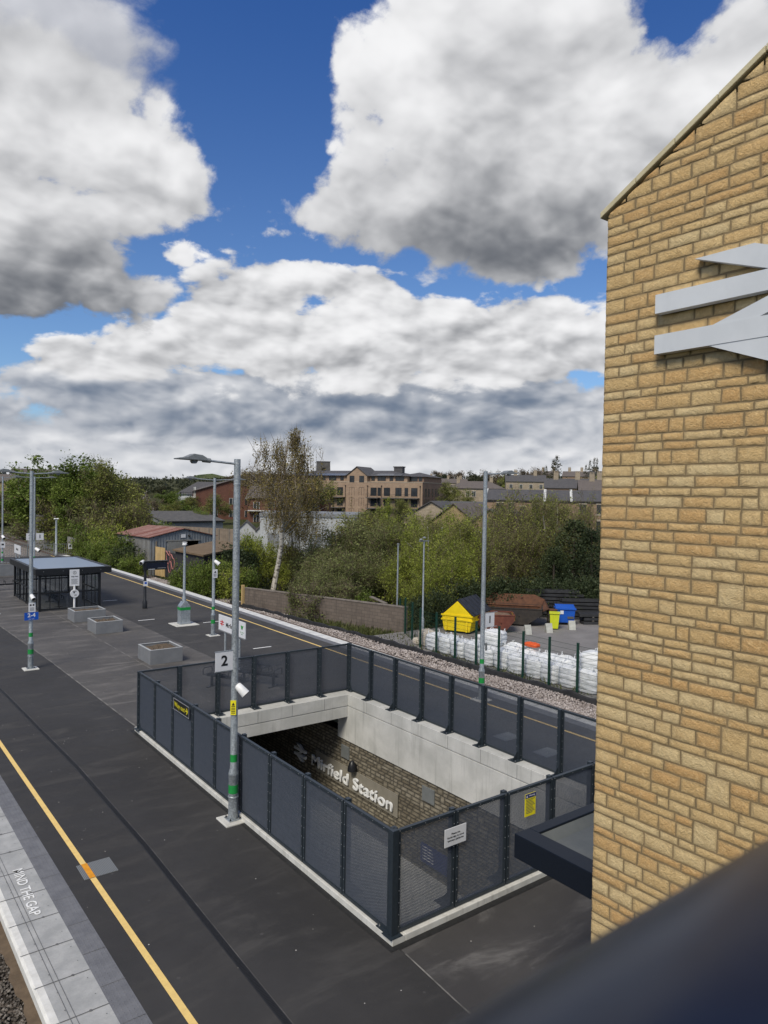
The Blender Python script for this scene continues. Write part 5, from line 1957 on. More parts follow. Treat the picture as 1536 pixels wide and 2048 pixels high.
def build_yard():
    # block wall along the back of the ballast
    t, L = wall_run('block_wall', 'weathered grey brown block wall beyond the far track between birch tree and green fence', (22.72, 46.2), (26.15, 32.4), -1.2, .30, .50, .24, 'block_wall', cap='old_wall')
    t = thing('timber_post', 'pale timber post at the left end of the weathered block wall', 'post', (22.55, 46.35, -1.1))
    MB().box(-.10, .10, -.08, .08, 0, 1.62).build('shaft', 'new_boards', t, bevel=.01)
    t = thing('timber_plank', 'grey plank leaning over the top of the block wall near its right end', 'plank', (26.2, 35.2, .52))
    MB().obox((0, 0, .08), (.05, .85, .10), (.12, -.01, 0), (0, -.003, .025)).build('board', 'timber_grey', t)
    for k, (x, y, w) in enumerate(((23.9, 37.4, .7), (24.3, 34.6, .45))):
        pass

    # green wire fence of the yard
    t = thing('wire_fence', 'dark green wire mesh fence with square posts between the ballast and the white bags', 'fence', (0, 0, 0))
    P = [(26.4, 33.3), (25.73, 31.95), (24.98, 30.4), (24.08, 28.63), (23.85, 27.1)]
    P += [(23.78, 27.1 - 1.46 * k) for k in range(1, 15)]
    for i, (x, y) in enumerate(P):
        zt = 1.15 if i != 0 else .9
        b = MB().box(x - .04, x + .04, y - .04, y + .04, -1.05, zt)
        b.box(x - .045, x + .045, y - .045, y + .045, zt, zt + .02)
        b.build('post', 'green_post', t)
    b = MB()
    for (xa, ya), (xb, yb) in zip(P, P[1:]):
        L = math.hypot(xb - xa, yb - ya)
        n = int(L / .055)
        dx, dy = (xb - xa) / L, (yb - ya) / L
        for k in range(1, n):
            x, y = xa + dx * k * .055, ya + dy * k * .055
            b.add([(x - dx * .003, y - dy * .003, -.88), (x + dx * .003, y + dy * .003, -.88), (x + dx * .003, y + dy * .003, 1.05), (x - dx * .003, y - dy * .003, 1.05)], [(0, 1, 2, 3)])
        for k in range(10):
            z = -.85 + k * .21
            b.add([(xa, ya, z), (xb, yb, z), (xb, yb, z + .008), (xa, ya, z + .008)], [(0, 1, 2, 3)])
            b.add([(xa + dy * .012, ya - dx * .012, z), (xb + dy * .012, yb - dx * .012, z), (xb + dy * .012, yb - dx * .012, z + .008), (xa + dy * .012, ya - dx * .012, z + .008)], [(0, 1, 2, 3)])
    b.build('wire_panel', 'green_post', t)

    # lamp column in the yard corner
    t = thing('yard_lamp', 'slim grey lamp column at the corner of the green wire fence', 'lamp post', (25.0, 29.55, -.95))
    b = MB().lathe([(.085, 0), (.085, 1.35), (.05, 1.45), (.042, 5.55)], (0, 0, 0), 12)
    b.build('pole', 'galvanised', t, smooth=True)
    b = MB().box(-.32, .34, -.05, .05, 5.52, 5.57)
    b.ball((-.24, -.04, 5.62), .11, .09, .07, 8, 6)
    b.ball((.02, 0, 5.72), .10, .10, .06, 8, 6)
    b.build('camera_head', 'lamp_grey', t)
    t = thing('yard_lamp', 'thin far grey pole among the yellow green saplings left of the fence corner', 'lamp post', (27.2, 34.6, -1.0))
    MB().lathe([(.06, 0), (.045, 5.0)], (0, 0, 0), 8).build('pole', 'galvanised', t, smooth=True)
    MB().box(-.05, .05, -.05, .05, 4.95, 5.1).build('cap', 'lamp_grey', t)

    # bulk bags
    protos = []
    for k in range(4):
        r = thing('bulk_bag', 'x', 'bag', (0, 0, -50), 0, 'white bulk bags stacked behind the green fence')
        V, F = bag_mesh(40 + k)
        np_mesh('sack', V, F, 'woven_bag', r, None, True)
        rng = random.Random(k)
        for sx, sy in ((1, 1), (1, -1), (-1, 1), (-1, -1)):
            x, y = sx * .33, sy * .33
            hh = rng.uniform(.95, 1.06)
            MB().tube([(x - .07 * sx, y, .84), (x - .02, y + rng.uniform(-.05, .05), hh), (x + .05, y + rng.uniform(-.05, .05), hh - .02), (x + .05 * sx, y - .07 * sy, .84)], .016, 5).build('lifting_loop', 'woven_bag', r)
        MB().tube([(-.33, -.485, .10), (-.33, -.50, .5), (-.33, -.455, .84)], .010, 4).build('seam_tape', 'strap_blue', r)
        MB().tube([(-.485, .33, .10), (-.50, .33, .5), (-.455, .33, .84)], .010, 4).build('seam_tape', 'strap_blue', r)
        protos.append(r)
    ords = ['first', 'second', 'third', 'fourth', 'fifth', 'sixth', 'seventh', 'eighth', 'ninth', 'tenth', 'eleventh']
    rng = random.Random(77)
    spots = []
    for k in range(11):
        spots.append((24.42 + rng.uniform(-.08, .08) + .012 * k, 27.75 - .955 * k, -.9, rng.uniform(-.15, .15), (1, 1, rng.uniform(.92, 1.08)), (0, 0),
                      'white bulk bag against the green fence, %s along from the yellow skip end' % ords[k]))
    for k, y in enumerate((23.3, 22.3, 21.3, 20.3, 19.2)):
        spots.append((25.42 + rng.uniform(-.06, .06), y, -.9, rng.uniform(-.25, .25), (1, 1, rng.uniform(.95, 1.12)), (0, 0),
                      'white bulk bag standing in the second row, %s of five from the yellow skip end' % ords[k]))
    spots.append((24.95, 24.15, -.05, .3, (1.05, 1.0, .78), (.06, -.05), 'white bulk bag heaped highest, right of the number 1 sign'))
    spots.append((24.75, 18.35, -.02, .5, (1.0, .95, .80), (.25, -.2), 'white bulk bag tipped on top of the last bags beside the stone tower'))
    for k, (x, y, z, a, s, tl, lab) in enumerate(spots):
        src = protos[k % 4]
        o = src if k < 4 else dup(src)
        o.location = (x, y, z)
        o.rotation_euler = (tl[0], tl[1], a + (k % 3) * PI / 2)
        o.scale = s
        o['label'] = lab
    # odds and ends on the bags
    t = thing('bag_heap', 'crumpled beige sacks heaped at the left end of the white bags', 'sacks', (24.75, 28.85, -.9))
    V, F = bag_mesh(91, .8, .85)
    np_mesh('sack', V, F, 'bag_beige', t, None, True)
    V, F = bag_mesh(92, .55, .5)
    np_mesh('sack', V * np.array([1.2, 1, .7]) + np.array([-.1, .5, 0]), F, 'bag_beige', t, None, True)
    t = thing('plastic_tub', 'white plastic tub lying on the bags right of the lamp column', 'tub', (24.75, 24.95, .08))
    MB().tube([(-.20, .05, .14), (.14, -.10, .10)], [.12, .14], 14).build('body', 'white_plastic', t, smooth=True)
    MB().tube([(.13, -.095, .10), (.17, -.115, .095)], [.148, .148], 14).build('rim', 'white_plastic', t)
    t = thing('orange_barrier_net', 'bright orange plastic sheet bunched on top of the white bags', 'sheet', (25.6, 22.35, .10))
    V, F = bag_mesh(95, .62, .22)
    np_mesh('sheet', V * np.array([.7, 1.15, .8]), F, 'orange_plastic', t, None, True)

    # enclosed yellow skip with a black pitched lid
    t = thing('yellow_skip', 'bright yellow enclosed skip with a black pitched lid', 'skip', (28.02, 31.35, -.9), R(-66))
    w, dpt = 1.85, 3.0
    MB().prism([(.12, 0, .12), (w - .12, 0, .12), (w, 0, .75), (w, 0, 1.02), (w / 2, 0, 1.85), (0, 0, 1.02), (0, 0, .75)], (0, dpt, 0)).build('body', 'yellow_skip', t, bevel=.015)
    b = MB()
    for z in (.72, .98):
        b.box(-.05, w + .05, -.05, .0, z, z + .09)
        b.box(w + .005, w + .07, .0, dpt, z, z + .08)
    for x in (.28, w - .28):
        b.prism([(x - .05, -.10, .12), (x + .05, -.10, .12), (x + .05, -.02, .75), (x - .05, -.02, .75)], (0, .05, 0))
    for y in (.4, 1.1, 1.8, 2.5):
        b.prism([(w - .10, y, .14), (w + .05, y, .74), (w - .02, y, .74), (w - .16, y, .14)], (0, .08, 0))
    b.build('rib', 'yellow_skip', t)
    b = MB()
    b.prism([(w + .10, .05, 1.03), (w / 2, .05, 1.90), (w / 2, .05, 1.94), (w + .10, .05, 1.08)], (0, dpt - .1, 0))
    b.prism([(-.10, .05, 1.03), (-.10, .05, 1.08), (w / 2, .05, 1.94), (w / 2, .05, 1.90)], (0, dpt - .1, 0))
    for k in range(5):
        y = .3 + k * .6
        b.prism([(w + .10, y, 1.08), (w / 2, y, 1.94), (w / 2, y, 1.97), (w + .10, y, 1.11)], (0, .05, 0))
    b.build('lid', 'black_rubber', t)
    b = MB().box(.2, w - .2, .2, dpt - .2, 0, .12)
    b.build('skids', 'dark_steel', t)

    def open_skip(label, loc, rz, L, W, H, outer, inner, endm, fill=None):
        t = thing('open_skip', label, 'skip', loc, rz, 'open rusty skips in the yard')
        th = .05
        e = .22 * L
        prof = [(e, .1), (L - e, .1), (L, H * .72), (L, H), (0, H), (0, H * .72)]
        b = MB()
        for y in (0, W - th):
            b.prism([(x, y, z) for x, z in prof], (0, th, 0))
        b.build('side', outer, t)
        b = MB()
        b.prism([(e, th, .1), (0, th, H * .72), (0, th, H), (th, th, H), (th, th, H * .72), (e + th, th, .15)], (0, W - 2 * th, 0))
        b.build('end_plate', outer, t)
        b = MB()
        b.prism([(L - e, th, .1), (L - e - th, th, .15), (L - th, th, H * .72), (L - th, th, H), (L, th, H), (L, th, H * .72)], (0, W - 2 * th, 0))
        for y in (.25, W / 2, W - .32):
            b.prism([(L - e + .06, y, .14), (L + .06, y, H * .72), (L + .06, y, H), (L, y, H), (L, y, H * .7), (L - e, y, .14)], (0, .07, 0))
        b.build('end_plate', endm, t)
        MB().box(e, L - e, th, W - th, .1, .15).build('floor', inner, t)
        b = MB()
        b.quad((e + th + .01, th + .004, .16), (L - e - th - .01, th + .004, .16), (L - th - .01, th + .004, H - .01), (th + .01, th + .004, H - .01))
        b.quad((e + th + .01, W - th - .004, .16), (L - e - th - .01, W - th - .004, .16), (L - th - .01, W - th - .004, H - .01), (th + .01, W - th - .004, H - .01))
        b.quad((e + th + .006, th, .16), (e + th + .006, W - th, .16), (th + .006, W - th, H), (th + .006, th, H))
        b.quad((L - e - th - .006, th, .16), (L - e - th - .006, W - th, .16), (L - th - .006, W - th, H), (L - th - .006, th, H))
        b.build('lining', inner, t)
        b = MB()
        for y in (-.03, W - .03):
            b.box(0, L, y, y + .06, H, H + .06)
        for x in (-.03, L - .03):
            b.box(x, x + .06, .03, W - .03, H + .001, H + .055)
        b.build('rim', outer, t)
        b = MB()
        for x in (L * .33, L * .66):
            for y in (-.06, W):
                b.tube([(x, y, H * .62), (x, y + .06, H * .62)], .05, 8)
        b.build('lug', outer, t)
        if fill:
            V, F = bag_mesh(300, 1, 1)
            np_mesh('rubble', V * np.array([L * .8, W * .86, H * .5]) + np.array([L / 2, W / 2, H * .55]), F, fill, t, None, False)
        return t
    open_skip('small maroon skip with a yellow end, heaped with rusty scrap', (29.5, 30.15, -.9), R(-42), 2.3, 1.55, 1.0, 'maroon_old', 'rust', 'yellow_old', 'rubble')
    bs = open_skip('large dark skip with rusty brown inside standing right of the small maroon skip', (31.5, 32.2, -.9), R(-50), 4.1, 1.9, 1.05, 'dark_steel', 'rust', 'dark_steel')
    MB().prism([(.1, 1.80, 1.0), (4.0, 1.80, 1.0), (4.2, 2.15, 1.45), (3.6, 2.35, 1.68), (.9, 2.35, 1.68)], (0, .05, -.03)).build('raised_side', 'rust', bs)
    MB().prism([(4.02, .1, .95), (4.5, .3, 1.15), (4.2, 2.15, 1.46), (4.02, 1.85, 1.0)], (.03, 0, -.04)).build('raised_end', 'rust', bs)
    # bins
    t = thing('wheeled_bin', 'blue four wheeled rubbish bin beside the white A-frame sign', 'bin', (35.55, 29.15, -.9), R(-44))
    w, dp, h = 1.18, .85, 1.12
    b = MB().prism([(.08, 0.05, .16), (w - .08, .05, .16), (w, 0, .98), (0, 0, .98)], (0, dp, 0))
    b.build('body', 'blue_plastic', t, bevel=.02)
    b = MB().box(-.05, w + .05, -.06, dp + .1, .98, 1.06)
    b.prism([(0, -.02, 1.06), (w, -.02, 1.06), (w, dp + .05, 1.2), (0, dp + .05, 1.2)], (0, .02, -.0))
    b.build('lid', 'blue_plastic', t, bevel=.012)
    MB().box(.70, 1.08, -.012, .02, .42, .56).build('label', 'felt_grey', t)
    MB().box(.26, .46, -.012, .02, .70, .92).build('label', 'white_enamel', t)
    for x in (.15, w - .15):
        for y in (.1, dp - .05):
            MB().tube([(x, y - .03, .08), (x, y + .03, .08)], .08, 10).build('wheel', 'ink', t)
    t = thing('wheeled_bin', 'lime yellow wheeled bin left of the black barrel', 'bin', (34.0, 28.35, -.9), R(-50))
    MB().prism([(.05, 0, .06), (.50, 0, .06), (.58, 0, .95), (0, 0, .95)], (0, .55, 0)).build('body', 'lime_plastic', t, bevel=.02)
    MB().box(-.03, .61, -.05, .62, .95, 1.02).build('lid', 'lime_plastic', t, bevel=.01)
    for x in (.1, .48):
        MB().tube([(x - .03, .55, .1), (x + .03, .55, .1)], .1, 10).build('wheel', 'ink', t)
    t = thing('barrel', 'black barrel with a brown lid between the lime bin and the blue bin', 'barrel', (35.0, 29.0, -.9))
    MB().lathe([(.30, 0), (.32, .05), (.32, .35), (.335, .37), (.32, .39), (.32, .7), (.335, .72), (.32, .74), (.32, .98), (.30, 1.0)], (0, 0, 0), 16).build('drum', 'dark_steel', t, smooth=True)
    MB().lathe([(.33, 1.0), (.33, 1.05), (.1, 1.07)], (0, 0, 0), 16).build('lid', 'rust', t)
    for x, y, a, lab in ((35.2, 27.65, -35, 'white A-frame sign standing in front of the blue bin'), (31.75, 28.1, -20, 'white A-frame sign leaning by the yellow end of the small maroon skip'), (33.25, 27.8, -25, 'white A-frame sign leaning by the large rusty skip')):
        t = thing('a_frame_sign', lab, 'sign', (x, y, -.9), R(a), 'white A-frame signs in the yard')
        t.scale = (.8, .8, .72)
        b = MB()
        b.obox((0, -.14, .37), (.25, 0, 0), (0, .012, 0), (0, .11, .37))
        b.build('board', 'aframe_white', t)
        b = MB()
        b.obox((0, .14, .37), (.25, 0, 0), (0, .012, 0), (0, -.11, .37))
        b.build('rear_board', 'aframe_white', t)
        b = MB()
        for k in range(3):
            b.obox((0, -.16 + k * .028 * 1.0, .30 + k * .11), (.16 - .03 * k, 0, 0), (0, .003, 0), (0, .006, .02))
        b.build('print', 'felt_grey', t)
    # stacks of black planks
    rng = random.Random(4)
    for (x, y, a, n, L, lab) in ((36.2, 32.4, -42, 8, 3.6, 'tall stack of black planks in front of the dark hedge'), (37.4, 30.6, -40, 6, 3.4, 'black planks stacked behind the blue bin'), (37.3, 28.4, -33, 3, 3.4, 'low pile of black planks right of the blue bin')):
        t = thing('plank_stack', lab, 'planks', (x, y, -.9), R(a), 'stacks of black planks')
        for k in range(n):
            dx, da = rng.uniform(-.25, .25), rng.uniform(-.04, .04)
            z = k * .235
            b = MB()
            for q in range(4):
                b.obox((dx + L / 2, q * .26, z + .09), (L / 2 + rng.uniform(-.15, .1), L / 2 * da, 0), (0, .12, 0), (0, 0, .085))
            b.build('plank_layer', 'black_lumber', t)
        b = MB()
        for k in range(n):
            for q in (.6, L - .6):
                b.box(q - .05, q + .05, -.1, .95, k * .235 - .04, k * .235 + .004)
        b.build('bearer', 'timber_grey', t)


build_yard()


def build_sheds():
    # tin shed with a rusty roof
    t = thing('tin_shed', 'grey corrugated tin shed with a rust red striped roof and dark open doorway', 'shed', (23.4, 68.1, -1.1), R(5))
    W, D, E, RG = 6.9, 8.0, 3.75, 4.5
    b = MB()
    ox0, ox1, oh = 3.55, 5.05, 3.3
    b.prism([(0, 0, 0), (ox0, 0, 0), (ox0, 0, oh), (ox1, 0, oh), (ox1, 0, 0), (W, 0, 0), (W, 0, E), (W / 2, 0, RG), (0, 0, E)], (0, .06, 0))
    b.build('front_wall', 'tin_wall', t)
    MB().box(0, .06, .06, D, 0, E).build('side_wall', 'tin_side', t)
    b = MB().box(W - .06, W, .06, D, 0, E)
    b.prism([(0, D, 0), (W, D, 0), (W, D, E), (W / 2, D, RG), (0, D, E)], (0, .06, 0))
    b.build('side_wall', 'tin_side', t)
    b = MB()
    b.prism([(-.2, -.15, E - .06), (W / 2, -.15, RG), (W / 2, -.15, RG + .06), (-.2, -.15, E)], (0, D + .3, 0))
    b.build('roof', 'rust_roof', t)
    b = MB()
    b.prism([(W + .2, -.15, E - .06), (W + .2, -.15, E), (W / 2, -.15, RG + .06), (W / 2, -.15, RG)], (0, D + .3, 0))
    b.build('roof', 'rust_roof', t)
    b = MB().box(1.75, 3.6, -.10, -.02, .2, 3.25)
    b.box(1.6, 5.2, -.09, -.0, 3.3, 3.42)
    b.build('sliding_door', 'tin_side', t)
    MB().box(.1, W - .1, .1, D - .1, 0, .05).build('floor', 'dark_gap', t)
    MB().box(3.15, 3.62, -.05, -.01, 3.62, 3.95).build('sign_plate', 'white_enamel', t)
    MB().ball((3.95, -.15, 3.82), .12, .18, .12, 8, 6).build('floodlight', 'ink', t)
    # lean-to with a flat brown roof
    P = [pol(20.6, 63.5), pol(22.9, 57.5), pol(26.4, 64.0), pol(24.0, 71.0)]
    t = thing('lean_to', 'low lean-to with a flat brown felt roof in front of the tin shed', 'shed', (P[0][0], P[0][1], -1.1))
    ox, oy = P[0]
    zs = (3.25, 3.25, 3.55, 3.55)
    b = MB().add([(x - ox, y - oy, z) for (x, y), z in zip(P, zs)] + [(x - ox, y - oy, z - .14) for (x, y), z in zip(P, zs)],
                 [(0, 1, 2, 3), (7, 6, 5, 4), (0, 4, 5, 1), (1, 5, 6, 2), (2, 6, 7, 3), (3, 7, 4, 0)])
    b.build('roof', 'felt_brown', t)
    cx, cy = sum(p[0] for p in P) / 4 - ox, sum(p[1] for p in P) / 4 - oy
    Q = [((x - ox - cx) * .93 + cx, (y - oy - cy) * .93 + cy) for x, y in P]
    b = MB().add([(x, y, 0) for x, y in Q] + [(x, y, z - .15) for (x, y), z in zip(Q, zs)], [(0, 1, 5, 4), (1, 2, 6, 5), (2, 3, 7, 6), (3, 0, 4, 7)])
    b.build('wall', 'dark_boards', t)
    # trackside board fence
    t, L = wall_run('board_fence', 'patched trackside board fence, dark panels with a strip of new pale boards', (23.75, 72.5), (24.55, 58.5), -1.2, 1.55, 1.25, .08, 'dark_boards')
    MB().box(.2, 4.4, -.06, .06, 1.55, 2.25).build('top_boards', 'fence_boards', t)
    MB().box(4.4, 6.6, -.10, -.045, -1.0, 1.75).build('new_boards', 'new_boards', t)
    b = MB()
    rng = random.Random(2)
    for (cx, cz, r) in ((7.3, .95, .42), (7.6, .1, .36), (8.3, .45, .34)):
        pts = [(cx + r * math.cos(k * PI / 7), -.052, cz + r * 1.35 * math.sin(k * PI / 7) + .1 * math.sin(k)) for k in range(15)]
        b.tube(pts, .035, 4)
    b.tube([(6.8, -.052, 1.5), (7.5, -.052, 1.1), (8.0, -.052, 1.25), (8.4, -.052, .8)], .05, 4)
    b.build('graffiti', 'pink_paint', t)
    # hoarding behind the shed
    a, c = pol(19.5, 96), pol(25.6, 92)
    t, L = wall_run('hoarding', 'long tan boarded hoarding behind the tin shed', a, c, -1.2, 2.75, 2.45, .1, 'fence_tan')
    b = MB()
    for k in range(8):
        b.box(k * L / 8, k * L / 8 + .16, -.10, -.05, -1.2, 2.5)
    b.build('rail_post', 'timber_grey', t)
    # grey steel palisade by the hedge, left of the shed
    a, c = pol(13.2, 97), pol(15.6, 84)
    t, L = wall_run('sheet_fence', 'grey sheet metal fence behind the hedge left of the tin shed', a, c, -1.2, 1.3, 1.0, .06, 'tin_side', 'fence')
    a, c = pol(10.6, 112), pol(12.4, 104)
    t, L = wall_run('sheet_fence', 'tall grey slatted fence in the trees behind the short platform end mast', a, c, -1.2, 3.6, 3.6, .06, 'tin_side', 'fence')
    t = thing('road_sign', 'round grey back of a signal plate on a thin post beyond the ballast', 'sign', (22.9, 49.0, -1.0))
    MB().lathe([(.03, 0), (.03, 1.45)], (0, 0, 0), 8).build('post', 'panel_steel', t)
    MB().tube([(0, -.02, 1.55), (0, .02, 1.55)], .26, 16).build('plate', 'felt_grey', t)
    # white van beyond
    x, y = pol(24.6, 108)
    t = thing('parked_van', 'white van roof showing above the lean-to behind the second lamp column', 'van', (x, y, -1.2), R(-22))
    b = MB().prism([(0, 0, .35), (4.6, 0, .35), (5.2, 0, .55), (5.15, 0, 1.15), (4.45, 0, 1.35), (3.75, 0, 2.15), (3.5, 0, 2.3), (.1, 0, 2.3), (0, 0, 2.0)], (0, 1.9, 0))
    b.build('body', 'van_white', t, bevel=.06)
    MB().prism([(3.55, -.01, 1.35), (4.35, -.01, 1.35), (3.8, -.01, 2.0), (3.55, -.01, 2.0)], (0, 1.92, 0)).build('window', 'window_glass', t)
    for xx in (.9, 4.2):
        for yy in (-.02, 1.72):
            MB().tube([(xx, yy, .34), (xx, yy + .2, .34)], .34, 14).build('wheel', 'ink', t)
    x, y = pol(16.9, 128)
    t = thing('yellow_container', 'yellow container top showing behind the tin shed at left', 'container', (x, y, -1.2), R(-14))
    MB().box(0, 4.4, 0, 2.4, 0, 2.9).build('box', 'yellow_skip', t, bevel=.05)
    MB().box(-.03, 4.43, -.03, 2.43, 2.9, 3.0).build('top_rail', 'yellow_skip', t)
    x, y = pol(17.7, 104)
    t = thing('telegraph_pole', 'thin wooden telegraph pole with a small plate behind the tin shed', 'pole', (x, y, -1.2))
    MB().lathe([(.13, 0), (.09, 8.2)], (0, 0, 0), 8).build('shaft', 'bark', t)
    MB().box(-.35, -.02, -.14, -.11, 4.6, 5.2).build('plate', 'white_enamel', t)
    x, y = pol(17.7, 118)
    x, y = pol(18.6, 150)
    t = thing('bus_shelter', 'small open lean-to with a pale roof edge beneath the blossom tree', 'shed', (x, y, -1.0), R(-18))
    MB().box(0, 4, 0, 2.4, 2.5, 2.95).build('roof', 'pale_render', t)
    for xx in (.1, 3.8):
        MB().box(xx, xx + .15, 0, .15, 0, 2.5).build('post', 'timber_grey', t)
    MB().box(0, 4, 2.3, 2.4, 0, 2.5).build('rear_wall', 'dark_boards', t)


build_sheds()


# ------------------------------------------------------------------ houses and flats beyond the trees
def windows(t, rows, y, mat='window_glass', sill=None, frame=None, cols=None, face=-1, w=1.2, h=1.5, axis='x', const=0.0, lintel=None):
    """one part per window; rows = z of sill, cols = positions along the wall"""
    for z in rows:
        for c in cols:
            cw, ch = (w, h) if not isinstance(c, tuple) else (c[1], c[2] if len(c) > 2 else h)
            cc = c[0] if isinstance(c, tuple) else c
            b = MB()
            if axis == 'x':
                b.box(cc - cw / 2, cc + cw / 2, const - .05, const + .10, z, z + ch, 0)
                b.box(cc - cw / 2 - .06, cc - cw / 2, const - .08, const + .1, z - .05, z + ch + .05, 1)
                b.box(cc + cw / 2, cc + cw / 2 + .06, const - .08, const + .1, z - .05, z + ch + .05, 1)
                b.box(cc - cw / 2, cc + cw / 2, const - .085, const + .1, z + ch, z + ch + .06, 1)
                b.box(cc - .03, cc + .03, const - .08, const, z, z + ch, 1)
                if lintel:
                    b.box(cc - cw / 2 - .18, cc + cw / 2 + .18, const - .09, const + .1, z + ch + .06, z + ch + .34, 2)
                    b.box(cc - cw / 2 - .18, cc + cw / 2 + .18, const - .12, const + .1, z - .22, z - .05, 2)
            else:
                b.box(const - .10, const + .05, cc - cw / 2, cc + cw / 2, z, z + ch, 0)
                b.box(const - .1, const + .08, cc - cw / 2 - .06, cc - cw / 2, z - .05, z + ch + .05, 1)
                b.box(const - .1, const + .08, cc + cw / 2, cc + cw / 2 + .06, z - .05, z + ch + .05, 1)
                b.box(const - .1, const + .085, cc - cw / 2, cc + cw / 2, z + ch, z + ch + .06, 1)
            b.build('window', [mat, frame or 'ink', lintel or 'trim_stone'], t)


def gable_roof(t, w, d, z, rise, mat, ov=.35, along='x', th=.14):
    b = MB()
    if along == 'x':
        for s in (0, 1):
            ye, ym = (-ov, d / 2) if s == 0 else (d + ov, d / 2)
            p = [(-ov, ye, z - .05), (-ov, ym, z + rise), (-ov, ym, z + rise + th), (-ov, ye, z - .05 + th)]
            b.prism(p if s else p[::-1], (w + 2 * ov, 0, 0))
    else:
        for s in (0, 1):
            xe, xm = (-ov, w / 2) if s == 0 else (w + ov, w / 2)
            p = [(xe, -ov, z - .05), (xm, -ov, z + rise), (xm, -ov, z + rise + th), (xe, -ov, z - .05 + th)]
            b.prism(p[::-1] if s else p, (0, d + 2 * ov, 0))
    return b.build('roof', mat, t)


def hip_roof(t, x0, x1, y0, y1, z, rise, mat, ov=.5, name='roof'):
    x0, x1, y0, y1 = x0 - ov, x1 + ov, y0 - ov, y1 + ov
    d = (y1 - y0) / 2
    ym = (y0 + y1) / 2
    k = min(d, (x1 - x0) / 2 - .1)
    vs = [(x0, y0, z), (x1, y0, z), (x1, y1, z), (x0, y1, z), (x0 + k, ym, z + rise), (x1 - k, ym, z + rise)]
    return MB().add(vs, [(0, 1, 5, 4), (1, 2, 5), (2, 3, 4, 5), (3, 0, 4), (0, 3, 2, 1)]).build(name, mat, t)


def gable_walls(b, w, d, z0, z1, rise, along='x'):
    if along == 'x':
        b.box(0, w, 0, d, z0, z1)
        for x in (0, w - .2):
            b.prism([(x, 0, z1), (x, d, z1), (x, d / 2, z1 + rise)], (.2, 0, 0))
    else:
        b.box(0, w, 0, d, z0, z1)
        for y in (0, d - .2):
            b.prism([(0, y, z1), (w, y, z1), (w / 2, y, z1 + rise)], (0, .2, 0))
    return b


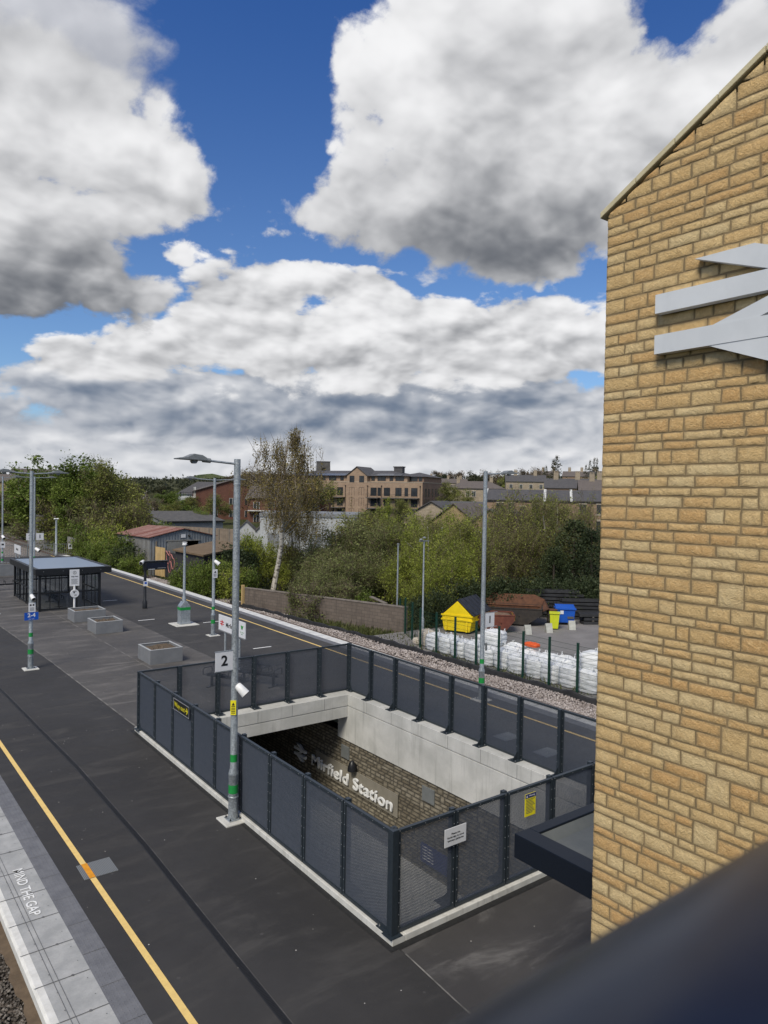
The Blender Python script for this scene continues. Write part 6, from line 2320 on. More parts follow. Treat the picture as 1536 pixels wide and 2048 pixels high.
def build_town():
    # brick flats with balconies and a set-back top storey; local x runs along the front to the near corner
    W, D = 46.0, 18.0
    rz = R(-62)
    ux, uy = math.cos(rz), math.sin(rz)
    t = thing('apartment_block', 'long buff brick apartment block with black balconies, gabled centre and dark set-back roof', 'building', (122.2 - ux * W, 145.5 - uy * W, 0), rz)
    ZB, ZP = -1.0, 10.6
    MB().box(0, W, 0, D, ZB, ZP).build('wall', 'brick_buff', t)
    MB().box(W - .02, W + .05, .02, D - .02, ZB, ZP - .02).build('end_wall', 'brick_brown', t)
    MB().box(-.05, W + .12, -.06, D + .05, ZP, ZP + .14).build('parapet_coping', 'trim_stone', t)
    # set-back storey
    MB().box(.5, W - 5.0, 1.4, D - 1.5, ZP + .1, 12.35).build('top_storey', 'brick_buff', t)
    MB().box(W - 5.0, W - .9, 3.0, D - 1.5, ZP + .1, 12.25).build('top_storey', 'brick_brown', t)
    hip_roof(t, .3, W - 5.0, 1.2, D - 1.2, 12.35, 1.75, 'slate', .5)
    hip_roof(t, W - 9.0, W - .7, 2.8, D - 1.2, 12.26, 1.35, 'slate', .4)
    GX = W - 19.5
    b = MB().prism([(GX - 3.1, -.02, ZP), (GX + 3.1, -.02, ZP), (GX + 3.1, -.02, 12.45), (GX, -.02, 14.75), (GX - 3.1, -.02, 12.45)], (0, 7.0, 0))
    b.box(GX - 3.1, GX + 3.1, -.06, .0, ZB, ZP)
    b.build('gabled_bay', 'brick_buff', t)
    b = MB()
    for s in (-1, 1):
        p = [(GX, -.3, 14.80), (GX + s * 3.5, -.3, 12.20), (GX + s * 3.5, -.3, 12.36), (GX, -.3, 14.98)]
        b.prism(p, (0, 9.0, 0))
    b.build('bay_roof', 'slate', t)
    b = MB()
    for xa, xb in ((W - 37.0, GX - 4.2), (W - 14.6, W - 6.5), (W - 46 + .5, W - 38)):
        v = [(xa, .72, 12.43), (xb, .72, 12.43), (xb - .4, 3.7, 13.08), (xa + .4, 3.7, 13.08)]
        b.add([(x, y, z + .03) for x, y, z in v], [(0, 1, 2, 3)])
    b.build('solar_panels', 'solar_panel', t)
    b = MB().box(W - 12.2, W - 9.6, 8.5, 10.2, 13.5, 15.0)
    b.box(W - 12.35, W - 9.45, 8.3, 10.4, 15.0, 15.3)
    b.build('chimney', 'slate', t)
    right = [W - 2.3, W - 6.9, W - 10.3, W - 14.3]
    left = [GX - 5.2, GX - 10.2, GX - 15.0, GX - 20.5]
    for z, hh in ((6.95, 2.15), (4.05, 2.15), (1.1, 2.1)):
        windows(t, [z], 0, cols=[(c, 1.7, hh) for c in right + left] + [(W - 4.6, .9, hh), (W - 12.6, .9, hh), (GX - 7.6, .9, hh), (GX - 12.8, .9, hh)] + [(GX - 1.5, 1.5, hh), (GX + 1.5, 1.5, hh)], const=-.0 if True else 0)
    windows(t, [10.55], 0, cols=[(GX - 1.5, 1.35, 1.75), (GX + 1.5, 1.35, 1.75)], const=-.03)
    windows(t, [11.05], 0, cols=[(W - 15.2, .9, 1.15), (W - 12.6, 2.3, 1.15), (W - 9.7, .9, 1.15), (W - 7.2, 2.4, 1.15), (GX - 5.4, .9, 1.15), (GX - 8.4, 2.2, 1.15), (GX - 11.2, .9, 1.15), (GX - 14, 2.2, 1.15)], const=1.4)
    windows(t, [11.0], 0, cols=[(W - 4.0, 2.6, 1.2), (W - 1.8, .9, 1.2)], const=3.0)
    windows(t, [6.95, 4.1, 1.2], 0, cols=[(2.2, .9, 2.0), (4.4, .7, 2.0), (7.2, .7, 2.0), (9.6, .9, 2.0), (11.4, .9, 2.0)], axis='y', const=W + .05)
    for z in (6.35, 3.5, .7):
        for xa, xb in ((W - 11.6, W - .8), (W - 16.0, W - 12.4), (GX - 9.0, GX - 3.6), (GX - 22.0, GX - 11.5)):
            bal = MB().box(xa, xb, -1.5, 0, z - .12, z + .12)
            bo = bal.build('balcony', 'felt_grey', t)
            rb = MB()
            rb.box(xa, xb, -1.5, -1.46, z + 1.02, z + 1.08)
            n = int((xb - xa) / .35)
            for k in range(n + 1):
                x = xa + (xb - xa) * k / n
                rb.box(x - .015, x + .015, -1.5, -1.46, z + .1, z + 1.02)
            rb.build('railing', 'ink', bo)
    b = MB()
    for x in (W - .6, W - 11.9, GX + 3.4, GX - 3.5, GX - 9.4):
        b.box(x - .06, x + .06, -.13, -.03, ZB, 9.4)
        b.box(x - .14, x + .14, -.2, -.03, 9.4, 9.75)
    b.build('downpipe', 'ink', t)

    # dark squat tower behind it
    x, y = pol(32.1, 232)
    t = thing('square_tower', 'squat dark stone tower rising behind the apartment block roof', 'tower', (x, y, 0), R(-30))
    b = MB().add([(-2.6, -2.6, 4), (2.6, -2.6, 4), (2.6, 2.6, 4), (-2.6, 2.6, 4), (-2.1, -2.1, 17.4), (2.1, -2.1, 17.4), (2.1, 2.1, 17.4), (-2.1, 2.1, 17.4)],
                 [(0, 1, 5, 4), (1, 2, 6, 5), (2, 3, 7, 6), (3, 0, 4, 7), (4, 5, 6, 7)])
    b.build('wall', 'felt_grey', t)
    MB().box(-2.2, 2.2, -2.2, 2.2, 17.4, 17.65).build('cap', 'slate', t)
    MB().box(-.5, .5, -2.5, -2.2, 14.0, 15.6).build('opening', 'dark_gap', t)

    # red brick flats with stepped balconies
    rz = R(-20)
    x, y = pol(22.3, 166)
    t = thing('apartment_block', 'red brick apartment block with white edged balconies on its left side', 'building', (x, y, 0), rz)
    gable_walls(MB(), 15.0, 22.0, -1, 7.4, 2.4, 'y').build('wall', 'brick_red', t)
    gable_roof(t, 15.0, 22.0, 7.4, 2.4, 'slate_brown', .4, 'y')
    windows(t, [1.6, 4.4], 0, cols=[(4.0, 1.3), (8.0, 1.3), (11.5, 1.3)], h=1.4, const=0, frame='trim_white')
    for s in range(3):
        z = .6 + s * 2.7
        bo = MB().box(-3.2, 0, 1.0, 15, z - .2, z + .02).build('balcony', 'trim_white', t)
        rb = MB().box(-3.2, -3.14, 1, 15, z + .95, z + 1.02)
        rb.box(-3.2, 0, 1, 1.06, z + .95, z + 1.02)
        for k in range(28):
            rb.box(-3.2, -3.16, 1 + k * .5, 1.04 + k * .5, z, z + .95)
        for k in range(7):
            rb.box(-3.2 + k * .5, -3.16 + k * .5, 1.0, 1.04, z, z + .95)
        rb.build('railing', 'ink', bo)
        windows(t, [z + .1], 0, cols=[(3, 1.6, 2.1), (7, 1.6, 2.1), (11, 1.6, 2.1)], axis='y', const=-.05, frame='trim_white')
    MB().box(-6, -3.2, 6, 16, -1, 4.2).build('stair_block', 'brick_red', t)
    x, y = pol(26.2, 158)
    t = thing('apartment_block', 'low brown roofed red brick block half hidden behind the birch crown', 'building', (x, y, 0), R(-38))
    gable_walls(MB(), 17, 12, -1, 6.0, 2.6, 'x').build('wall', 'brick_red', t)
    gable_roof(t, 17, 12, 6.0, 2.6, 'slate_brown', .4, 'x')
    windows(t, [.9, 3.7], 0, cols=[2.0, 5.2, 8.4, 11.6, 14.8], h=1.4, const=0, frame='trim_white')
    bo = MB().box(.3, 16.5, -1.3, 0, 3.2, 3.4).build('balcony', 'trim_white', t)
    MB().box(.3, 16.5, -1.3, -1.25, 4.3, 4.37).build('railing', 'ink', bo)

    # stone terraces on the right with white verges
    rz = R(-50)
    x, y = pol(45.0, 126)
    t = thing('terraced_houses', 'brown stone terrace with long dark roof broken by white gable verges', 'houses', (x, y, 0), rz)
    Wt, Dt = 34.0, 9.0
    b = gable_walls(MB(), Wt, Dt, -1, 6.6, 1.75, 'x')
    b.build('wall', 'stone_brown', t)
    gable_roof(t, Wt, Dt, 6.6, 1.75, 'slate', .2, 'x')
    for xx in (-.25, 9.9, 14.3):
        b = MB()
        b.prism([(xx, -.35, 6.5), (xx, Dt / 2, 8.4), (xx, Dt / 2, 8.62), (xx, -.35, 6.75)], (.42, 0, 0))
        b.prism([(xx, Dt + .35, 6.5), (xx, Dt + .35, 6.75), (xx, Dt / 2, 8.62), (xx, Dt / 2, 8.4)], (.42, 0, 0))
        b.build('gable_verge', 'trim_white', t)
    windows(t, [4.5, 1.7], 0, cols=[(2.6, 1.1), (4.5, .9), (6.4, .7, .9), (8.6, 1.1), (11.8, 1.1), (16.4, 1.0), (19.3, 1.2), (23, 1.1), (27, 1.1), (31, 1.1)], h=1.55, const=0, frame='felt_grey', lintel='trim_stone')
    MB().box(-.1, Wt + .1, -.14, -.02, 6.3, 6.44).build('gutter', 'ink', t)
    bo = MB().box(1.2, 9.3, -.9, 0, 3.9, 4.05).build('balcony', 'trim_stone', t)

    # tall Victorian terrace behind
    x, y = pol(42.0, 218)
    t = thing('terraced_houses', 'tall grey stone Victorian terrace with hipped slate roof left of the white verges', 'houses', (x, y, 0), R(-47))
    MB().box(0, 17, 0, 9, 0, 9.6).build('wall', 'stone_terrace', t)
    hip_roof(t, 0, 17, 0, 9, 9.6, 2.3, 'slate_brown', .4)
    windows(t, [7.2, 4.2, 1.4], 0, cols=[1.8, 6.2, 8.0, 12.0, 15.2], w=1.0, h=1.55, const=0, frame='trim_white', lintel='trim_stone')
    for xx in (3.0, 13.0):
        b = MB().box(xx - .5, xx + .5, 4, 5, 10.5, 13.0)
        for k in (-.3, .3):
            b.lathe([(.14, 13.0), (.12, 13.5)], (xx + k, 4.5, 0), 6)
        b.build('chimney', 'stone_terrace', t)
    b = MB().box(9.6, 14.4, -1.2, 0, 0, 6.4)
    b.build('bay', 'stone_terrace', t)
    x, y = pol(42.2, 150)
    t = thing('low_building', 'low grey flat building between the apartment block and the lamp column with number 1', 'building', (x, y, 0), R(-46))
    MB().box(0, 10, 0, 8, -1, 5.1).build('wall', 'stone_terrace', t)
    b = MB().prism([(-.3, -.3, 5.1), (-.3, 8.3, 5.9), (-.3, 8.3, 6.05), (-.3, -.3, 5.25)], (10.6, 0, 0))
    b.build('roof', 'felt_grey', t)
    windows(t, [3.2], 0, cols=[(5.6, 1.6), (8.2, 1.2)], h=1.2, const=0)
    # chimneyed rows climbing the hill at the right
    rng = random.Random(12)
    for k, (a, d, w, h, lab) in enumerate(((49.6, 185, 16, 12.0, 'soot dark stone terrace with many chimneys behind the white verged roof'),
                                          (52.2, 176, 12, 11.4, 'dark stone terrace end with two chimneys near the stone tower edge'),
                                          (46.6, 260, 14, 15.2, 'small pale stone house among the trees above the lamp arm'),
                                          (50.9, 340, 22, 19.6, 'distant hilltop row of stone houses below the poplars, left row'),
                                          (52.8, 330, 18, 19.4, 'distant hilltop row of stone houses beside the right poplars'),
                                          (49.0, 350, 10, 20.0, 'distant hilltop house just left of the tall poplars'),
                                          (39.6, 420, 16, 18.5, 'distant house with a white gable on the skyline right of the flats'),
                                          (41.6, 400, 14, 17.0, 'distant low roof on the skyline above the Victorian terrace'))):
        x, y = pol(a, d)
        t = thing('terraced_houses', lab, 'houses', (x, y, 0), R(-a + rng.uniform(-8, 8)))
        z1 = h - 2.4
        gable_walls(MB(), w, 8, z1 - 9, z1, 2.4, 'x').build('wall', 'stone_terrace' if k % 3 else 'stone_brown', t)
        gable_roof(t, w, 8, z1, 2.4, 'slate_brown' if k % 2 else 'slate', .3, 'x')
        windows(t, [z1 - 2.4], 0, cols=[w * (i + .5) / max(2, int(w / 3.2)) for i in range(max(2, int(w / 3.2)))], w=1.0, h=1.4, const=0, frame='trim_white')
        for i in range(max(1, int(w / 5))):
            xx = (i + .5) * w / max(1, int(w / 5))
            b = MB().box(xx - .6, xx + .6, 3.5, 4.5, z1 + 1.2, z1 + 4.0)
            for q in (-.4, 0, .4):
                b.lathe([(.14, z1 + 4.0), (.12, z1 + 4.5)], (xx + q, 4, 0), 6)
            b.build('chimney', 'stone_terrace', t)
    # left edge, behind the trees
    for a, d, w, h, lab in ((8.2, 240, 16, 9.2, 'pale stone house far off at the left edge above the track'), (9.6, 300, 14, 12.6, 'distant pale house above the track at the left edge, farther one')):
        x, y = pol(a, d)
        t = thing('house', lab, 'house', (x, y, 0), R(-12))
        gable_walls(MB(), w, 8, 0, h, 2.2, 'x').build('wall', 'stone_yellow', t)
        gable_roof(t, w, 8, h, 2.2, 'slate_brown', .3, 'x')
        windows(t, [h - 2.2], 0, cols=[2, 5, 8, 11], w=1.0, h=1.4, const=0, frame='trim_white')

    # white sheds behind the birch
    x, y = pol(27.2, 92)
    t = thing('warehouse', 'white walled warehouse glimpsed through the birch branches', 'building', (x, y, -1.2), R(-35))
    MB().box(0, 13.6, 0, 14, 0, 5.3).build('wall', 'pale_render', t)
    MB().box(-.1, 13.7, -.1, 14, 5.3, 5.75).build('fascia', 'grey_block', t)
    for k in range(5):
        MB().box(1 + k * 2.6, 2.4 + k * 2.6, -.06, .02, 1.4, 3.2).build('cladding_panel', 'grey_block', t)
    x, y = pol(25.4, 100)
    t = thing('shed', 'small white double gabled shed right of the tall lamp column', 'shed', (x, y, -1.2), R(-28))
    b = MB()
    for k in range(2):
        b.prism([(k * 2.6, 0, 0), (k * 2.6 + 2.6, 0, 0), (k * 2.6 + 2.6, 0, 3.0), (k * 2.6 + 1.3, 0, 4.3), (k * 2.6, 0, 3.0)], (0, 5, 0))
    b.build('wall', 'pale_render', t)
    b = MB()
    for k in range(2):
        for s in (-1, 1):
            xm = k * 2.6 + 1.3
            b.prism([(xm, -.15, 4.32), (xm + s * 1.4, -.15, 2.95), (xm + s * 1.4, -.15, 3.05), (xm, -.15, 4.44)], (0, 5.3, 0))
    b.build('roof', 'felt_grey', t)
    # grey roofed unit
    x, y = pol(20.0, 128)
    t = thing('industrial_unit', 'low industrial unit with wide dark grey roof behind the hoarding', 'building', (x, y, -1.2), R(8))
    b = gable_walls(MB(), 11.5, 16, 0, 3.1, 1.5, 'x')
    b.build('wall', 'grey_block', t)
    gable_roof(t, 11.5, 16, 3.1, 1.5, 'felt_grey', .3, 'x')
    MB().box(-.1, 11.6, -.36, -.3, 2.95, 3.2).build('gutter', 'ink', t)
    x, y = pol(14.6, 112)
    t = thing('shed', 'pale low shed roof left of the tin shed behind the hedge', 'shed', (x, y, -1.2), R(-8))
    gable_walls(MB(), 7.5, 6, 0, 2.6, .7, 'x').build('wall', 'grey_block', t)
    gable_roof(t, 7.5, 6, 2.6, .7, 'tin_side', .2, 'x')
    # small houses among the trees in front of the flats
    for a, d, w, dp, h, rs, rz, wm, rm, lab in ((40.6, 104, 8, 9, 2.6, 3.0, -70, 'stone_yellow', 'slate_brown', 'yellow stone gabled house half hidden by trees right of the big willow'),
                                               (43.2, 96, 8, 9, 2.2, 2.8, -66, 'stone_yellow', 'slate', 'yellow stone gabled house behind the saplings left of the number 1 column'),
                                               (38.6, 112, 9, 8, 3.2, 2.6, -60, 'stone_terrace', 'slate', 'grey roofed house in the trees below the apartment block')):
        x, y = pol(a, d)
        t = thing('house', lab, 'house', (x, y, -1.2), R(rz))
        gable_walls(MB(), w, dp, 0, h + 1.6, rs, 'y').build('wall', wm, t)
        gable_roof(t, w, dp, h + 1.6, rs, rm, .3, 'y')
        windows(t, [2.4], 0, cols=[2.2, 5.6], w=1.0, h=1.3, const=0, frame='trim_white')
    # dark roof and white shed line far down the valley
    x, y = pol(20.8, 260)
    t = thing('mill_building', 'dark roofed mill building with white band down the valley left of the lamp column', 'building', (x, y, 0), R(-25))
    MB().box(0, 22, 0, 14, 0, 6.3).build('wall', 'pale_render', t)
    hip_roof(t, 0, 22, 0, 14, 6.3, 4.6, 'slate', .4)


build_town()


# ------------------------------------------------------------------ trees and shrubs
def rot_towards(rng, d, ang):
    """direction d tilted by ang in a random plane"""
    d = d / np.linalg.norm(d)
    a = np.cross(d, [0.3, 0.2, 1.0] if abs(d[2]) < .9 else [1.0, 0, 0])
    a /= np.linalg.norm(a)
    b = np.cross(d, a)
    w = rng.uniform(0, 2 * PI)
    return d * math.cos(ang) + (a * math.cos(w) + b * math.sin(w)) * math.sin(ang)


def grow(rng, mb, p, d, length, r, level, P, tips):
    n = P['segs'][level]
    pts, rad = [p.copy()], [r]
    d = d / np.linalg.norm(d)
    for i in range(n):
        d = d + rng.normal(0, P['wander'], 3) + np.array([0, 0, P['up'][level]])
        d /= np.linalg.norm(d)
        p = p + d * length / n
        pts.append(p.copy())
        rad.append(max(.006, r * (1 - (i + 1) / n * (1 - P['taper']))))
    if r > .012:
        mb.tube(pts, rad, P['sides'][level], False)
    if level >= P['maxl']:
        for i in range(1, len(pts)):
            tips.append((pts[i], d.copy(), length / n))
        return
    for k in range(P['kids'][level]):
        t = rng.uniform(P['from'][level], 1.0) if k else 1.0
        f = t * n
        i = min(int(f), n - 1)
        q = pts[i] + (pts[i + 1] - pts[i]) * (f - i)
        nd = rot_towards(rng, pts[min(i + 1, n)] - pts[i], R(rng.uniform(*P['angle'][level])))
        grow(rng, mb, q, nd, length * P['ratio'][level] * rng.uniform(.7, 1.15), rad[i] * .62, level + 1, P, tips)


def leaf_quads(rng, C, n_per, spread, size, aspect=.6, tone=None, flat=0.0, dirs=None):
    """leaf cards scattered round the points C"""
    n = len(C) * n_per
    P = np.repeat(C, n_per, 0) + rng.normal(0, 1, (n, 3)) * np.array(spread)
    u = rng.normal(0, 1, (n, 3))
    if dirs is not None:
        u = np.repeat(dirs, n_per, 0) + u * .35
    u /= np.linalg.norm(u, axis=1)[:, None]
    v = np.cross(u, rng.normal(0, 1, (n, 3)))
    v /= np.linalg.norm(v, axis=1)[:, None] + 1e-9
    s = size * np.clip(rng.lognormal(-.12, .42, (n, 1)), .35, 2.0)
    u, v = u * s * .5, v * s * .5 * aspect
    V = np.stack([P - u, P - v * .9 + u * .1, P + u, P + v * .9 + u * .1], 1).reshape(-1, 3)
    F = np.arange(4 * n).reshape(-1, 4)
    if tone is None:
        tone = rng.uniform(.15, .85, len(C))
    T = np.clip(np.repeat(tone, n_per) + rng.normal(0, .12, n), 0, 1)
    T = np.repeat(np.stack([T, np.zeros(n)], 1), 4, 0)
    return V, F, T


def join(parts):
    V, F, T, o = [], [], [], 0
    for v, f, t in parts:
        V.append(v)
        F.append(f + o)
        T.append(t)
        o += len(v)
    return np.concatenate(V), np.concatenate(F), np.concatenate(T)


BROAD = dict(segs=[6, 5, 4, 3], wander=.10, up=[.02, .05, .06, .03], taper=.35, sides=[7, 5, 4, 3], kids=[8, 6, 5, 0], angle=[(28, 62), (25, 60), (25, 60)], ratio=[.50, .52, .5], maxl=3)
BROAD['from'] = [.30, .25, .2]
PROTO = {}


def proto(kind, cat, trunk_mat, crown_mat, H, width, skel, leaves, seed):
    """build one tree of a kind: trunk with limbs, and crown"""
    rng = np.random.default_rng(seed)
    t = thing(kind, 'x', cat, (0, 0, -60))
    mb = MB()
    tips = []
    skel(rng, mb, tips)
    if mb.v:
        mb.build('trunk', trunk_mat, t)
    for nm, mat, (V, F, T) in leaves(rng, tips):
        np_mesh(nm, V, F, mat, t, T)
    PROTO.setdefault(kind, []).append((t, H, width))


def pts_of(tips):
    return np.array([t[0] for t in tips]), np.array([t[1] for t in tips])


def tone_of(C, rng, s=.5):
    """light and dark clumps that vary slowly through the crown"""
    ph = rng.uniform(0, 6, 3)
    f = np.sin(C[:, 0] * s * 1.7 + ph[0]) + np.sin(C[:, 1] * s * 1.9 + ph[1]) + np.sin(C[:, 2] * s * 2.3 + ph[2])
    return np.clip(.5 + f * .14 + rng.normal(0, .12, len(C)), 0, 1)


def build_protos():
    def fill(rng, tips, H, W, z0, lumps, per):
        # leaf clumps round the outside of the crown
        for k in range(lumps):
            d = rng.normal(0, 1, 3)
            d /= np.linalg.norm(d)
            c = d * rng.uniform(.45, .82) * np.array([W / 2, W / 2, (H - z0) / 2]) + np.array([0, 0, (H + z0) / 2])
            lr = W * rng.uniform(.07, .13)
            for q in range(per):
                e = rng.normal(0, 1, 3)
                e /= np.linalg.norm(e)
                tips.append((c + e * lr * rng.uniform(.5, 1.1), e + np.array([0, 0, .6]), .3))

    def broad(H, th, n=1, spread=1.0, P=BROAD, lump=None):
        def f(rng, mb, tips):
            if lump:
                fill(rng, tips, H, *lump)
            for k in range(n):
                p = np.array([rng.uniform(-.4, .4) * (n > 1), rng.uniform(-.4, .4) * (n > 1), -.3])
                d = np.array([rng.normal(0, .12 * spread), rng.normal(0, .12 * spread), 1.0])
                grow(rng, mb, p, d, H * th, H * .018 + .02, 0, P, tips)
        return f

    def leafy(mat, n_per, sp, size, keep=1.0, twigs=0, tmat='twig_brown', asp=.6, tl=.7):
        def f(rng, tips):
            C, D = pts_of(tips)
            out = []
            k = rng.random(len(C)) < keep
            out.append(('crown', mat, leaf_quads(rng, C[k], n_per, (sp, sp, sp * .8), size, asp, tone_of(C[k], rng))))
            if twigs:
                V, F, T = leaf_quads(rng, C, twigs, (sp * .6,) * 3, tl, .035, None, dirs=D)
                out.append(('twigs', tmat, (V, F, T)))
            return out
        return f

    for s in (1, 2, 3):
        proto('leafy', 'tree', 'bark', 'leaf_green', 13.0, 8.5, broad(13, .62, 1, 1.0, BROAD, (8.5, 2.2, 44, 22)), leafy('leaf_green', 11, .36, .30, .95, 2), 100 + s)
    for s in (1, 2):
        proto('olive', 'tree', 'bark', 'leaf_olive', 12.5, 8.0, broad(12.5, .62, 1, 1.0, BROAD, (8.0, 2.2, 36, 18)), leafy('leaf_olive', 9, .36, .24, .9, 5), 110 + s)
    for s in (1, 2):
        proto('twiggy', 'tree', 'bark', 'twig_brown', 12.5, 8.0, broad(12.5, .62), leafy('leaf_bronze', 2, .4, .20, .5, 11, tl=.8), 120 + s)
    WP = dict(BROAD, segs=[3, 5, 4, 3], up=[.0, .03, .02, .0], kids=[9, 6, 6, 0], angle=[(20, 75), (25, 70), (25, 65)], ratio=[1.0, .55, .5])
    WP['from'] = [.15, .2, .2]
    for s in (1, 2, 3):
        proto('willow', 'tree', 'bark', 'leaf_grey', 7.5, 7.5, broad(7.5, .34, 2, 1.5, WP, (7.5, .6, 40, 20)), leafy('leaf_grey', 10, .30, .17, .95, 4, tl=.6, asp=.5), 130 + s)
    for s in (1,):
        proto('lime', 'tree', 'bark', 'leaf_lime', 11, 6, broad(11, .62), leafy('leaf_lime', 10, .4, .26, .9, 2), 140 + s)

    # upright saplings: several whippy stems
    def whips(H, n, rad):
        def f(rng, mb, tips):
            for k in range(n):
                p = np.array([rng.normal(0, rad), rng.normal(0, rad), -.3])
                d = np.array([rng.normal(0, .07), rng.normal(0, .07), 1.0])
                L = H * rng.uniform(.62, 1.0)
                PP = dict(segs=[8, 4], wander=.05, up=[.05, .12], taper=.2, sides=[4, 3], kids=[16, 0], angle=[(22, 48)], ratio=[.24], maxl=1)
                PP['from'] = [.18]
                grow(rng, mb, p, d, L, .035, 0, PP, tips)
        return f
    for s in (1, 2, 3):
        proto('sapling', 'sapling', 'bark', 'leaf_lime', 7.0, 3.4, whips(7, 9, .8), leafy('leaf_lime', 16, .26, .15, .95, 3, tl=.5, asp=.5), 150 + s)
    for s in (1, 2):
        proto('sapling_b', 'sapling', 'bark', 'leaf_olive', 7.5, 3.6, whips(7.5, 10, .9), leafy('leaf_olive', 12, .26, .14, .9, 8, 'twig_brown', .5, .6), 160 + s)

    def birch(H, lean, n_str, thin=1.0):
        def sk(rng, mb, tips):
            pts = [np.array([0, 0, -.3])]
            n = 10
            for i in range(1, n + 1):
                t = i / n
                pts.append(np.array([lean * t + .25 * math.sin(t * 5), .15 * math.sin(t * 7 + 1), H * .97 * t]))
            mb.tube(pts, [.21 * thin * (1 - .88 * i / n) + .012 for i in range(n + 1)], 8, False)
            for k in range(34):
                t = rng.uniform(.34, 1.0)
                f = t * n
                i = min(int(f), n - 1)
                q = pts[i] + (pts[i + 1] - pts[i]) * (f - i)
                a = rng.uniform(0, 2 * PI)
                L = H * (.40 * (1 - t) + .10) * rng.uniform(.8, 1.25)
                d = np.array([math.cos(a), math.sin(a), 1.15])
                PP = dict(segs=[6, 4], wander=.07, up=[-.02, -.10], taper=.2, sides=[4, 3], kids=[7, 0], angle=[(25, 55)], ratio=[.45], maxl=1)
                PP['from'] = [.3]
                grow(rng, mb, q, d, L, .055 * thin * (1.2 - t), 0, PP, tips)
        return sk

    def weeping(mat, n_leaf, hang, size):
        def f(rng, tips):
            C, D = pts_of(tips)
            out = []
            Cs, To, tw = [], [], []
            for c, d in zip(C, D):
                for q in range(2):
                    L = rng.uniform(.35, 1.0) * hang
                    o = rng.normal(0, .16, 2)
                    sway = rng.normal(0, .10, 2)
                    tt = np.linspace(0, 1, n_leaf)
                    P = np.stack([c[0] + o[0] + sway[0] * tt, c[1] + o[1] + sway[1] * tt, c[2] - L * tt], 1)
                    Cs.append(P)
                    To.append(np.full(n_leaf, rng.uniform(.1, .9)))
                    tw.append((P[0] + P[-1]) / 2)
            Cs, To, tw = np.concatenate(Cs), np.concatenate(To), np.array(tw)
            out.append(('crown', mat, leaf_quads(rng, Cs, 1, (.035, .035, .05), size, .55, To)))
            out.append(('twigs', 'twig_brown', leaf_quads(rng, tw, 1, (.02,) * 3, hang * .7, .02, None, dirs=np.tile(np.array([[0, 0, 1.0]]), (len(tw), 1)))))
            return out
        return f
    proto('birch', 'tree', 'birch_bark', 'leaf_bronze', 12.5, 6.0, birch(12.5, 1.3, 0), weeping('leaf_bronze', 9, 2.2, .125), 171)
    proto('birchy', 'tree', 'birch_bark', 'leaf_bronze', 9.5, 5.0, birch(9.5, -.5, 0, .7), weeping('leaf_bronze', 8, 1.3, .12), 172)
    proto('thinbirch', 'tree', 'birch_bark', 'leaf_olive', 8.0, 3.2, birch(8.0, .5, 0, .42), weeping('leaf_olive', 3, .8, .10), 173)

    # shrubs: lumpy mounds of leaf clumps on short stems
    def mound(w, h, lumps):
        def f(rng, mb, tips):
            for k in range(lumps):
                a, rr = rng.uniform(0, 2 * PI), math.sqrt(rng.random()) * w * .34
                cx, cy = rr * math.cos(a), rr * math.sin(a)
                cz = h * rng.uniform(.30, .74)
                mb.tube([(cx * .3, cy * .3, -.2), (cx * .7, cy * .7, cz * .6), (cx, cy, cz)], [.05, .035, .012], 4, False)
                lr = w * rng.uniform(.13, .23)
                n = 46
                d = rng.normal(0, 1, (n, 3))
                d /= np.linalg.norm(d, axis=1)[:, None]
                rad = lr * rng.uniform(.55, 1.08, (n, 1))
                for q, dd in zip(d * rad * np.array([1, 1, .85]) + np.array([cx, cy, cz]), d):
                    if q[2] > .02:
                        tips.append((q, dd + np.array([0, 0, .6]), .2))
            for k in range(70):                      # skirt down to the ground
                a = rng.uniform(0, 2 * PI)
                rr = w * rng.uniform(.25, .5)
                tips.append((np.array([rr * math.cos(a), rr * math.sin(a), rng.uniform(.05, h * .35)]), np.array([math.cos(a), math.sin(a), .5]), .2))
            for k in range(26):                      # sprays standing out of the top
                a, rr = rng.uniform(0, 2 * PI), rng.random() * w * .38
                x, y = rr * math.cos(a), rr * math.sin(a)
                z0 = h * rng.uniform(.62, .85)
                for q in range(4):
                    tips.append((np.array([x + q * .04 * math.cos(a), y + q * .04 * math.sin(a), z0 + q * h * .06]), np.array([0, 0, 1.0]), .2))
        return f
    for nm, mat, size, seeds, npr, tw in (('bush_green', 'leaf_green', .15, (1, 2, 3), 7, 1), ('bush_lime', 'leaf_lime', .14, (1, 2), 7, 1), ('bush_olive', 'leaf_olive', .17, (1, 2), 5, 5), ('bush_grey', 'leaf_grey', .16, (1, 2), 5, 6), ('bush_dark', 'leaf_dark', .16, (1, 2), 8, 0)):
        for s in seeds:
            proto(nm, 'shrub', 'bark', mat, 3.4, 4.0, mound(4.0, 3.4, 17), leafy(mat, npr, .17, size, 1.0, tw, tl=.55), 200 + s + len(nm) * 7)
    proto('blossom', 'tree', 'bark', 'blossom', 6.0, 6.0, broad(6, .4, 1, 1.0, WP), leafy('blossom', 4, .4, .22, .6, 7), 260)

    def cone(H, w):
        def f(rng, mb, tips):
            mb.tube([(0, 0, -.3), (0, 0, H * .5), (0, 0, H)], [.2, .12, .02], 6, False)
            for k in range(620):
                t = rng.random() ** .8
                a = rng.uniform(0, 2 * PI)
                rr = w * .5 * (math.sin(min(1, (1 - t) * 1.5 + .1) * PI / 2)) * rng.uniform(.55, 1.05) * (1 + .18 * math.sin(a * 3 + t * 9))
                tips.append((np.array([rr * math.cos(a), rr * math.sin(a), .2 + t * (H - .3)]), np.array([math.cos(a), math.sin(a), -.2]), .2))
        return f
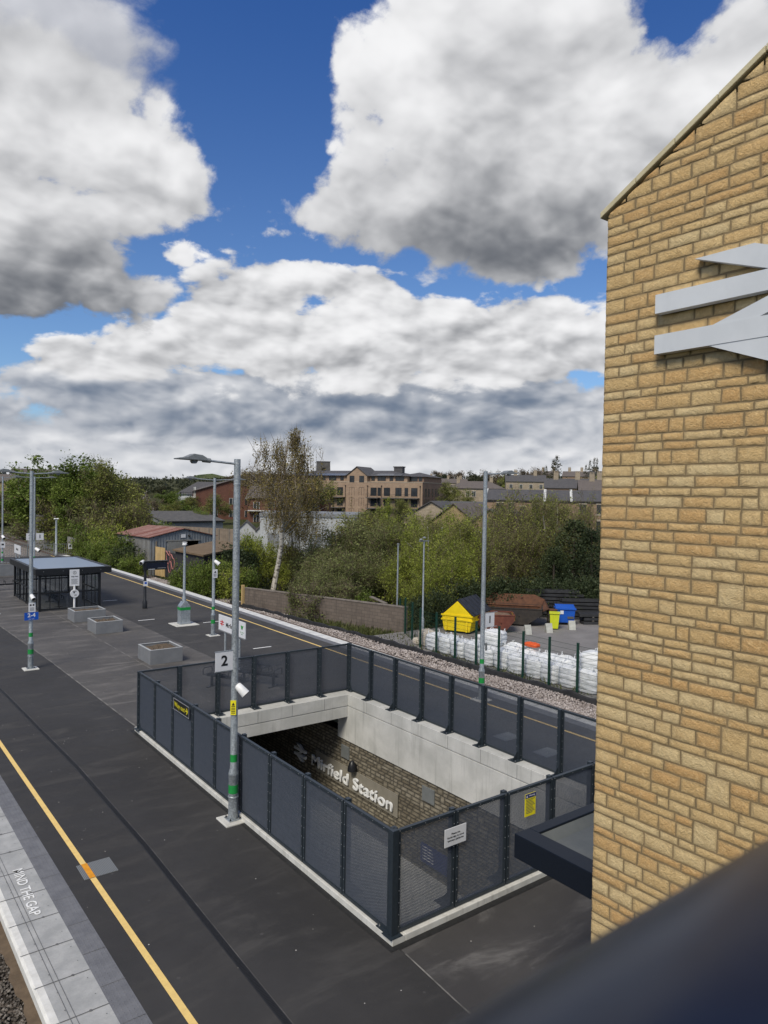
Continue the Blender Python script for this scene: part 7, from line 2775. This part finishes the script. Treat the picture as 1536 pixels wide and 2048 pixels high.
    for s in (1, 2):
        proto('evergreen', 'tree', 'bark', 'leaf_dark', 6.8, 4.6, cone(6.8, 4.6), leafy('leaf_dark', 10, .22, .17, 1.0, 0), 270 + s)

    def column(H, w):
        def f(rng, mb, tips):
            mb.tube([(0, 0, -.3), (0, 0, H)], [.3, .03], 5, False)
            for k in range(150):
                t = rng.uniform(.12, 1)
                a = rng.uniform(0, 2 * PI)
                rr = w * .5 * math.sin(min(1, (1 - t) * 2.4 + .12) * PI / 2) * rng.uniform(.3, 1.0)
                tips.append((np.array([rr * math.cos(a), rr * math.sin(a), t * H]), np.array([math.cos(a) * .3, math.sin(a) * .3, 1.0]), .2))
        return f
    proto('poplar', 'tree', 'bark', 'leaf_far', 20.0, 3.4, column(20, 3.4), leafy('leaf_far', 6, .30, .45, 1.0, 2, tl=1.4), 280)
    FP = dict(BROAD, kids=[7, 5, 3, 0])
    for nm, mat, sd in (('far_green', 'leaf_far', 1), ('far_green', 'leaf_olive', 2), ('far_brown', 'twig_brown', 3), ('far_brown', 'twig_brown', 4), ('far_dark', 'leaf_dark', 5), ('far_dark', 'leaf_far', 6)):
        proto(nm, 'tree', 'bark', mat, 11.0, 9.0, broad(11, .55, 1, 1.0, FP), leafy(mat, 7 if nm != 'far_brown' else 6, .55, .55 if nm != 'far_brown' else .40, .95, 2 if nm != 'far_brown' else 8, tl=1.2), 290 + sd)


build_protos()

# kind, bearing, distance, height of the top, crown width, place
PLANTS = [
    # left wood belt
    ('leafy',11.06,112.0,10.8,8.4,0), ('leafy',14.21,108.0,12.5,9.0,0), ('olive',12.63,118.0,10.7,6.0,0), ('olive',16.98,104.0,11.4,6.1,0), ('olive',15.58,112.0,12.6,6.5,0),
    ('twiggy',9.78,155.0,8.0,7.7,0), ('leafy',9.16,165.0,7.0,7.1,0), ('olive',17.93,108.0,8.6,2.8,0), ('leafy',13.36,104.0,9.7,4.6,0),
    # scrub between track and wood
    ('bush_olive',9.63,165.0,3.3,10.2,1), ('bush_grey',11.22,128.0,5.3,8.8,1), ('bush_olive',12.86,106.0,6.0,6.7,1), ('bush_grey',14.72,101.0,5.8,5.9,1), ('bush_olive',16.27,97.0,5.2,5.1,1),
    ('bush_green',13.7,98.0,3.3,4.4,1), ('bush_green',10.58,140.0,1.2,5.2,1), ('bush_grey',12.2,118.0,2.9,5.2,1), ('bush_olive',15.41,96.0,3.7,4.4,1), ('bush_olive',9.0,180.0,1.3,6.6,1),
    ('bush_olive',17.68,98.0,5.9,4.5,1),
    # hedge left of tin shed, by the ballast
    ('bush_green',14.65,84.0,3.2,3.2,2), ('bush_lime',15.82,80.0,3.7,3.6,2), ('bush_green',16.9,76.0,3.0,3.5,2), ('bush_dark',17.43,73.0,1.9,2.9,2), ('bush_green',15.41,78.0,2.0,3.0,2),
    ('bush_green',17.93,70.0,1.4,1.8,2), ('bush_olive',14.04,88.0,2.0,2.8,2), ('bush_green',16.52,73.0,1.4,2.9,2), ('bush_green',17.33,70.0,1.1,1.8,2),
    # in front of lean-to / right of it
    ('bush_green',21.87,57.0,1.9,2.3,3), ('bush_green',22.99,55.0,2.0,2.2,3), ('bush_dark',25.57,60.0,2.9,3.3,3), ('bush_green',24.12,56.0,2.1,2.3,3), ('bush_lime',26.23,62.0,3.8,2.5,3),
    ('bush_lime',25.27,55.0,1.6,2.6,3), ('bush_green',26.04,55.0,1.6,1.9,3), ('bush_lime',27.0,66.0,3.0,2.7,3), ('bush_lime',28.28,68.0,2.6,2.3,3), ('bush_olive',29.54,66.0,2.8,2.3,3),
    ('bush_green',26.42,70.0,3.1,2.4,3), ('bush_lime',28.95,62.0,1.3,1.7,3), ('bush_green',22.62,55.0,1.2,1.9,3), ('bush_green',20.83,57.0,1.0,1.1,3), ('bush_dark',24.7,60.0,2.0,2.5,3),
    # big birch
    ('birch',28.21,59.0,11.4,4.5,4), ('birchy',29.73,66.0,6.4,5.0,4),
    # big grey willow mass
    ('willow',32.7,62.0,5.2,4.7,5), ('willow',35.08,60.0,6.0,5.0,5), ('willow',37.48,58.0,5.8,4.4,5), ('willow',32.5,56.0,3.7,3.5,5), ('willow',33.89,53.0,3.3,4.4,5),
    ('willow',31.51,52.0,2.1,2.9,5), ('willow',36.68,54.0,3.6,3.4,5), ('olive',35.88,68.0,6.6,4.3,5), ('olive',38.28,66.0,5.6,3.7,5), ('willow',32.3,50.0,2.1,3.1,5),
    ('bush_grey',30.32,48.0,1.0,1.7,5), ('bush_grey',31.9,47.0,1.3,2.6,5), ('bush_grey',33.89,47.0,1.4,2.3,5), ('bush_green',35.08,47.0,1.0,2.0,5),
    # blossom far mid
    ('blossom',18.76,140.0,7.7,4.6,6), ('bush_green',18.94,112.0,3.1,5.2,6), ('bush_lime',18.4,110.0,2.7,2.9,6), ('bush_green',17.86,112.0,2.8,2.9,6),
    # round shrubs
    ('bush_green',22.17,140.0,4.6,2.5,7), ('bush_green',22.69,138.0,4.2,2.6,7), ('leafy',20.39,170.0,7.7,6.8,7), ('olive',21.87,165.0,6.9,6.7,7), ('twiggy',19.3,165.0,6.8,5.5,7),
    ('olive',20.21,150.0,5.4,6.0,7), ('leafy',21.2,160.0,5.8,5.4,7),
    # lime saplings right of mass
    ('sapling',39.08,58.0,5.1,2.4,8), ('sapling',40.27,55.0,5.6,2.3,8), ('sapling',41.46,52.0,4.9,2.2,8), ('sapling',42.45,56.0,5.4,2.3,8), ('sapling',43.64,58.0,5.5,2.8,8),
    ('sapling',39.67,50.0,3.8,2.1,8), ('sapling',41.07,48.0,3.8,2.0,8), ('sapling',42.85,50.0,4.0,2.1,8), ('sapling',38.28,50.0,2.9,1.7,8), ('sapling',41.86,46.0,2.9,1.6,8),
    ('sapling',40.27,46.0,2.6,1.6,8), ('sapling',39.27,54.0,4.4,2.3,8), ('sapling',44.03,52.0,4.6,2.2,8), ('sapling',42.26,54.0,3.9,2.6,8), ('sapling',43.44,49.0,3.4,1.7,8),
    ('sapling',40.67,60.0,4.2,2.9,8), ('sapling_b',46.18,57.0,5.2,2.7,8), ('sapling_b',47.73,58.0,5.2,2.8,8), ('sapling_b',49.08,59.0,5.2,2.8,8), ('sapling_b',45.01,52.0,3.7,2.2,8),
    ('sapling_b',45.6,60.0,6.0,2.9,8), ('sapling_b',46.96,62.0,6.4,3.0,8), ('sapling_b',48.31,60.0,6.2,2.9,8), ('sapling_b',49.65,62.0,6.4,3.0,8), ('sapling_b',44.62,54.0,4.5,2.2,8),
    ('sapling_b',46.57,54.0,4.2,2.2,8), ('sapling_b',48.12,56.0,4.3,2.3,8), ('sapling_b',51.16,64.0,6.2,2.6,8), ('sapling_b',52.65,66.0,6.2,2.7,8), ('sapling_b',49.46,56.0,4.0,1.9,8),
    ('sapling_b',45.6,51.0,2.9,1.8,8), ('thinbirch',49.46,57.0,6.9,1.9,8), ('thinbirch',50.78,60.0,6.5,2.0,8), ('thinbirch',40.75,50.0,5.4,1.4,8), ('thinbirch',43.24,52.0,5.0,1.4,8),
    # evergreens right
    ('evergreen',51.91,55.0,5.2,4.1,9), ('evergreen',53.2,54.0,4.6,3.3,9), ('evergreen',50.41,53.0,3.3,2.9,9),
    # dark hedge behind yard
    ('bush_dark',43.05,46.0,1.7,2.2,10), ('bush_dark',44.62,47.0,1.8,2.3,10), ('bush_dark',46.38,48.0,1.9,2.3,10), ('bush_dark',48.12,49.0,1.8,2.3,10), ('bush_dark',49.84,50.0,1.8,2.4,10),
    ('bush_dark',51.53,50.0,1.8,2.4,10), ('bush_dark',53.2,50.0,1.9,2.3,10), ('bush_dark',41.46,44.0,1.4,1.8,10), ('bush_dark',40.07,43.0,1.2,1.5,10),
    # trees in front of buildings
    ('olive',31.11,150.0,12.0,7.3,11), ('twiggy',27.19,185.0,14.9,10.2,11), ('twiggy',25.65,190.0,14.3,7.8,11), ('twiggy',28.56,180.0,13.5,7.4,11), ('olive',24.12,150.0,7.0,5.1,11),
    ('olive',38.28,130.0,7.6,2.7,11), ('lime',37.28,110.0,6.2,3.1,11), ('olive',43.05,190.0,11.2,6.6,11),
    # skyline right
    ('far_green',43.64,420.0,23.2,14.5,12), ('far_dark',44.23,400.0,22.5,6.1,12), ('far_dark',44.7,390.0,20.0,5.4,12), ('far_brown',45.6,380.0,22.6,13.1,12), ('far_green',46.57,300.0,16.3,10.3,12),
    ('far_brown',47.93,340.0,22.3,14.0,12), ('far_brown',48.88,350.0,23.3,11.9,12), ('far_green',46.18,280.0,14.1,7.7,12), ('far_green',47.35,270.0,13.6,11.1,12), ('far_green',49.84,300.0,18.1,8.2,12),
    ('far_green',51.16,260.0,14.4,7.0,12), ('far_green',52.28,240.0,14.7,9.7,12), ('far_green',53.39,230.0,15.2,9.2,12), ('far_brown',51.91,420.0,23.8,11.3,12), ('far_brown',42.45,430.0,23.8,17.9,12),
    ('far_brown',41.07,450.0,24.7,15.6,12), ('far_dark',41.98,420.0,23.1,5.2,12), ('far_green',50.41,250.0,13.2,6.8,12), ('poplar',50.48,300.0,24.2,3.7,12), ('poplar',50.22,305.0,22.9,2.9,12),
    ('poplar',52.95,240.0,19.4,1.6,12), ('poplar',53.24,242.0,20.1,1.9,12), ('poplar',53.46,238.0,19.8,1.6,12), ('poplar',52.65,245.0,18.1,1.6,12), ('poplar',49.65,320.0,21.0,2.2,12),
    ('poplar',49.49,322.0,20.4,1.8,12), ('far_green',52.83,200.0,12.1,8.0,12), ('far_green',53.75,190.0,11.2,6.3,12),
    # valley left of flats
    ('far_dark',26.04,330.0,17.9,13.5,13), ('far_brown',26.81,300.0,18.2,12.3,13), ('far_dark',24.12,420.0,17.1,20.0,13), ('far_dark',22.62,480.0,16.3,19.4,13), ('far_brown',25.08,380.0,17.6,13.0,13),
    ('far_green',23.37,260.0,9.3,8.8,13), ('far_dark',21.13,400.0,12.9,13.4,13), ('far_dark',19.66,330.0,10.8,11.0,13), ('far_green',22.24,220.0,7.4,7.4,13), ('far_green',24.7,330.0,13.2,9.0,13),
    ('far_brown',28.17,320.0,18.5,11.0,13), ('far_brown',30.32,320.0,18.8,11.1,13), ('far_dark',9.47,260.0,9.9,6.4,13), ('far_green',9.0,250.0,10.1,6.2,13), ('far_brown',32.7,300.0,17.7,6.3,13),
]
NAMES = {'leafy': 'broadleaf_tree', 'olive': 'broadleaf_tree', 'twiggy': 'bare_tree', 'willow': 'willow_tree', 'lime': 'broadleaf_tree', 'sapling': 'sapling', 'sapling_b': 'sapling', 'birch': 'birch_tree',
         'birchy': 'birch_tree', 'thinbirch': 'birch_tree', 'bush_green': 'shrub', 'bush_lime': 'shrub', 'bush_olive': 'shrub', 'bush_grey': 'shrub', 'bush_dark': 'shrub', 'blossom': 'blossom_tree',
         'evergreen': 'evergreen_tree', 'poplar': 'poplar_tree', 'far_green': 'broadleaf_tree', 'far_brown': 'bare_tree', 'far_dark': 'broadleaf_tree'}
LOOK = {'leafy': 'tall dense dark green tree', 'olive': 'tall olive tree with thin young leaves', 'twiggy': 'bare brown twiggy tree', 'willow': 'grey green willow with tangled branches', 'lime': 'lime green tree',
        'sapling': 'yellow green whippy sapling', 'sapling_b': 'brown olive whippy sapling', 'birch': 'tall weeping white stemmed birch with bronze leaves', 'birchy': 'smaller bronze birch behind the tall one',
        'thinbirch': 'thin white stemmed birch', 'bush_green': 'mid green leafy shrub', 'bush_lime': 'bright lime green shrub', 'bush_olive': 'olive scrubby shrub', 'bush_grey': 'grey green twiggy shrub',
        'bush_dark': 'dark glossy ivy covered shrub', 'blossom': 'pale blossoming tree', 'evergreen': 'dark evergreen tree', 'poplar': 'slender pale poplar', 'far_green': 'small far green tree', 'far_brown': 'small far bare brown tree',
        'far_dark': 'small far dark tree'}
PLACES = ['in the wood beside the far track', 'in the scrub between the track and the wood', 'in the hedge beside the tin shed', 'beside the lean-to by the ballast', 'above the left end of the block wall', 'in the thicket behind the block wall', 'far down the valley behind the tin shed', 'clipped round below the red brick flats', 'in the thicket behind the yellow skip', 'against the wall of the stone tower', 'in the hedge behind the yard', 'in front of the brick flats', 'on the hill behind the white verged terrace', 'on the valley side left of the flats']


def plant_all():
    rng = random.Random(31)
    used = {}
    for kind, az, d, zt, w, reg in PLANTS:
        x, y = pol(az, d)
        zb = -1.15 if d < 80 else ground_z(x, y) - .1
        lst = PROTO[kind]
        k = used.get(kind, 0)
        used[kind] = k + 1
        src, H, W = lst[k % len(lst)]
        o = src if k < len(lst) else dup(src)
        if kind.startswith('bush') or kind in ('willow', 'olive', 'leafy', 'twiggy'):
            zt = zb + (zt - zb) * .92
        sz = max(.2, (zt - zb) / (H * (.97 if kind != 'poplar' else 1)))
        over = 1.25 if kind.startswith('bush') else (1.35 if kind in ('leafy', 'olive', 'twiggy', 'willow') else 1.15)
        sx = max(.25, w * over / W)
        if kind in ('leafy', 'olive', 'twiggy', 'willow', 'lime') or kind.startswith('far'):
            sx = min(max(sx, sz * .75), sz * 1.35)
        if kind in ('birch', 'birchy', 'thinbirch'):
            sx = sz
        o.location = (x, y, zb)
        o.rotation_euler = (0, 0, -R(az) * 1.0 if kind == 'birch' else rng.uniform(0, 2 * PI))
        o.scale = (sx, sx, sz)
        o.name = NAMES[kind]
        place = PLACES[reg]
        o['label'] = ('%s %s' % (LOOK[kind], place)).strip()
        o['group'] = ('%s %s' % (NAMES[kind].replace('_', ' ') + 's', place)).strip()
        o['category'] = 'shrub' if kind.startswith('bush') else ('sapling' if kind.startswith('sapling') else 'tree')
    for lst in PROTO.values():                     # any pattern left unused is dropped
        for t, _, _ in lst:
            if t.location.z < -50:
                for c in list(t.children):
                    bpy.data.objects.remove(c)
                bpy.data.objects.remove(t)


plant_all()


# ------------------------------------------------------------------ rough grass and weeds at the foot of the walls
def build_grass():
    rng = np.random.default_rng(9)
    areas = [(23.6, 25.8, 30.0, 45.0, 1500, -1.05), (23.4, 24.4, 46.0, 66.0, 1600, -1.1), (23.6, 24.0, 10.0, 30.0, 260, -.95), (25.5, 33.0, 33.0, 48.0, 2500, -1.2), (23.2, 26.0, 66.0, 110.0, 1800, -1.1), (22.6, 24.2, 110, 180, 900, -1.0)]
    parts = []
    for xa, xb, ya, yb, n, z in areas:
        C = np.stack([rng.uniform(xa, xb, n), rng.uniform(ya, yb, n), np.full(n, z)], 1)
        dirs = np.tile(np.array([[0, 0, 1.0]]), (n, 1))
        parts.append(leaf_quads(rng, C, 3, (.12, .12, .09), .30, .16, rng.uniform(0, 1, n), dirs=dirs))
    V, F, T = join(parts)
    tag(np_mesh('rough_grass', V, F, 'grass_blade', None, T), None, None, None, 'stuff')
    # far woods that read as one mass along the valley sides
    parts = []
    for (a0, a1, d0, d1, n, h) in ((17, 24, 330, 620, 420, 6), (24, 31, 360, 640, 420, 7), (37, 54, 300, 640, 900, 6.5), (8, 17, 260, 520, 300, 7)):
        a = rng.uniform(a0, a1, n)
        d = rng.uniform(d0, d1, n)
        x, y = d * np.sin(np.radians(a)), d * np.cos(np.radians(a))
        z = np.array([ground_z(p, q) for p, q in zip(x, y)])
        C = np.stack([x, y, z + h * .45], 1)
        parts.append(leaf_quads(rng, C, 26, (2.4, 2.4, h * .26), 1.5, .7, rng.uniform(0, 1, n)))
    V, F, T = join(parts)
    tag(np_mesh('far_wood', V, F, 'leaf_far', None, T), None, None, None, 'stuff')


build_grass()
